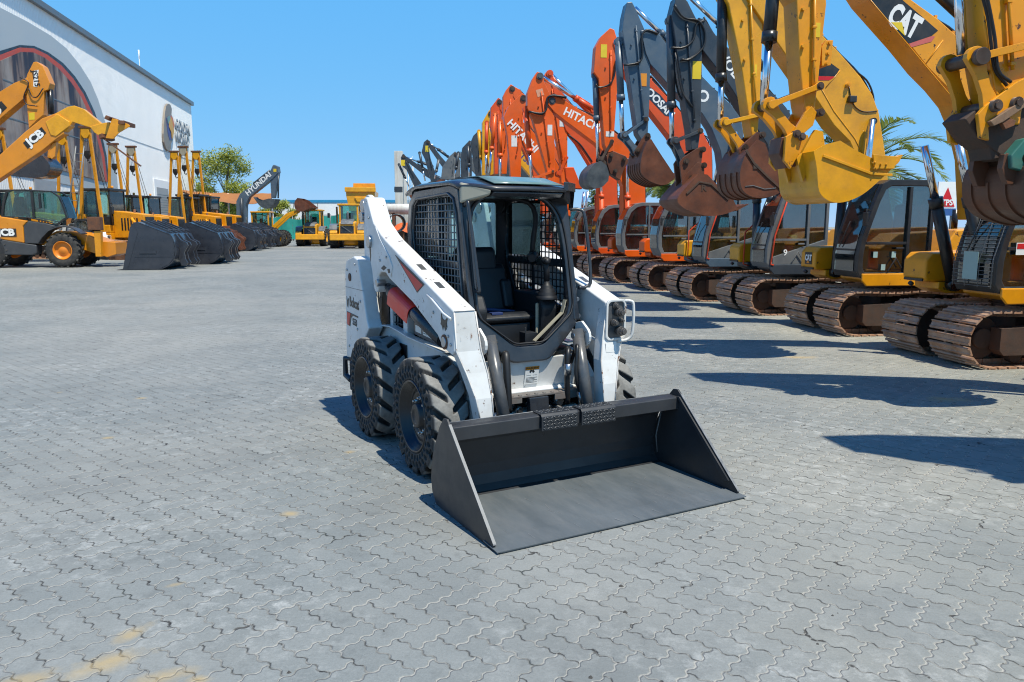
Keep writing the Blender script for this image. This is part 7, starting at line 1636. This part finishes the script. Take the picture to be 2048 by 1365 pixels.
# ------------------------------------------------------------------ far white shed with blue eaves, teal cloth fence, shade cloth
FAR_Y = 96
x0 = at_depth(556, 450, FAR_Y).x; x1 = at_depth(1120, 450, FAR_Y).x
SH = thing('warehouse', 'low white shed with bright blue roof edge across the far end', 'building', (x0, FAR_Y, 0))
b = MB(); b.box(0, x1-x0, 0, 20, 0, 4.45); b.build('wall', M_clad, SH); b = MB(); b.box(-.3, x1-x0+.3, -.06, 20, 4.45, 4.80); b.build('roof', mat('blue_roof_trim', (.03, .26, .48), .45), SH, .02)
b = MB()
for k in range(12): b.box(2.0+k*3.0, 2.06+k*3.0, -.02, 0, 0, 4.4)
b.build('wall_joint', M_lgr, SH); b = MB(); b.box(3.0, 8.5, -.05, 0, 1.2, 2.9); b.build('wall_opening', M_shut, SH)
FEN = thing('cloth_fence', 'teal green cloth fence strung between thin posts before the white shed', 'fence', (at_depth(548, 470, 84).x, 84, 0))
L_ = at_depth(850, 470, 84).x-FEN.location.x
M_teal = mat('teal_shade_net', (.02, .27, .23), .7, var=.2, vscale=.8)
b = MB(); b.grid(lambda i, j: (L_*i/60, .12*math.sin(i*.9)+.05*math.sin(i*2.3+j), .2+(2.25+.16*math.sin(i*.5)+(.35 if 14 < i < 34 else 0))*j/6), 61, 7); b.build('cloth', M_teal, FEN)
for k in range(9):
    b = MB(); b.cyl((L_*k/8, .1, 0), (L_*k/8, .1, 2.9), .05, 8); b.build('post', M_lgr, FEN)
SC = thing('shade_cloth', 'sagging brown shade cloth stretched beside the hall corner', 'shade cloth', (at_depth(345, 450, 72).x, 72, 0))
pts_t = [at_depth(*px('h', [p])[0], 72)-SC.location for p in [(680, 488), (900, 510), (1150, 520), (1400, 525), (1575, 520)]]
pts_b = [at_depth(*px('h', [p])[0], 69)-SC.location for p in [(690, 498), (900, 570), (1150, 615), (1400, 625), (1575, 570)]]
tt, bb = bez(pts_t, 6), bez(pts_b, 6)
M_brown = mat('brown_shade_net', (.30, .12, .035), .8, var=.15, vscale=.7)
b = MB(); b.grid(lambda i, j: tt[i].lerp(bb[i], j/6)+Vector((0, .0, -.25*math.sin(PI*j/6)+.03*math.sin(i*1.3))), len(tt), 7); b.build('cloth', M_brown, SC)
for p in (tt[0], tt[len(tt)//2], tt[-1], bb[-1]):
    b = MB(); b.cyl((p.x, p.y, 0), (p.x, p.y, p.z), .07, 8); b.build('post', M_clad, SC)
# ------------------------------------------------------------------ white drilling mast, tank, pipe, covered machine and pickup near the loader cab
P = at_depth(806, 480, 75); P.z = 0; TW = thing('drill_mast', 'tall rust streaked white mast with lattice side left of the loader cab', 'mast', P)
M_mast = mat('rust_streaked_white', (.62, .62, .58), .55, var=.06, dirt=(.30, .22, .14), damt=.7, dscale=1.2, stretch=(1.5, 1.5, .2))
b = MB(); b.box(-.62, .15, -.4, .4, 0, 8.7); b.build('mast_column', M_mast, TW, .03); b = MB(); b.box(.22, .55, -.4, -.2, 0, 8.2); b.build('mast_column', M_mast, TW, .02)
b = MB(); b.box(-.68, .12, -.42, -.40, 4.85, 5.35); b.build('mast_band', M_dgr, TW)
b = MB()
for x in (.65, 1.1): b.cyl((x, 0, 0), (x, 0, 7.9), .05, 6)
for k in range(13): b.cyl((.65, 0, .4+k*.6), (1.1, 0, 1.0+k*.6), .025, 5); b.cyl((.65, 0, .4+k*.6), (1.1, 0, .4+k*.6), .025, 5)
b.build('lattice', M_mast, TW)
P = at_depth(762, 419, 62); TK = thing('steel_tank', 'long white horizontal tank with rusty brackets behind the loader arm', 'tank', (P.x, P.y, 0))
zc = P.z; ln_ = at_depth(900, 419, 62).x-P.x
b = MB(); b.lathe([(-.1, .001), (-.1, .35), (0, .42), (ln_, .42), (ln_+.1, .35), (ln_+.1, .001)], 24, 'x', (0, 0, zc)); b.build('tank_shell', M_mast, TK)
for k in range(3): b = MB(); b.box(.9+k*2.2, 1.15+k*2.2, -.3, .3, 0, zc-.3); b.build('cradle', M_rusty, TK, .02)
P = at_depth(790, 447, 57); PP = thing('large_pipe', 'dark wide pipe lying open end towards the camera under the white tank', 'pipe', (P.x, P.y, 0), R(100))
b = MB(); b.lathe([(-5, .62), (0, .62), (0, .55), (-5, .55)], 32, 'x', (0, 0, P.z), closed=True); b.build('pipe_wall', M_dgr, PP); b = MB(); b.box(-4.5, -.3, -.5, .5, 0, P.z-.55); b.build('pipe_cradle', M_rusty, PP)
P = at_depth(820, 470, 60); P.z = 0; CM = thing('covered_generator', 'machine under a bright orange tarpaulin beside the dark pipe', 'generator', P)
b = MB(); b.grid(lambda i, j: (-1.6+3.2*i/10, -.9+1.8*j/6, 1.15+.75*(1-abs(i/5-1)**3)*(1-abs(j/3-1)**4)+.05*math.sin(i*2.1+j)), 11, 7); b.build('tarpaulin', mat('orange_tarpaulin', (.66, .11, .015), .6, var=.15), CM); b = MB(); b.box(-1.5, 1.5, -.8, .8, .1, 1.15); b.build('machine_body', M_blk, CM, .03)
P = ground_at(800, 486); PK = thing('pickup_truck', 'dark blue pickup truck parked behind the loader cab, red tail lamp showing', 'pickup truck', P, R(80))
M_pk = mat('dark_blue_car_paint', (.03, .045, .08), .3, coat=.5)
b = MB(); b.prism([(-2.5, .45), (2.4, .45), (2.45, .95), (1.2, 1.05), (.55, 1.65), (-.75, 1.68), (-.95, 1.1), (-2.5, 1.08)], -.85, .85); b.build('body', M_pk, PK, .06, 3)
b = MB(); b.prism([(1.05, 1.08), (.5, 1.58), (-.68, 1.60), (-.85, 1.12)], -.856, .856); b.build('side_windows', M_dglass, PK); b = MB(); b.box(-2.53, -2.5, -.82, -.62, .75, 1.02); b.build('tail_lamp', M_decred, PK); b = MB(); b.box(-2.53, -2.5, .62, .82, .75, 1.02); b.build('tail_lamp', M_decred, PK)
CT, CRm = big_tyre(.36, .24, 24), big_rim(.36, .24, M_lgr)
for x in (1.5, -1.5):
    for y, rz in ((-.75, 0), (.75, PI)): axle_wheel(PK, CT, CRm, (x, y, .36), rz)
# ------------------------------------------------------------------ trees
M_bark = mat('grey_brown_bark', (.13, .10, .075), .9, var=.3, bump=.4, bscale=12)
def leaf_mat(name, c1, c2):
    m = bpy.data.materials.new(name); m.use_nodes = True; nt = m.node_tree; nt.nodes.clear(); Lk = nt.links.new
    out = nd(nt, 'ShaderNodeOutputMaterial'); p = nd(nt, 'ShaderNodeBsdfPrincipled', inp={'Roughness': .55}); t = nd(nt, 'ShaderNodeBsdfTranslucent'); x = nd(nt, 'ShaderNodeMixShader'); x.inputs[0].default_value = .42
    ge = nd(nt, 'ShaderNodeNewGeometry'); mx = nd(nt, 'ShaderNodeMix', data_type='RGBA'); mx.inputs[6].default_value = c4(c1); mx.inputs[7].default_value = c4(c2)
    Lk(ge.outputs['Random Per Island'], mx.inputs[0]); Lk(mx.outputs[2], p.inputs['Base Color']); Lk(mx.outputs[2], t.inputs[0]); Lk(p.outputs[0], x.inputs[1]); Lk(t.outputs[0], x.inputs[2]); Lk(x.outputs[0], out.inputs[0])
    return m
M_leaf = leaf_mat('olive_leaves', (.17, .22, .03), (.46, .48, .10)); M_palm = leaf_mat('palm_leaflets', (.07, .115, .018), (.22, .26, .05)); M_hedge = leaf_mat('hedge_leaves', (.08, .11, .02), (.24, .26, .05))
def tree(name, lab, P, h, w, n, seed, lm, leaf=.16, trunk_r=.2, base=.25):
    r_ = random.Random(seed); root = thing(name, lab, 'tree', P)
    b = MB(); b.tube(bez([(0, 0, 0), (.1, .05, h*.2), (-.05, 0, h*.45), (.1, 0, h*.75)], 4), trunk_r, 8, True, trunk_r*.3); cl = []
    for k in range(26):
        a = r_.uniform(0, 2*PI); t = r_.uniform(base, 1.0); rr = w*.5*math.sqrt(max(.05, 1-((t-.52)/.52)**2))*r_.uniform(.45, 1.0); c = Vector((rr*math.cos(a), rr*math.sin(a), h*t*.96)); cl.append((c, r_.uniform(.09, .17)*h))
        z0 = h*max(.2, t*.55); b.tube([(0, 0, z0), c*.5+Vector((0, 0, z0*.5+.1)), c], trunk_r*.28, 5, True, .015)
    b.build('trunk', M_bark, root)
    b = MB()
    for c, cr in cl:
        for k in range(n):
            d = Vector((r_.gauss(0, 1), r_.gauss(0, 1), r_.gauss(0, .75))); d = d.normalized()*cr*r_.random()**.45; p = c+d; s = leaf*r_.uniform(.6, 1.4)
            q = Euler((r_.uniform(-.9, .9), r_.uniform(-.9, .9), r_.uniform(0, 6.28))).to_matrix()
            b.add([p+q @ Vector(v) for v in ((-s, 0, 0), (0, -s*.38, 0), (s, 0, -.02), (0, s*.38, 0))], [(0, 1, 2, 3)])
    b.build('crown', lm, root, recalc=False); return root
P = at_depth(458, 470, 82); P.z = 0; tree('broadleaf_tree', 'airy olive green tree rising behind the pipelayers at the hall corner', P, 9.2, 6.6, 420, 3, M_leaf, .15, base=.3)
P = at_depth(560, 470, 90); P.z = 0; tree('broadleaf_tree', 'small green tree under the raised rust red bucket', P, 4.4, 5.0, 200, 5, M_leaf, .15)
P = at_depth(425, 470, 86); P.z = 0; tree('broadleaf_tree', 'low green tree left of the tall airy one, behind the shade cloth', P, 6.2, 6.0, 220, 6, M_leaf, .17)
P = at_depth(1218, 470, 46); P.z = 0; tree('broadleaf_tree', 'pale green tree glimpsed between two orange excavators', P, 4.4, 3.2, 260, 9, M_hedge, .13)
def palm(lab, P, h, nf, ln, seed):
    r_ = random.Random(seed); root = thing('palm_tree', lab, 'palm tree', P); b = MB()
    pts = [(0, 0, h*k/8) for k in range(9)]; b.tube(pts, .24, 12, True, .19)
    for k in range(int(h*5)): z = .2+k*.2; a = k*2.4; b.box(.18, .27, -.09, .09, z, z+.12, Matrix.Rotation(a, 4, 'Z'))
    b.build('trunk', M_bark, root); b = MB()
    for k in range(nf):
        a = 2*PI*k/nf*1.0+r_.uniform(-.2, .2); up = r_.uniform(-.05, 1.15); L0 = ln*r_.uniform(.8, 1.1); p = Vector((0, 0, h)); d = Vector((math.cos(a)*math.cos(up), math.sin(a)*math.cos(up), math.sin(up))); spine = [p.copy()]
        for q in range(14): p = p+d*(L0/14); d = (d+Vector((0, 0, -.075-.012*q))).normalized(); spine.append(p.copy())
        b.tube(spine, .028, 5, True, .006); side = Vector((-math.sin(a), math.cos(a), 0))
        for q in range(2, 56):
            t = q/56*14; i = min(13, int(t)); c = spine[i].lerp(spine[i+1], t-i); tg = (spine[i+1]-spine[i]).normalized(); ll = .55*math.sin(PI*min(1, .12+q/56*.88))+.1
            for s in (-1, 1):
                o = (side*s*.8+tg*.75+Vector((0, 0, .25-.35*r_.random()))).normalized()*ll*r_.uniform(.85, 1.1); wd = tg*.022
                b.add([c-wd, c+o*.5-wd*1.2+Vector((0, 0, .02)), c+o, c+o*.5+wd*1.2+Vector((0, 0, .02)), c+wd], [(0, 1, 2, 3, 4)])
    b.build('crown', M_palm, root, recalc=False); return root
P = at_depth(1716, 345, 23); h_ = P.z; P.z = 0; palm('tall palm spreading its fronds behind the yellow bucket and black cab', P, h_, 22, 2.9, 12)
P = at_depth(1335, 372, 42); h_ = P.z; P.z = 0; palm('smaller palm with shaggy trunk seen between the rusty buckets', P, h_, 20, 2.2, 15)
# hedge behind the machines
HG = thing('hedge', 'low yellow green hedge showing behind the tracks of the black cabbed excavator', 'hedge', (0, 0, 0))
r_ = random.Random(4); b = MB(); A, B_ = ground_at(1960, 580), ground_at(1500, 520)
for k in range(9000):
    t = r_.random(); c = A.lerp(B_, t*1.0)+Vector((r_.gauss(0, .3), r_.gauss(0, .35), 0)); c.z = r_.random()**.7*(.75+.2*math.sin(t*40)); s = .07*r_.uniform(.6, 1.4); q = Euler((r_.uniform(-1, 1), r_.uniform(-1, 1), r_.uniform(0, 6.28))).to_matrix()
    b.add([c+q @ Vector(v) for v in ((-s, 0, 0), (0, -s*.5, 0), (s, 0, 0), (0, s*.5, 0))], [(0, 1, 2, 3)])
b.build('leaves', M_hedge, HG, recalc=False)
# grit and crumbs lying on the pavers
r_ = random.Random(11); b = MB()
for k in range(260):
    x, y = r_.uniform(-6, 7), 2.6+8.5*r_.random()**1.6
    if abs(x-.4) < 1.6 and 3.4 < y < 7.6: continue
    s = r_.choice((.0025, .003, .004, .005, .008))*r_.uniform(.7, 1.3)
    b.add([(x+s*1.3*math.cos(a_)*r_.uniform(.6, 1.1), y+s*math.sin(a_)*r_.uniform(.6, 1.1), 0.0) for a_ in (0, 1.3, 2.5, 3.8, 5.1)]+[(x, y, s*1.1)], [(0, 1, 5), (1, 2, 5), (2, 3, 5), (3, 4, 5), (4, 0, 5)])
gr = b.build('gravel', mat('dark_grit', (.06, .055, .05), .9, var=.5, vscale=3)); gr['kind'] = 'stuff'
# sign board behind the black cab
P = at_depth(1893, 398, 19.5); SG = thing('sign_board', 'white and blue sign board with a red triangle beside the palm', 'sign', (P.x, P.y, 0), R(8))
b = MB(); b.box(-.26, .26, -.02, .02, P.z-.42, P.z+.42); b.build('board', M_wht, SG); b = MB(); b.box(-.26, .26, -.026, -.02, P.z-.42, P.z-.24); b.build('blue_band', mat('sign_blue_band', (.03, .10, .30), .5), SG)
b = MB(); b.prism([(-.22, P.z-.20), (.22, P.z-.20), (.0, P.z+.28)], -.028, -.02); b.build('red_triangle', M_decred, SG)
lettering('sign_letters', 'TPS', .2, Matrix(((1, 0, 0, 0), (0, 0, -1, -.031), (0, 1, 0, P.z-.10), (0, 0, 0, 1))), M_wht, SG, .001, .006)
for x in (-.2, .2): b = MB(); b.cyl((x, .04, 0), (x, .04, P.z+.4), .03, 8); b.build('post', M_lgr, SG)
